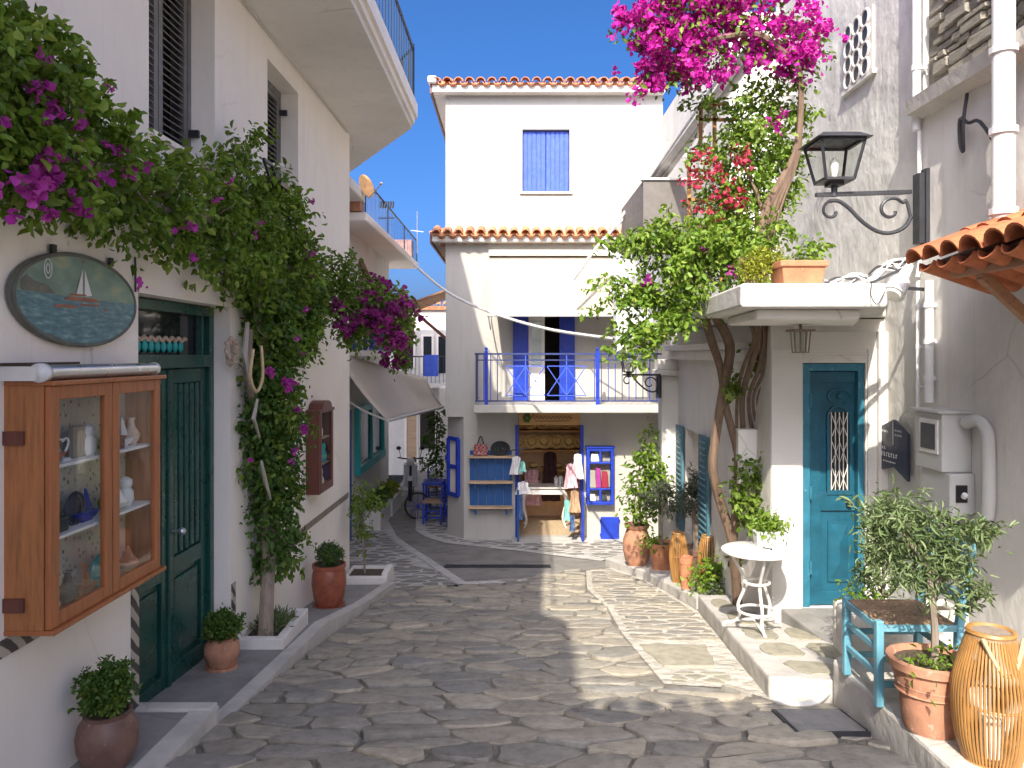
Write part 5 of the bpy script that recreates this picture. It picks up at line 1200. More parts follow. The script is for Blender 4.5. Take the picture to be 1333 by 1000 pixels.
# ---------------------------------------------------------------- right house: fittings
def lantern_head(t, c, w, h, mi='iron'):
    """c = bottom centre; tapered glass lantern"""
    x, y, z = c; b = w*.30; a = w*.46
    m = MB()
    for sx in (-1,1):
        for sy in (-1,1): m.bar((x+sx*b,y+sy*b,z),(x+sx*a,y+sy*a,z+h*.72), w*.05, w*.05)
    for s_, zz in ((b,z),(a,z+h*.72)):
        for p, q in (((-s_,-s_),(s_,-s_)),((s_,-s_),(s_,s_)),((s_,s_),(-s_,s_)),((-s_,s_),(-s_,-s_))): m.bar((x+p[0],y+p[1],zz),(x+q[0],y+q[1],zz), w*.055, w*.055)
    m.box(x-b*.95,x+b*.95,y-b*.95,y+b*.95,z-.01,z); m.box(x-b*.5,x+b*.5,y-b*.5,y+b*.5,z-h*.10,z-.011); m.tube([(x,y,z-h*.30),(x,y,z-h*.1)], w*.07, 8)
    m.build('lantern_frame', M[mi], t)
    m = MB(); e = w*.58; q = w*.38; zt = z+h*.74
    m.add([(x-e,y-e,zt),(x+e,y-e,zt),(x+e,y+e,zt),(x-e,y+e,zt),(x-q,y-q,zt+h*.12),(x+q,y-q,zt+h*.12),(x+q,y+q,zt+h*.12),(x-q,y+q,zt+h*.12)], [(3,2,1,0),(4,5,6,7),(0,1,5,4),(1,2,6,5),(2,3,7,6),(3,0,4,7)]); m.build('lantern_roof', M[mi], t)
    for sx, sy in ((0,-1),(0,1),(-1,0),(1,0)):
        m = MB(); k = .97
        if sx == 0: m.add([(x-b*k,y+sy*b*k,z),(x+b*k,y+sy*b*k,z),(x+a*k,y+sy*a*k,z+h*.72),(x-a*k,y+sy*a*k,z+h*.72)], [(0,1,2,3)])
        else: m.add([(x+sx*b*k,y-b*k,z),(x+sx*b*k,y+b*k,z),(x+sx*a*k,y+a*k,z+h*.72),(x+sx*a*k,y-a*k,z+h*.72)], [(0,1,2,3)])
        m.build('pane', M['lampglass'], t)
    m = MB(); m.lathe([(.02,0),(.022,h*.12),(.03,h*.2),(.034,h*.32),(.02,h*.42),(.004,h*.46)], (x,y,z), 12); m.build('bulb', M['bulb'], t, True)
def scroll(c, r, t0, t1, turns_in=.35, n=24):
    return [(c[0]+ (r*(1-turns_in_*(i/n)))*math.cos(t0+(t1-t0)*i/n), c[1], c[2]+(r*(1-turns_in_*(i/n)))*math.sin(t0+(t1-t0)*i/n)) for turns_in_ in (turns_in,) for i in range(n+1)]
yl = 5.95
SL = thing('street_lamp', P(1190,275,yl), 'large black iron bracket lantern with scrolls on the grey stucco wall', 'wall lantern')
m = MB(); q0 = P(1062,254,yl); q1 = P(1186,250,yl); m.bar(q0,q1,.035,.03); m.build('arm', M['iron'], SL)
m = MB(); xw = 3.2; m.box(3.13,3.17,yl-.05,yl+.05,.86,1.40); m.box(3.171,3.23,yl-.07,yl+.07,.83,1.43); m.build('wall_plate', M['iron'], SL)
m = MB()
big = [P(1080,262,yl)]+[P(x,y,yl) for x,y in ((1092,262),(1106,272),(1124,290),(1144,302),(1162,303),(1178,295),(1186,282))]
m.tube(big, .016, 7)
m.tube([P(1092+ -1,262,yl)]+[P(1083+ (20-k*1.35)*.75*math.cos(a),275+(20-k*1.35)*.72*math.sin(a),yl) for k, a in enumerate([-1.2-.5*i for i in range(11)])], .013, 6)
m.tube([P(1186,285,yl),P(1180,262,yl)]+[P(1160+(22-k*1.4)*.85*math.cos(a),274+(22-k*1.4)*.8*math.sin(a),yl) for k, a in enumerate([-.6-.5*i for i in range(12)])], .013, 6); m.build('scrollwork', M['iron'], SL, True)
lc = P(1086,236,yl); lantern_head(SL, (lc[0],lc[1],lc[2]+.0), .36, .40)
m = MB(); m.tube([(lc[0],lc[1],lc[2]-.10),(lc[0],lc[1],q0[2])], .022, 8); m.build('stem', M['iron'], SL, True)
yl = 10.2
SL2 = thing('street_lamp', P(858,490,yl), 'small black iron scroll bracket lantern on the pilaster before the blue balcony', 'wall lantern')
m = MB(); q0 = P(811,488,yl); q1 = (1.97,yl,P(0,488,yl)[2]); m.bar(q0,q1,.03,.025); m.build('arm', M['iron'], SL2)
m = MB(); m.box(1.955,2.018,10.37,10.45,-.58,-.26); m.bar((1.96,yl,-.27),(1.97,10.40,-.27),.03,.03); m.bar((1.96,yl,-.55),(1.97,10.40,-.55),.03,.03); m.bar((1.955,yl,-.56),(1.955,yl,-.25),.025,.025); m.build('wall_plate', M['iron'], SL2)
m = MB(); m.tube([P(x,y,yl) for x,y in ((823,489),(830,498),(842,508),(852,510),(857,503))], .012, 6)
m.tube([P(817+(7-k*.5)*math.cos(a),496+(7-k*.5)*math.sin(a),yl) for k, a in enumerate([-.8-.55*i for i in range(10)])], .009, 6); m.tube([P(846+(9-k*.6)*math.cos(a),499+(9-k*.6)*math.sin(a),yl) for k, a in enumerate([-.2-.55*i for i in range(11)])], .009, 6); m.build('scrollwork', M['iron'], SL2, True)
lc = P(818,484,yl); lantern_head(SL2, lc, .20, .26)
# canopy lamp
CLm = thing('ceiling_lamp', (2.42,6.4,-.02), 'cage lamp hanging under the white canopy beside the teal door', 'lamp')
lx, ly, lz = P(1042,462,6.3); lz += .02
m = MB(); m.box(lx-.02,lx+.10,ly-.02,ly+.02,lz+.27,lz+.30); m.tube([(lx,ly,lz+.19),(lx,ly,.25)], .012, 6); m.box(lx-.09,lx+.09,ly-.09,ly+.09,lz+.17,lz+.19)
for i in range(10):
    t = 2*math.pi*i/10; m.tube([(lx+.065*math.cos(t),ly+.065*math.sin(t),lz),(lx+.08*math.cos(t),ly+.08*math.sin(t),lz+.17)], .005, 5)
m.tube([(lx+.065*math.cos(2*math.pi*i/16),ly+.065*math.sin(2*math.pi*i/16),lz) for i in range(16)], .006, 5, True); m.build('cage', M['greybark'], CLm)
m = MB(); m.lathe([(.045,0),(.055,.16),(.05,.165)], (lx,ly,lz+.004), 14); m.build('shade', M['lampglass'], CLm, True)
# floodlight
FLt = thing('floodlight', (2.62,5.5,.45), 'white cone floodlight clamped at the corner of the canopy', 'floodlight')
a = Vector(P(1184,346,5.3)); b = Vector(P(1163,383,5.2)); d = (b-a)
m = MB(); m.tube([a, a+d*.5, a+d*.55, b], [.028,.045,.062,.075], 14); m.build('housing', M['white_plastic'], FLt, True)
m = MB(); m.tube([b, b+d*.06], [.06,.05], 14); m.build('lens', M['bulb'], FLt)
m = MB(); m.bar(a+Vector((0,0,0)), (2.50,5.35,.50), .03, .02); m.bar((2.5,5.35,.48),(3.2,5.9,.50),.025,.025); m.build('bracket', M['iron'], FLt)
# cables heaped on the canopy corner
rc = random.Random(8)
for k in range(9):
    m = MB(); pts = [P(1188,345+rc.uniform(-8,4),5.6)] + [P(1175-i*14+rc.uniform(-5,5), 352+i*3.2+rc.uniform(-10,6)-(6 if i < 3 else 0), 5.55) for i in range(rc.randint(4,8))]
    pts = [(x,y,max(z,.50)) for x,y,z in pts]
    m.tube(pts, rc.uniform(.006,.011), 5); tag(m.build('loose_cable', M['cable_white' if k % 3 else 'cable_black'], smooth=True), 'tangled electric cable lying along the canopy corner', 'cable', 'cables heaped on the canopy')
m = MB(); m.tube([P(1135,368,5.19),P(1134,385,5.17),P(1142,396,5.16),P(1152,380,5.18)], .004, 5); tag(m.build('hanging_cable', M['cable_black'], smooth=True), 'thin cable loop drooping over the front of the white canopy', 'cable')
m = MB(); m.tube([(3.17,5.35,1.82),(3.13,5.33,1.6),(3.15,5.36,1.42),(3.16,5.42,1.5),(3.15,5.40,1.66),(3.15,5.30,1.60),(3.14,5.15,1.56),(3.15,4.95,1.30)], .012, 6); tag(m.build('cable_coil', M['cable_black'], smooth=True), 'coil of dark cable hanging below the plaster ledge', 'cable')
# pipes
def pipe(pts, r, label, mat='white_plastic', n=12):
    t = thing('drain_pipe', (pts[-1][0],pts[-1][1],min(p[2] for p in pts)), label, 'pipe')
    m = MB(); m.tube(pts, r, n); m.build('pipe', M[mat], t, True)
    a, b = Vector(pts[0]), Vector(pts[-1])
    for f in (.2,.5,.8):
        p = a.lerp(b, f)
        if len(pts) == 2: m = MB(); m.tube([p-Vector((0,0,.02)), p+Vector((0,0,.02))], r*1.25, n); m.bar(p, p+Vector((.08,0,0)), .02, .02); m.build('clip', M[mat], t)
    return t
pipe([(3.16,6.0,4.2),(3.16,6.0,1.75)], .032, 'white drain pipe running up beside the rubble stone')
pipe([(3.17,5.98,1.74),(3.17,5.97,.72),(3.14,5.95,.60)], .016, 'thin pale conduit behind the lantern plate')
pipe([(3.16,5.98,.58),(3.16,5.98,-.45)], .015, 'thin white conduit above the meter box')
pipe([(3.15,5.80,.56),(3.15,5.80,-.36)], .034, 'thick white drain pipe ending above the meter box')
bp = pipe([(3.02,4.72,2.2),(3.02,4.72,.55)], .065, 'large white pipe with wrapped elbow at the plaster ledge')
m = MB(); m.tube([(3.02,4.72,2.2),(3.04,4.70,2.32),(3.12,4.6,2.38),(3.3,4.3,2.42)], [.075,.085,.085,.08], 12); m.build('wrapped_elbow', M['white_metal'], bp, True)
# meter boxes
EB = thing('meter_box', (3.1,5.57,-.95), 'grey electric meter boxes with a small window on the white wall', 'meter box')
m = MB(); m.box(2.99,3.199,5.34,5.7,-.82,-.41); m.build('upper_box', M['grey_plastic'], EB, bevel=.01)
m = MB(); m.box(2.96,3.199,5.32,5.72,-.408,-.39); m.build('top_lid', M['grey_plastic'], EB)
m = MB(); m.box(2.978,2.9895,5.38,5.62,-.70,-.46); m.build('window_frame', M['white_metal'], EB, bevel=.004)
m = MB(); m.box(2.972,2.9775,5.41,5.59,-.67,-.49); m.build('window', M['darkglass'], EB)
m = MB(); m.box(3.02,3.199,5.3,5.67,-1.12,-.823); m.build('lower_box', M['grey_plastic'], EB, bevel=.01)
m = MB(); m.box(3.06,3.14,5.294,5.299,-1.02,-.90); m.build('switch_recess', M['black'], EB)
m = MB(); m.tube([(3.11,5.29,-.98),(3.11,5.27,-.96)], .02, 8); m.build('switch', M['white_plastic'], EB)
m = MB(); m.tube([(3.12,5.28,-.47),(3.13,5.17,-.44),(3.15,5.1,-.50),(3.15,5.08,-.62),(3.15,5.08,-1.0),(3.15,5.12,-1.12),(3.14,5.22,-1.16)], .042, 12); m.build('corrugated_duct', M['grey_plastic'], EB, True)
m = MB()
for k in range(5): m.tube([(3.10,5.62-k*.06,-1.12),(3.08+rc.uniform(-.03,.03),5.57-k*.07,-1.2),(3.1,5.52-k*.06,-1.27+rc.uniform(-.03,.03)),(3.19,5.42-k*.05,-1.22)], .008, 5)
m.build('loose_wires', M['cable_black'], EB, True)
# chevron name board on the wall
NB = thing('name_board', (3.19,6.4,-.95), 'navy chevron shaped name board beside the teal door', 'sign')
def chev(y): return .05*(1-abs(y-6.40)/.22)*1.0
pts = [(6.63,-.62),(6.40,-.54),(6.17,-.64),(6.17,-1.02),(6.40,-.93),(6.63,-.99)]
k = 6; m = MB(); m.add([(3.199,y,z) for y,z in pts]+[(3.175,y,z) for y,z in pts], [tuple(range(k))[::-1], tuple(range(k,2*k))]+[(i,(i+1)%k,k+(i+1)%k,k+i) for i in range(k)]); m.build('board', M['navy'], NB)
m = MB(); m.box(3.171,3.1745,6.395,6.402,-.75,-.55); m.build('silver_line', M['white_metal'], NB)
m = MB()
def glyph(yc, zc, h, w, n):
    for i in range(n):
        y_ = yc-i*w*1.35; m.box(3.171,3.1745,y_-w*.12,y_+w*.12,zc,zc+h)
        if i % 2 == 0: m.box(3.171,3.1745,y_-w*.5,y_-w*.13,zc+h*.8,zc+h)
        else: m.box(3.171,3.1745,y_-w*.5,y_-w*.13,zc,zc+h*.2)
glyph(6.58,-.655,.016,.022,4); glyph(6.36,-.635,.016,.022,4); glyph(6.36,-.672,.016,.022,4); glyph(6.58,-.80,.022,.026,2); glyph(6.59,-.86,.035,.03,7); glyph(6.56,-.905,.012,.018,9); m.build('lettering', M['white_plastic'], NB)
# little tiled canopy at the right
TC = thing('tiled_canopy', (2.9,4.0,.5), 'small wooden canopy roofed with orange barrel tiles over the white wall', 'canopy')
rz = -math.pi/2; sl_ = R(20)
m = MB(); m.add([(2.62,2.6,.56),(2.62,4.95,.56),(3.2,4.95,.78),(3.2,2.6,.78),(2.62,2.6,.535),(2.62,4.95,.535),(3.2,4.95,.755),(3.2,2.6,.755)], [(3,2,1,0),(4,5,6,7),(0,1,5,4),(1,2,6,5),(3,0,4,7)]); dk = m.build('deck', M['darkwood'], TC)
tile_row(TC, (2.56,4.90,.585), (0,-1,0), 11, .205, sl_, rz, TILE2, 2, random.Random(2))
m = MB(); m.box(2.68,2.74,2.6,4.70,.47,.545); m.build('front_beam', M['canopywood'], TC, bevel=.006)
m = MB()
for y in (4.45,2.9):
    m.bar((2.70,y,.47),(3.2,y,.60),.06,.07); m.bar((2.72,y,.46),(3.2,y,.02),.055,.06)
m.build('brace', M['canopywood'], TC, bevel=.006)
# trellis on the terrace
TS = thing('trellis', P(905,300,7.4), 'orange wooden trellis standing behind the climbing bougainvillea', 'trellis')
yt = 7.35
def lath(x0, y0, x1, y1, w=.035):
    m = MB(); m.bar(P(x0,y0,yt), P(x1,y1,yt), w, .02, (0,1,0)); m.build('lath', M['trelliswood'], TS)
for a in ((897,200,897,410),(915,290,915,410),(930,135,930,200),(912,135,912,200),(985,235,985,400),(965,250,965,400),(940,290,940,400)): lath(*a)
for a in ((895,200,925,200),(895,222,925,222),(895,260,925,260),(910,136,945,136),(910,156,962,156),(960,258,990,258),(935,330,990,330),(895,330,925,330)): lath(a[0],a[1],a[2],a[3],.03)
# extendable awning frame of the rear terrace
AF = thing('awning', (2.1,9.5,2.3), 'long white rolled awning with folding arms above the roof terrace', 'awning')
n0 = Vector(P(988,45,7.3)); n1 = Vector(P(832,263,13.2)); e0 = n0
m = MB(); m.tube([e0,n1], .055, 12); m.tube([e0+Vector((.07,0,-.05)),n1+Vector((.07,0,-.05))], .04, 10); m.build('roll', M['white_metal'], AF, True)
m = MB(); m.tube([e0+Vector((-.09,0,.02)), n1+Vector((-.07,0,.02))], .022, 8); m.build('front_profile', M['white_plastic'], AF, True)
m = MB()
m.tube([n1, P(780,318,12.9), P(745,365,12.6)], .028, 8); m.tube([n1+Vector((-.06,0,.06)), P(806,286,12.6), P(784,318,12.5)], .024, 8)
m.tube([P(745,365,12.5),P(763,376,12.3),P(806,381,12.0)], .014, 6); m.tube([P(784,318,12.5),P(800,334,12.3),P(830,337,12.0)], .016, 6); m.build('folding_arm', M['white_metal'], AF, True)
m = MB()
for f in (.25,.6,.97): p = n0.lerp(n1,f); m.bar(p, (2.7 if p.y > 9.4 else 3.25, p.y, p.z+.05), .04, .05)
m.build('wall_bracket', M['white_metal'], AF)
# balcony box, its shade painted in as grey, and corrugated screen behind the foliage
GB = thing('balcony', (2.3,11.5,1.7), 'balcony box at the far end of the roof terrace, shade painted into its grey panels', 'balcony')
m = MB(); m.box(1.88,2.66,11.0,11.06,1.5,2.50); m.box(1.88,1.94,11.061,13.2,1.5,2.5); m.box(1.88,2.66,11.061,13.2,1.42,1.499); m.build('parapet', simple('shade_grey_panel', (.15,.135,.12), .7), GB)
m = MB(); m.box(1.85,2.66,10.97,11.09,2.501,2.53); m.build('coping', M['white'], GB)
CS = thing('screen', (1.6,8.9,.2), 'pale corrugated plastic screen hanging behind the drooping green foliage', 'screen')
m = MB(); k = 36; ya = 8.9; vs = []
for i in range(k+1):
    t = i/k; x = 1.20+t*.66; d = .018*math.sin(i*math.pi/2)
    vs += [(x,ya+d,.03+.34*t), (x,ya+d,1.12)]
m.add(vs, [(2*i,2*i+2,2*i+3,2*i+1) for i in range(k)]); o = m.build('sheet', M['white_plastic'], CS); o.modifiers.new('t','SOLIDIFY').thickness = .004
m = MB(); m.bar((1.19,ya,.0),(1.19,ya,1.15),.03,.03); m.bar((1.19,ya,1.14),(3.23,ya,1.14),.03,.03); m.bar((1.86,ya,.38),(1.86,ya,1.15),.03,.03); m.build('frame', M['alu'], CS)
m = MB(); m.tube([P(540,345,13.0),P(575,375,12.6),P(610,395,12.2),P(660,414,11.6),P(720,430,10.6),P(803,442,8.95)], .022, 7); tag(m.build('overhead_cable', M['cable_white'], smooth=True), 'thick pale cable sagging across the street in front of the balcony', 'cable')
m = MB(); x,y,z = P(808,388,9.5); m.box(x-.05,x+.05,y-.03,y+.03,z-.02,z+.03); m.tube([(x,y,z+.03),(x,y,z+.45)],.006,5); m.bar((x,y,z+.45),(x+1.0,y,z+.5),.015,.015)
tag(m.build('hanging_bracket', M['blue_paint']), 'little blue fitting hanging among the drooping foliage', 'bracket')
# white meter niche and box on the side wall
m = MB(); m.box(2.06,2.238,7.0,7.35,-1.18,-.68); o = tag(m.build('wall_box', M['white2'], bevel=.01), 'small white utility box on the wall behind the vine stems', 'utility box')
# ---------------------------------------------------------------- chair, table, lantern
CHR = thing('wooden_chair', (2.2,4.3,-1.91), 'light blue wooden taverna chair with woven rush seat on the step', 'chair')
A = Vector(P(1144,917,4.2)); B = Vector(P(1102,884,4.62))     # feet of the two street-side legs
zb = A.z; ux = (B-A); ux.z = 0; wdt = ux.length; ux.normalize(); dv = Vector((ux.y,-ux.x,0)) # dv points towards the wall
if dv.x < 0: dv = -dv
def cp(u, v, z): return A + ux*u + dv*v + Vector((0,0,z))
W_, D_, H_ = wdt, .42, .43
for u in (0, W_):
    m = MB(); m.bar(cp(u,0,-.01), cp(u,0,H_+.03), .042, .042); m.build('leg', M['chairblue'], CHR, bevel=.006)
    m = MB(); m.bar(cp(u,D_,-.01), cp(u,D_+.015,H_), .042, .042); m.bar(cp(u,D_+.015,H_), cp(u,D_+.09,.92), .042, .038); m.build('back_leg', M['chairblue'], CHR, bevel=.006)
for z in (.16,.30):
    m = MB(); m.bar(cp(0,0,z), cp(W_,0,z), .022, .03); m.build('stretcher', M['chairblue'], CHR)
    m = MB(); m.bar(cp(0,D_,z-.03), cp(W_,D_,z-.03), .022, .03); m.build('stretcher', M['chairblue'], CHR)
    for u in (0,W_):
        m = MB(); m.bar(cp(u,0,z-.05), cp(u,D_,z-.05), .022, .03); m.build('stretcher', M['chairblue'], CHR)
for a, b in ((cp(0,0,H_-.01),cp(W_,0,H_-.01)),(cp(0,0,H_-.01),cp(0,D_,H_-.01)),(cp(W_,0,H_-.01),cp(W_,D_,H_-.01))):
    m = MB(); m.bar(a, b, .03, .035); m.build('seat_rail', M['chairblue'], CHR)
m = MB(); c4 = [cp(.0,.0,0),cp(W_,0,0),cp(W_,D_,0),cp(0,D_,0)]; cc = sum((Vector(q) for q in c4), Vector())/4
for s_ in range(4):
    a, b = c4[s_], c4[(s_+1)%4]
    for i in range(9):
        t0, t1 = i/9, (i+.9)/9
        def e(t): return (a.lerp(cc,t), b.lerp(cc,t))
        p0, p1 = e(t0); q0, q1 = e(t1); zt = H_+.012-.012*t0
        m.add([(*p0.xy,zb+H_-.01),(*p1.xy,zb+H_-.01),(*q1.xy,zb+H_-.01),(*q0.xy,zb+H_-.01),(*p0.xy,zb+zt),(*p1.xy,zb+zt),(*q1.xy,zb+zt),(*q0.xy,zb+zt)], [(0,3,2,1),(4,5,6,7),(0,1,5,4),(2,3,7,6)])
m.build('rush_seat', M['rush'], CHR)
for z in (.58,.70,.84):
    m = MB(); f = (z-H_)/(.92-H_)*.075+.015; m.bar(cp(.0,D_+f,z), cp(W_,D_+f,z), .02, .07); m.build('back_slat', M['chairblue'], CHR, bevel=.005)
# bistro table
tb = Vector(P(985,816,6.25)); tb.z = zs(6.25)+.155; tx, ty, tz = tb
TB = thing('bistro_table', tb, 'round white iron bistro table on the stone terrace', 'table')
th = P(985,716,6.25)[2]-tz
m = MB(); m.lathe([(.27,-.02),(.28,-.012),(.28,.0),(.27,.006),(.02,.006)], (tx,ty,tz+th), 40); m.build('table_top', M['white_metal'], TB, True)
for k in range(3):
    a = 2*math.pi*k/3+.5; ca, sa = math.cos(a), math.sin(a); m = MB()
    pr = [(.20,th-.02),(.19,th-.08),(.12,th-.20),(.085,th-.28),(.11,th-.36),(.15,.20),(.14,.12),(.17,.06),(.24,.035),(.27,.015),(.265,.0)]
    m.tube([(tx+r*ca,ty+r*sa,tz+z) for r, z in pr], .013, 7); m.build('leg', M['white_metal'], TB, True)
for z, r in ((th-.26,.10),(.17,.145)):
    m = MB(); m.tube([(tx+r*math.cos(2*math.pi*i/28),ty+r*math.sin(2*math.pi*i/28),tz+z) for i in range(28)], .012, 6, True); m.build('ring', M['white_metal'], TB, True)
m = MB()
for k in range(3):
    a = 2*math.pi*k/3+.5; b = a+2*math.pi/3; m.tube([(tx+.2*math.cos(a),ty+.2*math.sin(a),tz+.05),(tx+.03*math.cos((a+b)/2),ty+.03*math.sin((a+b)/2),tz+.10),(tx+.2*math.cos(b),ty+.2*math.sin(b),tz+.05)], .009, 6)
m.build('scroll_brace', M['white_metal'], TB, True)
zt = tz+th+.007
m = MB(); m.obox((tx-.02,ty-.07,zt+.004),(.22,.15,.008),(0,0,R(-10))); tag(m.build('menu_card', M['white_plastic']), 'flat pale menu card lying on the bistro table', 'menu')
m = MB(); m.obox((tx+.08,ty-.02,zt+.007),(.08,.02,.013),(0,0,R(-30))); tag(m.build('spectacle_case', M['black'], bevel=.003), 'small black case lying beside the menu card', 'case')
TT = thing('table_planter', (tx+.13,ty+.1,zt), 'white ceramic trough of succulents on the bistro table', 'planter')
m = MB(); x0,x1,y0,y1 = tx+.02,tx+.27,ty+.06,ty+.19
m.hexa([(x0+.012,y0+.01,zt),(x1-.012,y0+.01,zt),(x1-.012,y1-.01,zt),(x0+.012,y1-.01,zt),(x0,y0,zt+.12),(x1,y0,zt+.12),(x1,y1,zt+.12),(x0,y1,zt+.12)]); m.build('trough', M['white_plastic'], TT, bevel=.006)
leaves('succulents', [(tx+.10,ty+.12,zt+.15,.09,.05,.05),(tx+.2,ty+.12,zt+.15,.06,.05,.04)], 420, .05, M['leaf_lime'], TT, 71, ratio=.4, droop=-.6)
# bamboo floor lantern
lp = P(1290,985,3.62); lp = (lp[0],3.62,-1.905)
CL = cane_lantern('bamboo_lantern', lp, [(.115,0),(.15,.12),(.165,.28),(.155,.40),(.12,.52),(.095,.60)], 58, 'tall honey coloured bamboo floor lantern beside the big olive pot', rr=.0055)
m = MB(); m.lathe([(.098,.575),(.104,.58),(.104,.60),(.09,.602)], lp, 24); m.build('rim_band', M['greybark'], CL, True)
m = MB(); m.lathe([(.05,.02),(.05,.20),(.045,.205),(.012,.205)], lp, 18); m.build('candle', M['bulb'], CL, True)
# ---------------------------------------------------------------- shop front
SB = thing('shop_sign', (.67,13.95,-1.27), 'honey wood shop sign with carved script above the shop door', 'sign')
m = MB(); m.box(.12,1.23,13.93,13.995,-1.275,-1.02); m.build('board', M['signwood'], SB, bevel=.008)
m = MB(); m.tube([(.36+.022*i+(.010 if i % 2 else 0), 13.926, -1.135+.03*math.sin(i*1.9)+(.05 if i == 1 else 0)) for i in range(34)], .008, 5); m.tube([(.42,13.926,-1.20),(.75,13.926,-1.205),(1.05,13.926,-1.195)], .006, 5); m.build('script_lettering', M['darkredwood'], SB, True)
m = MB()
for k in range(6):
    a = k*1.05; m.sphere((.27+.045*math.cos(a),13.925,-1.14+.055*math.sin(a)), .034, 8, 5, (1,.2,1.2))
m.build('leaf_emblem', M['leaf_dark'], SB, True)
SF = thing('shelf_unit', (-.38,13.9,-2.82), 'blue stained wooden shelf board with four tan shelves on the shop wall', 'shelf')
for k in range(5):
    m = MB(); w = .154; m.box(-.77+k*w+.003,-.77+(k+1)*w-.003,13.965,13.995,-2.82,-1.74); m.build('board', M['blue_board'], SF, bevel=.004)
for z in (-1.84,-2.30,-2.755):
    m = MB(); m.box(-.785,.015,13.80,13.964,z-.02,z+.02); m.build('shelf', M['shelfwood'], SF, bevel=.004)
for z in (-1.86,-2.32,-2.775):
    for x in (-.66,-.10):
        m = MB(); m.box(x-.02,x+.02,13.84,13.964,z-.10,z-.001); m.build('bracket', M['blue_board'], SF)
HB = thing('handbag', (-.57,13.88,-1.82), 'red and black patterned handbag standing on the blue shelf', 'handbag')
mm, n, l, bb = newmat('check_fabric'); ck = n.new("ShaderNodeTexChecker"); ck.inputs['Scale'].default_value = 26; ck.inputs['Color1'].default_value=(.55,.08,.07,1); ck.inputs['Color2'].default_value=(.04,.035,.035,1); l.new(coords(n,l,(1,1,1),'World'), ck.inputs[0])
vv = n.new("ShaderNodeTexVoronoi"); vv.inputs['Scale'].default_value = 30; l.new(coords(n,l,(1,1,1),'World'), vv.inputs[0])
l.new(mixc(n,l,ramp(n,l,vv.outputs['Distance'],[(.2,(1,1,1)),(.3,(0,0,0))]),ck.outputs[0],(.6,.55,.5)), bb.inputs['Base Color'])
m = MB(); m.hexa([(-.70,13.83,-1.818),(-.43,13.83,-1.818),(-.43,13.94,-1.818),(-.70,13.94,-1.818),(-.68,13.86,-1.61),(-.45,13.86,-1.61),(-.45,13.91,-1.61),(-.68,13.91,-1.61)]); m.build('bag', mm, HB, bevel=.012)
m = MB(); m.tube([(-.62+.055*0+.11*i/10*1.0, 13.88, -1.61+.135*math.sin(math.pi*i/10)) for i in range(11)], .010, 6); m.build('handle', M['black'], HB, True)
RB_ = thing('round_basket', (-.22,13.88,-1.82), 'round dark woven basket bag leaning on the blue shelf', 'basket')
m = MB(); c = (-.21,13.88,-1.695)
for k, (r, d) in enumerate(((.13,.0),(.11,-.02),(.085,-.03),(.055,-.035),(.02,-.035))): m.tube([(c[0]+1.25*r*math.cos(2*math.pi*i/28),c[1]+d,c[2]+r*.95*math.sin(2*math.pi*i/28)) for i in range(28)], .016, 6, True)
m.build('coils', M['iron'], RB_, True)
# blue jambs and doors
SD = thing('shop_door', (.68,13.95,-3.35), 'pair of narrow blue shop doors folded open against the jambs', 'door')
for a, c in ((.06,.125),(1.235,1.30)):
    m = MB(); m.box(a,c,13.94,13.998,-3.33,-1.28); m.build('jamb', M['blue_paint'], SD, bevel=.005)
m = MB(); m.box(.09,.125,13.62,13.939,-3.33,-2.40); m.build('door_leaf', M['blue_board'], SD, bevel=.005)
m = MB(); m.box(1.24,1.275,13.62,13.939,-3.33,-2.45); m.build('door_leaf', M['blue_paint'], SD, bevel=.005)
m = MB(); m.box(0.0,1.45,13.35,13.98,-3.6,zs(13.6)+.02); struct(m.build('threshold', M['kerb'], bevel=.015))
# blue wall cabinet
BC = thing('wall_showcase', (1.58,13.9,-2.7), 'bright blue glazed wall showcase of folded goods beside the shop door', 'showcase')
x0,x1,z0,z1 = 1.345,1.835,-2.70,-1.68
m = MB(); w = .055
m.box(x0,x0+w,13.82,13.995,z0,z1); m.box(x1-w,x1,13.82,13.995,z0,z1); m.box(x0+w,x1-w,13.82,13.995,z1-w,z1); m.box(x0+w,x1-w,13.82,13.995,z0,z0+w); m.box(x0-.02,x1+.02,13.80,13.995,z1+.001,z1+.03)
for z in (-1.95,-2.42): m.box(x0+w,x1-w,13.83,13.98,z-.015,z+.015)
m.box((x0+x1)/2-.02,(x0+x1)/2+.02,13.825,13.85,z0+w,-2.436); m.box((x0+x1)/2-.02,(x0+x1)/2+.02,13.825,13.85,-1.934,z1-w); m.build('frame', M['blue_paint'], BC, bevel=.005)
m = MB(); m.box(x0+w,x1-w,13.985,13.995,z0+w,z1-w); m.build('backing', M['canvas'], BC)
m = MB(); m.box(x0+w,x1-w,13.835,13.839,z0+w,z1-w); m.build('pane', M['cabglass'], BC)
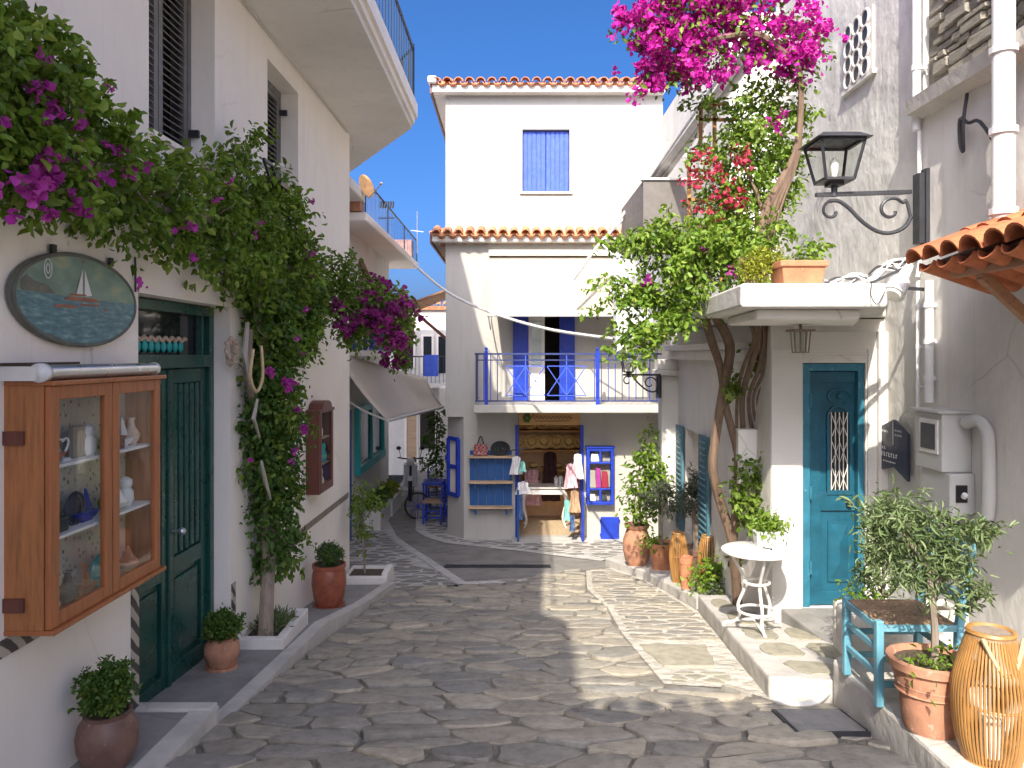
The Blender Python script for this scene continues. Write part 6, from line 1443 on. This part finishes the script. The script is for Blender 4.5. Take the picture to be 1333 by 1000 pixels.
for (xx,zz,w,h,mt,lb) in ((1.45,-2.403,.07,.32,'canvas','folded cream towel in the blue showcase'),(1.56,-2.403,.05,.36,'pinkbract','pink folded cloth in the blue showcase'),(1.68,-2.403,.06,.30,'redbract','red folded cloth in the blue showcase'),(1.46,-2.64,.06,.12,'white_plastic','white cup in the lower part of the blue showcase'),(1.66,-2.64,.06,.12,'iron','dark bowl in the lower part of the blue showcase'),(1.50,-1.93,.08,.14,'white_plastic','white folded scarf at the top of the blue showcase')):
    m = MB(); m.hexa([(xx-w,13.86,zz),(xx+w,13.86,zz),(xx+w,13.96,zz),(xx-w,13.96,zz),(xx-w*.8,13.88,zz+h),(xx+w*.75,13.88,zz+h*.95),(xx+w*.75,13.95,zz+h*.95),(xx-w*.8,13.95,zz+h)]); tag(m.build('folded_cloth' if h > .13 else 'cup', M[mt], bevel=.012), lb, 'cloth' if h > .13 else 'cup')
m = MB(); m.box(1.615,1.95,13.97,13.998,-3.36,-2.95); o = thing('meter_door', (1.78,13.98,-3.36), 'small square blue meter door low on the shop wall', 'meter door'); m.build('panel', M['blue_paint'], o, bevel=.006)
m = MB(); m.box(1.60,1.614,13.965,13.995,-3.05,-3.0); m.box(1.951,1.965,13.965,13.995,-3.05,-3.0); m.box(1.60,1.614,13.965,13.995,-3.3,-3.25); m.build('hinge', M['blue_paint'], o)
# clothes hanging at the door
def garment(name, px, py, y, w, h, mat, label, cat='garment', flare=1.25, seed=1):
    r = random.Random(seed); x, yy, z = P(px,py,y); m = MB(); n_, k = 9, 8; vs = []
    for s_ in (-1,1):
        for j in range(k+1):
            t = j/k; ww = w*(.55+(flare-.55)*t)
            if t < .25: ww *= 1.25
            for i in range(n_+1):
                u = i/n_*2-1; vs.append((x+u*ww/2, yy+s_*(.035+.01*math.sin(i*1.7+seed))+.015*math.sin(i*2.3+j*.5+seed), z-h*t+ (.02*(1-abs(u)) if j == 0 else 0) - .015*r.random()*(j == k)))
    N = (n_+1)*(k+1); fs = []
    for j in range(k):
        for i in range(n_):
            a = j*(n_+1)+i; fs += [(a,a+n_+1,a+n_+2,a+1),(N+a+1,N+a+n_+2,N+a+n_+1,N+a)]
    for j in range(k):
        a = j*(n_+1); b = a+n_; fs += [(a+n_+1,a,N+a,N+a+n_+1),(b,b+n_+1,N+b+n_+1,N+b)]
    for i in range(n_): fs += [(i+1,i,N+i,N+i+1)]; 
    m.add(vs, fs); t = thing(name, (x,yy,z-h), label, cat); m.build('cloth', mat, t, True)
    m = MB(); m.tube([(x-w*.3,yy,z+.005),(x,yy,z+.03),(x,yy,z+.09)], .006, 5); m.tube([(x,yy,z+.03),(x+w*.3,yy,z+.005)], .006, 5); m.build('hanger', M['iron'], t, True)
    return t
M['denim'] = simple('striped_denim', (.10,.16,.32), .9, var=.5, scale=20); M['aqua'] = simple('aqua_cloth', (.25,.55,.50), .9); M['straw'] = simple('straw', (.80,.58,.24), .85, var=.3, scale=30, bs=.5); M['whitecloth'] = simple('white_cloth', (.72,.70,.69), .9); M['pinkcloth'] = simple('pink_cloth', (.62,.38,.42), .9, var=.3, scale=14); M['beigecloth'] = simple('beige_cloth', (.42,.28,.17), .9, var=.3, scale=14); M['darkcloth'] = simple('dark_cloth', (.05,.02,.02), .9)
garment('dress', 672,595,13.75,.20,.30,M['whitecloth'],'plain white top on the left shop door jamb, highest of its row',seed=1)
garment('dress', 680,602,13.70,.12,.16,M['aqua'],'little aqua top hanging at the left of the shop doorway',seed=2)
garment('dress', 681,628,13.68,.24,.20,M['whitecloth'],'white skirt hanging below the aqua top at the shop doorway',seed=3)
garment('dress', 677,645,13.68,.14,.42,M['denim'],'blue striped trousers hanging at the left of the shop doorway',seed=4,flare=.9)
garment('dress', 752,592,13.70,.18,.42,M['whitecloth'],'long white dress hanging at the right of the shop doorway',seed=5)
garment('dress', 743,605,13.66,.20,.40,M['pinkcloth'],'pink flowered dress hanging at the right of the shop doorway',seed=6)
garment('dress', 748,640,13.62,.18,.36,M['beigecloth'],'beige bag dress hanging at the right of the shop doorway',seed=7)
garment('dress', 738,652,13.62,.12,.34,M['aqua'],'aqua striped scarf hanging at the right of the shop doorway',seed=8,flare=1.0)
garment('dress', 745,672,13.60,.12,.26,M['denim'],'dark patterned cloth hanging lowest at the right jamb',seed=9,flare=.8)
garment('dress', 716,590,15.42,.34,.95,M['darkcloth'],'long dark red dress hanging in the middle of the shop',seed=10)
garment('dress', 692,612,15.40,.36,.70,M['pinkcloth'],'pale flowered dress hanging at the back of the shop',seed=11)
m = MB(); m.tube([(-.02,13.66,-1.70),(.30,13.66,-1.66)], .01, 6); tag(m.build('clothes_rail', M['iron']), 'short clothes rail on the left of the shop doorway', 'rail')
# back shelves with straw hats
for z in (-1.55,-1.95,-2.35):
    m = MB(); m.box(-.29,1.74,15.58,15.98,z-.02,z+.015); tag(m.build('wall_shelf', M['signwood']), {-1.55:'top wooden shelf at the back of the shop',-1.95:'middle wooden shelf of straw hats in the shop',-2.35:'lower wooden shelf at the back of the shop'}[z], 'shelf')
ht = MB(); ht.lathe([(.15,0),(.155,.012),(.09,.02),(.08,.10),(.05,.12),(.005,.122)], (0,0,0), 18); hme = meshpart('crown_and_brim', ht, M['straw'], True)
bd_ = MB(); bd_.lathe([(.0905,.022),(.0905,.045),(.085,.046)], (0,0,0), 18); bdm = meshpart('hat_band', bd_, M['darkcloth'], True)
for row, (z, n_) in enumerate(((-1.53,7),(-1.93,7),(-2.33,7))):
    for i in range(n_):
        p = (-.12+i*.25+.03*row,15.76,z)
        t = thing('straw_hat', p, ['straw hat on the top shop shelf','straw hat on the middle shop shelf','straw hat on the lower shop shelf'][row], 'hat', ['hats on the top shelf','hats on the middle shelf','hats on the lower shelf'][row])
        o = place(hme, t, p); b_ = place(bdm, t, p)
        if row < 2: o.rotation_euler = b_.rotation_euler = (R(70),0,0); o.location.z = b_.location.z = .15
rq = random.Random(31)
for i in range(7):
    x = -.15+i*.27; mt = ['terra_red','blue_paint','canvas','turq','straw','pinkcloth','denim'][i]; h = rq.uniform(.16,.30)
    m = MB(); m.hexa([(x,15.62,-2.75),(x+.2,15.62,-2.75),(x+.2,15.9,-2.75),(x,15.9,-2.75),(x+.01,15.63,-2.75+h),(x+.19,15.63,-2.75+h),(x+.19,15.89,-2.75+h),(x+.01,15.89,-2.75+h)])
    tag(m.build('folded_stack', M[mt], bevel=.02), ['red','blue','cream','turquoise','straw coloured','pink','denim'][i]+' stack of folded goods on the lowest shop shelf', 'folded goods')
m = MB(); m.box(-.29,1.74,15.58,15.98,-2.79,-2.752); tag(m.build('wall_shelf', M['signwood']), 'lowest wooden shelf of folded goods in the shop', 'shelf')
# white table in the shop
WT = thing('console_table', (.64,15.0,-3.35), 'white table with curved legs inside the shop doorway', 'table')
m = MB(); m.box(.20,1.08,14.8,15.25,-2.585,-2.55); m.build('table_top', M['white_metal'], WT, bevel=.008)
m = MB(); m.box(.26,1.02,14.84,14.87,-2.70,-2.586); m.box(.26,1.02,15.18,15.21,-2.70,-2.586); m.box(.26,.29,14.87,15.18,-2.7,-2.586); m.box(.99,1.02,14.87,15.18,-2.7,-2.586); m.build('apron', M['white_metal'], WT)
for sx, x in ((-1,.27),(1,1.01)):
    for y in (14.86,15.19):
        m = MB(); m.tube([(x,y,-2.66),(x+sx*.05,y,-2.80),(x+sx*.035,y,-3.0),(x-sx*.01,y,-3.2),(x+sx*.02,y,-3.32),(x+sx*.05,y,-3.345)], [.035,.035,.026,.02,.018,.02], 8); m.build('leg', M['white_metal'], WT, True)
for xx, lb in ((.86,'short white candle on the shop table'),(.95,'tall white candle on the shop table')):
    m = MB(); m.lathe([(.045,0),(.045,.16 if xx < .9 else .18),(.01,.185),(.008,.2)], (xx,14.95,-2.549), 14); tag(m.build('candle', M['whitecloth'], smooth=True), lb, 'candle')

# ---------------------------------------------------------------- alley on the left
AH = thing('house', (-4,14.5,-3.4), 'white alley house with turquoise shop window, tarpaulin roof railing and brown rafter', 'house')
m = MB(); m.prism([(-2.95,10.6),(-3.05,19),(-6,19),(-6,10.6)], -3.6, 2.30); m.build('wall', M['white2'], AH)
m = MB(); m.prism([(-2.50,13.2),(-2.50,20.6),(-6,20.6),(-6,13.2)], 2.301, 2.46); m.build('roof_slab', M['white'], AH, bevel=.03)
m = MB(); m.prism([(-2.52,12.0),(-2.52,13.15),(-5,13.15),(-5,12.0)], 2.62, 2.80); m.build('eave', M['white2'], AH, bevel=.03); 
m = MB(); m.prism([(-2.9,12.0),(-2.9,13.15),(-5,13.15),(-5,12.0)], 2.3, 2.615); m.build('attic', M['white2'], AH)
m = MB(); m.box(-2.80,-2.60,13.16,13.5,2.47,2.76); m.build('chimney', M['terracotta2'], AH)
tar = glassmat('clear_tarpaulin', (.72,.78,.85), .06, .25)
m = MB(); k = 60; vs = []
for i in range(k+1): vs += [(-2.54+.02*math.sin(i*1.9),13.3+7.2*i/k,2.47),(-2.54+.012*math.sin(i*1.9+.6),13.3+7.2*i/k,3.02)]
m.add(vs, [(2*i,2*i+2,2*i+3,2*i+1) for i in range(k)]); m.build('tarpaulin', tar, AH, True)
m = MB(); m.tube([(-2.54,13.25,3.03),(-2.54,20.55,3.03)], .02, 6)
for y in (13.3,15.7,18.1,20.5): m.tube([(-2.54,y,2.46),(-2.54,y,3.03)], .015, 6)
m.build('railing', M['iron'], AH, True)
m = MB(); m.box(-3.6,-2.62,20.0,20.5,2.47,3.0); m.build('brick_parapet', M['terracotta2'], AH)
m = MB(); m.bar((-2.55,12.9,1.55),(-2.35,14.6,.65),.06,.14); m.build('brown_rafter', M['darkredwood'], AH)
m = MB(); m.box(-2.945,-2.90,12.2,13.4,.95,1.75)
sh = m.build('blue_shutter', M['blue_paint'], AH); s = MB(); s.obox((0,0,0),(.03,.98,.035),(0,R(-30),0)); me = meshpart('slat', s, M['blue_shutter'])
for i in range(11): place(me, sh, (-2.895,12.8,1.0+i*.068))
# turquoise shop window
f = MB(); f.box(-2.99,-2.90,14.6,14.75,-2.15,-1.0); f.box(-2.99,-2.90,17.4,17.55,-2.15,-1.0); f.box(-2.99,-2.90,14.75,17.4,-1.12,-1.0); f.box(-2.99,-2.88,14.6,17.55,-2.3,-2.151); f.box(-2.99,-2.91,16.0,16.1,-2.15,-1.12)
wf = f.build('window', M['turq'], AH); m = MB(); m.box(-2.985,-2.955,14.75,17.4,-2.15,-1.12); m.build('pane', M['darkglass'], wf)
m = MB(); m.box(-2.98,-2.90,13.0,13.9,-3.5,-1.0); m.build('blue_door', M['blue_board'], AH)
# awning over the alley
AA = thing('awning', (-2.5,15,-1.2), 'grey canvas awning sloping out over the alley shop', 'awning')
A0, B0, C0, D0 = Vector((-2.97,12.8,.06)), Vector((-2.05,18.3,-.55)), Vector((-1.53,17.1,-1.16)), Vector((-2.18,13.5,-1.16))
m = MB(); k = 14; vs = []
for i in range(k+1):
    for j in range(9):
        p = A0.lerp(B0,i/k).lerp(D0.lerp(C0,i/k),j/8); p.z -= .08*math.sin(math.pi*j/8)+.02*math.sin(i*1.3)*math.sin(math.pi*j/8); vs.append(tuple(p))
m.add(vs, [(i*9+j,i*9+j+1,(i+1)*9+j+1,(i+1)*9+j) for i in range(k) for j in range(8)]); o = m.build('canvas', M['grey_canvas'], AA, True); o.modifiers.new('t','SOLIDIFY').thickness = .006
m = MB(); m.tube([D0,C0], .03, 8); m.build('front_bar', M['white_metal'], AA, True)
m = MB(); m.tube([D0,(-2.6,13.45,-.98),(-2.95,13.4,-.75)], .02, 6); m.tube([C0,(-2.2,17.3,-1.0),(-2.98,17.4,-.7)], .02, 6); m.build('folding_arm', M['white_metal'], AA, True)
m = MB(); m.prism([(-2.93,13.6),(-2.45,13.6),(-2.45,15.6),(-2.95,15.6)], -.02, .08); ab = m.build('small_balcony', M['white'], AH, bevel=.01)
m = MB(); m.box(-2.48,-2.45,13.6,15.6,.50,.53); m.box(-2.93,-2.451,13.6,13.63,.50,.53); m.build('balcony_rail', M['blue_paint'], ab)
b = MB(); b.box(-.012,.012,-.03,.03,0,.42); bm_ = meshpart('railing_slat', b, M['blue_paint'])
for i in range(17): place(bm_, ab, (-2.465,13.66+i*.118,.08))
b = MB(); b.box(-.03,.03,-.012,.012,0,.42); bm_ = meshpart('railing_slat', b, M['blue_paint'])
for i in range(5): place(bm_, ab, (-2.90+i*.1,13.615,.08))
# satellite dish
SDI = thing('satellite_dish', P(468,262,13.3), 'white and orange satellite dish on the alley house roof', 'satellite dish')
c = Vector(P(476,243,13.0)); m = MB(); vs = []; nrm = Vector((.75,-.55,.30)).normalized(); uu = nrm.cross(Vector((0,0,1))).normalized(); vv_ = uu.cross(nrm)
for k in range(6):
    r = .19*k/5
    for i in range(20): t = 2*math.pi*i/20; vs.append(tuple(c+uu*(r*.85+.001)*math.cos(t)+vv_*(r*1.1+.001)*math.sin(t)+nrm*(r*r*.8)))
m.add(vs, [(k*20+i,k*20+(i+1)%20,(k+1)*20+(i+1)%20,(k+1)*20+i) for k in range(5) for i in range(20)]); o = m.build('dish', simple('rusty_white', (.70,.38,.15), .6, var=.3, scale=7), SDI, True); o.modifiers.new('t','SOLIDIFY').thickness = .008
m = MB(); m.tube([c-vv_*.22, c+nrm*.35-vv_*.12], .010, 6); m.sphere(c+nrm*.36-vv_*.11,.03,8,5); m.tube([c-nrm*.01,(c.x-.05,c.y+.1,c.z-.15),(c.x-.05,c.y+.1,2.6)], .018, 6); m.build('arm_and_mast', M['alu'], SDI, True)
# roof top antenna and dark bundle
m = MB(); m.tube([P(543,330,20),P(543,275,20)], .012, 5); m.tube([P(535,300,20),P(551,302,20)], .008, 5); tag(m.build('antenna', M['alu']), 'thin pale antenna mast at the far end of the tarpaulin railing', 'antenna')
m = MB()
for i in range(6): x,y,z = P(495+i*3.2,290,15.2); m.tube([(x,y,2.9),(x+.015,y,3.0),(x+.01,y,z+.42)], .02, 6)
m.tube([P(492,284,15.2),P(513,284,15.2)], .012, 6); tag(m.build('clothes_pegs', M['iron']), 'dark row of hooks on the roof railing of the alley house', 'hooks')
# wooden lean-to at the side of the centre house
LT = thing('lean_to_roof', (-1.6,15.5,.7), 'brown plank lean-to roof on the side of the shop house', 'canopy')
for i in range(5):
    m = MB(); a0 = P(531+i*2,397+i*3,15.4+i*.25); m.bar((-2.08+.02*i,15.2+i*.3,.98),(-1.215,15.2+i*.3,1.30),.26,.035); m.build('plank', M['canopywood'], LT)
m = MB(); m.bar((-2.06,15.05,.93),(-2.06,16.6,.93),.06,.08); m.bar((-1.98,15.1,.9),(-1.215,15.1,.25),.05,.06); m.bar((-1.23,15.0,1.24),(-1.23,16.6,1.24),.03,.07); m.build('frame', M['darkredwood'], LT)
# houses closing the alley
FH = thing('house', (-2.6,25,-3.5), 'pale house closing the alley with yellow door and blue balcony cloth', 'house')
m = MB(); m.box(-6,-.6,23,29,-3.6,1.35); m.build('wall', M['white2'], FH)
m = MB(); m.box(-6.1,-.5,22.9,29.1,1.351,1.45); fr_ = m.build('roof', M['tile'], FH)
tile_row(fr_, (-3.6,22.85,1.46), (1,0,0), 14, .2, R(14), 0, TILE, 1)
for (x0,x1,z0,z1,mt,nm) in ((-3.15,-2.85,-3.45,-1.4,'shelfwood','door'),(-2.75,-2.3,-2.8,-1.5,'dark','window'),(-2.65,-2.40,-.55,.55,'darkglass','window'),(-2.2,-1.95,-.55,.55,'darkglass','window'),(-3.4,-2.95,-.4,.6,'darkglass','window')):
    m = MB(); m.box(x0-.06,x0,22.95,22.998,z0,z1+.06); m.box(x1,x1+.06,22.95,22.998,z0,z1+.06); m.box(x0,x1,22.95,22.998,z1,z1+.06); w_ = m.build(nm, M['white'], FH)
    m = MB(); m.box(x0,x1,22.97,22.99,z0,z1); m.build('panel', M[mt], w_)
m = MB(); m.box(-2.95,-1.6,22.2,22.99,-.95,-.82); b_ = m.build('balcony', M['white2'], FH)
m = MB(); m.tube([(-2.93,22.23,-.05),(-1.62,22.23,-.05)], .02, 6)
for i in range(12): m.tube([(-2.92+i*.117,22.23,-.82),(-2.92+i*.117,22.23,-.05)], .008, 5)
m.build('balcony_railing', M['iron'], FH, True)
m = MB(); k = 8; vs = []
for i in range(k+1): vs += [(-2.55+.42*i/k,22.16+.02*math.sin(i*1.7),-.62),(-2.55+.42*i/k,22.17,.0)]
m.add(vs, [(2*i,2*i+2,2*i+3,2*i+1) for i in range(k)]); o = m.build('blue_cloth', M['blue_shutter']); o.modifiers.new('t','SOLIDIFY').thickness=.006; tag(o, 'bright blue cloth drying on the far balcony railing', 'cloth')
FH2 = thing('house', (-1.9,21,-3.4), 'white side house with small upper balcony beyond the lean-to roof', 'house')
m = MB(); m.box(-1.95,-1.0,20.5,22.4,-3.6,-.9); m.build('wall', M['white2'], FH2)
m = MB(); m.box(-1.60,-.8,20.6,22,1.4,2.9); m.build('upper_storey', M['white2'], FH2)
m = MB(); m.box(-1.75,-.8,20.3,20.59,2.2,2.42); m.build('balcony', M['white2'], FH2)
m = MB(); m.box(-1.6,-1.1,20.61,22,-.89,1.39); m.build('stair_tower', M['white2'], FH2)
# blue alley door, tables and chairs of the cafe
BD = thing('door', (-1.3,16.2,-3.45), 'tall royal blue plank door standing open at the alley side', 'door')
for i in range(5):
    m = MB(); m.box(-1.30,-1.262,15.3+i*.16,15.455+i*.16,-3.43,-1.75); m.build('plank', M['blue_paint'], BD, bevel=.004)
m = MB(); m.box(-1.335,-1.301,15.3,16.1,-3.1,-3.0); m.box(-1.335,-1.301,15.3,16.1,-2.1,-2.0); m.build('ledge', M['blue_paint'], BD)
def cafe_chair(loc, rz, label):
    t = thing('cafe_chair', loc, label, 'chair'); x,y,z = loc; c, s_ = math.cos(rz), math.sin(rz)
    def q(u,v,h): return (x+u*c-v*s_, y+u*s_+v*c, z+h)
    for u in (-.18,.18):
        m = MB(); m.bar(q(u,-.18,0),q(u,-.18,.46),.035,.035); m.build('leg', M['blue_paint'], t)
        m = MB(); m.bar(q(u,.18,0),q(u,.2,.88),.035,.035); m.build('back_leg', M['blue_paint'], t)
    for h in (.15,.28):
        m = MB(); m.bar(q(-.18,-.18,h),q(.18,-.18,h),.02,.025); m.bar(q(-.18,.18,h),q(.18,.18,h),.02,.025); m.bar(q(-.18,-.18,h),q(-.18,.18,h),.02,.025); m.bar(q(.18,-.18,h),q(.18,.18,h),.02,.025); m.build('stretcher', M['blue_paint'], t)
    m = MB(); m.add([q(-.2,-.2,.44),q(.2,-.2,.44),q(.2,.2,.44),q(-.2,.2,.44),q(-.2,-.2,.475),q(.2,-.2,.475),q(.2,.2,.475),q(-.2,.2,.475)], [(0,3,2,1),(4,5,6,7),(0,1,5,4),(1,2,6,5),(2,3,7,6),(3,0,4,7)]); m.build('rush_seat', M['rush'], t)
    for h in (.60,.72,.84):
        m = MB(); m.bar(q(-.18,.19,h),q(.18,.19,h),.018,.05); m.build('back_slat', M['blue_paint'], t)
    return t
zc = zs(15.8)
cafe_chair((-1.60,15.7,zc+.012), R(-95), 'blue cafe chair with rush seat facing the blue alley table')
cafe_chair((-1.72,17.6,zs(17)+.012), R(95), 'blue cafe chair on the far side of the alley table')
t = thing('cafe_table', (-1.62,16.6,zs(17)), 'small square royal blue cafe table in the alley', 'table')
m = MB(); m.box(-1.92,-1.36,16.3,16.9,zs(17)+.70,zs(17)+.74); m.build('table_top', M['blue_paint'], t)
for x in (-1.88,-1.40):
    for y in (16.34,16.86): m = MB(); m.box(x-.02,x+.02,y-.02,y+.02,zs(17),zs(17)+.70); m.build('leg', M['blue_paint'], t)
# wheel of a blue cart beside the table
t = thing('cart_wheel', (-1.98,16.3,zs(17)), 'dark spoked wheel leaning beside the blue cafe table', 'wheel')
m = MB(); c = (-1.98,16.15,zs(17)+.29)
m.tube([(c[0]+.27*math.cos(2*math.pi*i/26),c[1],c[2]+.27*math.sin(2*math.pi*i/26)) for i in range(26)], .022, 6, True); m.build('tyre', M['black'], t, True)
m = MB()
for i in range(8): m.tube([c,(c[0]+.26*math.cos(math.pi*i/4),c[1],c[2]+.26*math.sin(math.pi*i/4))], .008, 5)
m.sphere(c,.04,8,5); m.build('spokes', M['blue_paint'], t)
# scooter
zg = zs(18.5); SCO = thing('motor_scooter', (-2.45,18.6,zg), 'dark motor scooter with white front parked in the alley', 'scooter')
def sp(u, v, h): return (-2.42+v*.9+u*-.10, 18.3+u, zg+h)
for u, nm in ((0,'front_wheel'),(1.15,'rear_wheel')):
    m = MB(); m.tube([sp(u+.25*math.cos(2*math.pi*i/22),0,.27+.25*math.sin(2*math.pi*i/22)) for i in range(22)], .05, 8, True); w_ = m.build('wheel', M['black'], SCO, True)
    m = MB(); m.sphere(sp(u,0,.27),.11,10,6,(.5,1,1)); m.build('rim', M['alu'], w_, True)
m = MB(); m.hexa([sp(.18,-.20,.30),sp(.18,.20,.30),sp(.42,.18,.26),sp(.42,-.18,.26),sp(.05,-.19,.86),sp(.05,.19,.86),sp(.20,.16,.90),sp(.20,-.16,.90)]); m.build('leg_shield', M['white_plastic'], SCO, bevel=.04)
m = MB(); m.hexa([sp(.35,-.16,.28),sp(.35,.16,.28),sp(1.35,.15,.42),sp(1.35,-.15,.42),sp(.42,-.15,.40),sp(.42,.15,.40),sp(1.40,.14,.70),sp(1.40,-.14,.70)]); m.build('body', M['black'], SCO, bevel=.04)
m = MB(); m.hexa([sp(.65,-.14,.66),sp(.65,.14,.66),sp(1.40,.12,.74),sp(1.40,-.12,.74),sp(.68,-.13,.78),sp(.68,.13,.78),sp(1.38,.10,.86),sp(1.38,-.10,.86)]); m.build('seat', M['darkcloth'], SCO, bevel=.03)
m = MB(); m.tube([sp(0,0,.3),sp(.10,0,.95)], .03, 8); m.tube([sp(.16,-.34,1.0),sp(.08,-.12,.98),sp(.08,.12,.98),sp(.16,.34,1.0)], .018, 7); m.build('steering_column', M['iron'], SCO, True)
m = MB(); m.sphere(sp(.0,0,.93),.10,10,6); m.build('headlamp', M['bulb'], SCO, True)
m = MB()
for v in (-.26,.26): m.tube([sp(.10,v,1.0),sp(.06,v*1.15,1.2)], .008, 5); m.sphere(sp(.05,v*1.2,1.24),.06,8,5,(1,.4,.8))
m.build('mirror', M['black'], SCO, True)
m = MB(); m.hexa([sp(-.25,-.07,.50),sp(-.25,.07,.50),sp(.22,.07,.52),sp(.22,-.07,.52),sp(-.16,-.06,.56),sp(-.16,.06,.56),sp(.18,.06,.60),sp(.18,-.06,.60)]); m.build('mudguard', M['white_plastic'], SCO, bevel=.02)
# planter troughs along the alley shop
for i, (y, lb, mt) in enumerate(((14.9,'white alley trough planter with dark shrubs nearest the blue door','leaf_dark'),(16.4,'white alley trough planter with pale bushy flowers beyond the first','leaf_yellow'))):
    z = zs(y); t = thing('trough_planter', (-2.72,y+.6,z), lb, 'planter')
    m = MB(); m.box(-2.88,-2.55,y,y+1.25,z-.02,z+.36); m.build('trough', M['white2'], t, bevel=.02)
    leaves('shrub', [(-2.7,y+.25+k*.25,z+.50,.16,.16,.16) for k in range(4)], 700, .07, M[mt], t, 80+i)
CV = thing('climbing_plant', (-1.7,19.0,zs(19)), 'leafy climber on the wall beyond the blue alley door', 'climber')
leaves('foliage', [(*P(568,y,17.3),.16) for y in (540,560,580,600,620)]+[(*P(555,570,17.5),.1),(*P(550,605,17.5),.09)], 700, .09, M['leaf_dark'], CV, 85)
m = MB(); m.tube([(-1.68,17.3,zs(17)),(-1.72,17.3,-2.4),(-1.68,17.3,-1.4)], .015, 6); m.build('stem', M['bark'], CV)

# ---------------------------------------------------------------- parts made of several loose pieces become one part each
def split_loose(o):
    me = o.data; n = len(me.vertices); par = list(range(n))
    def find(a):
        while par[a] != a: par[a] = par[par[a]]; a = par[a]
        return a
    for p in me.polygons:
        vs = list(p.vertices); r = find(vs[0])
        for v in vs[1:]: par[find(v)] = r
    groups = {}
    for p in me.polygons: groups.setdefault(find(p.vertices[0]), []).append(p)
    if len(groups) < 2: return
    co = [v.co.copy() for v in me.vertices]; first = True
    for ps in groups.values():
        ids = sorted({v for p in ps for v in p.vertices}); ix = {v: i for i, v in enumerate(ids)}
        m2 = bpy.data.meshes.new(me.name); m2.from_pydata([tuple(co[v]) for v in ids], [], [tuple(ix[v] for v in p.vertices) for p in ps])
        for m in me.materials: m2.materials.append(m)
        m2.polygons.foreach_set('use_smooth', [p.use_smooth for p in ps])
        if first: o.data = m2; first = False
        else:
            c = o.copy(); c.data = m2; COL.objects.link(c); c.parent = o.parent
for o in list(bpy.data.objects):
    if o.type == 'MESH' and o.parent is not None and o.name.split('.')[0] in ('top_and_bottom_board','brace','transom_bar','bracket','end_cap','painted_land','painted_sail','hanging_eye','wall_bracket','folding_arm','hinge','transom_ornament','cornice','balcony_door','silver_line','scroll_brace','mirror'): split_loose(o)
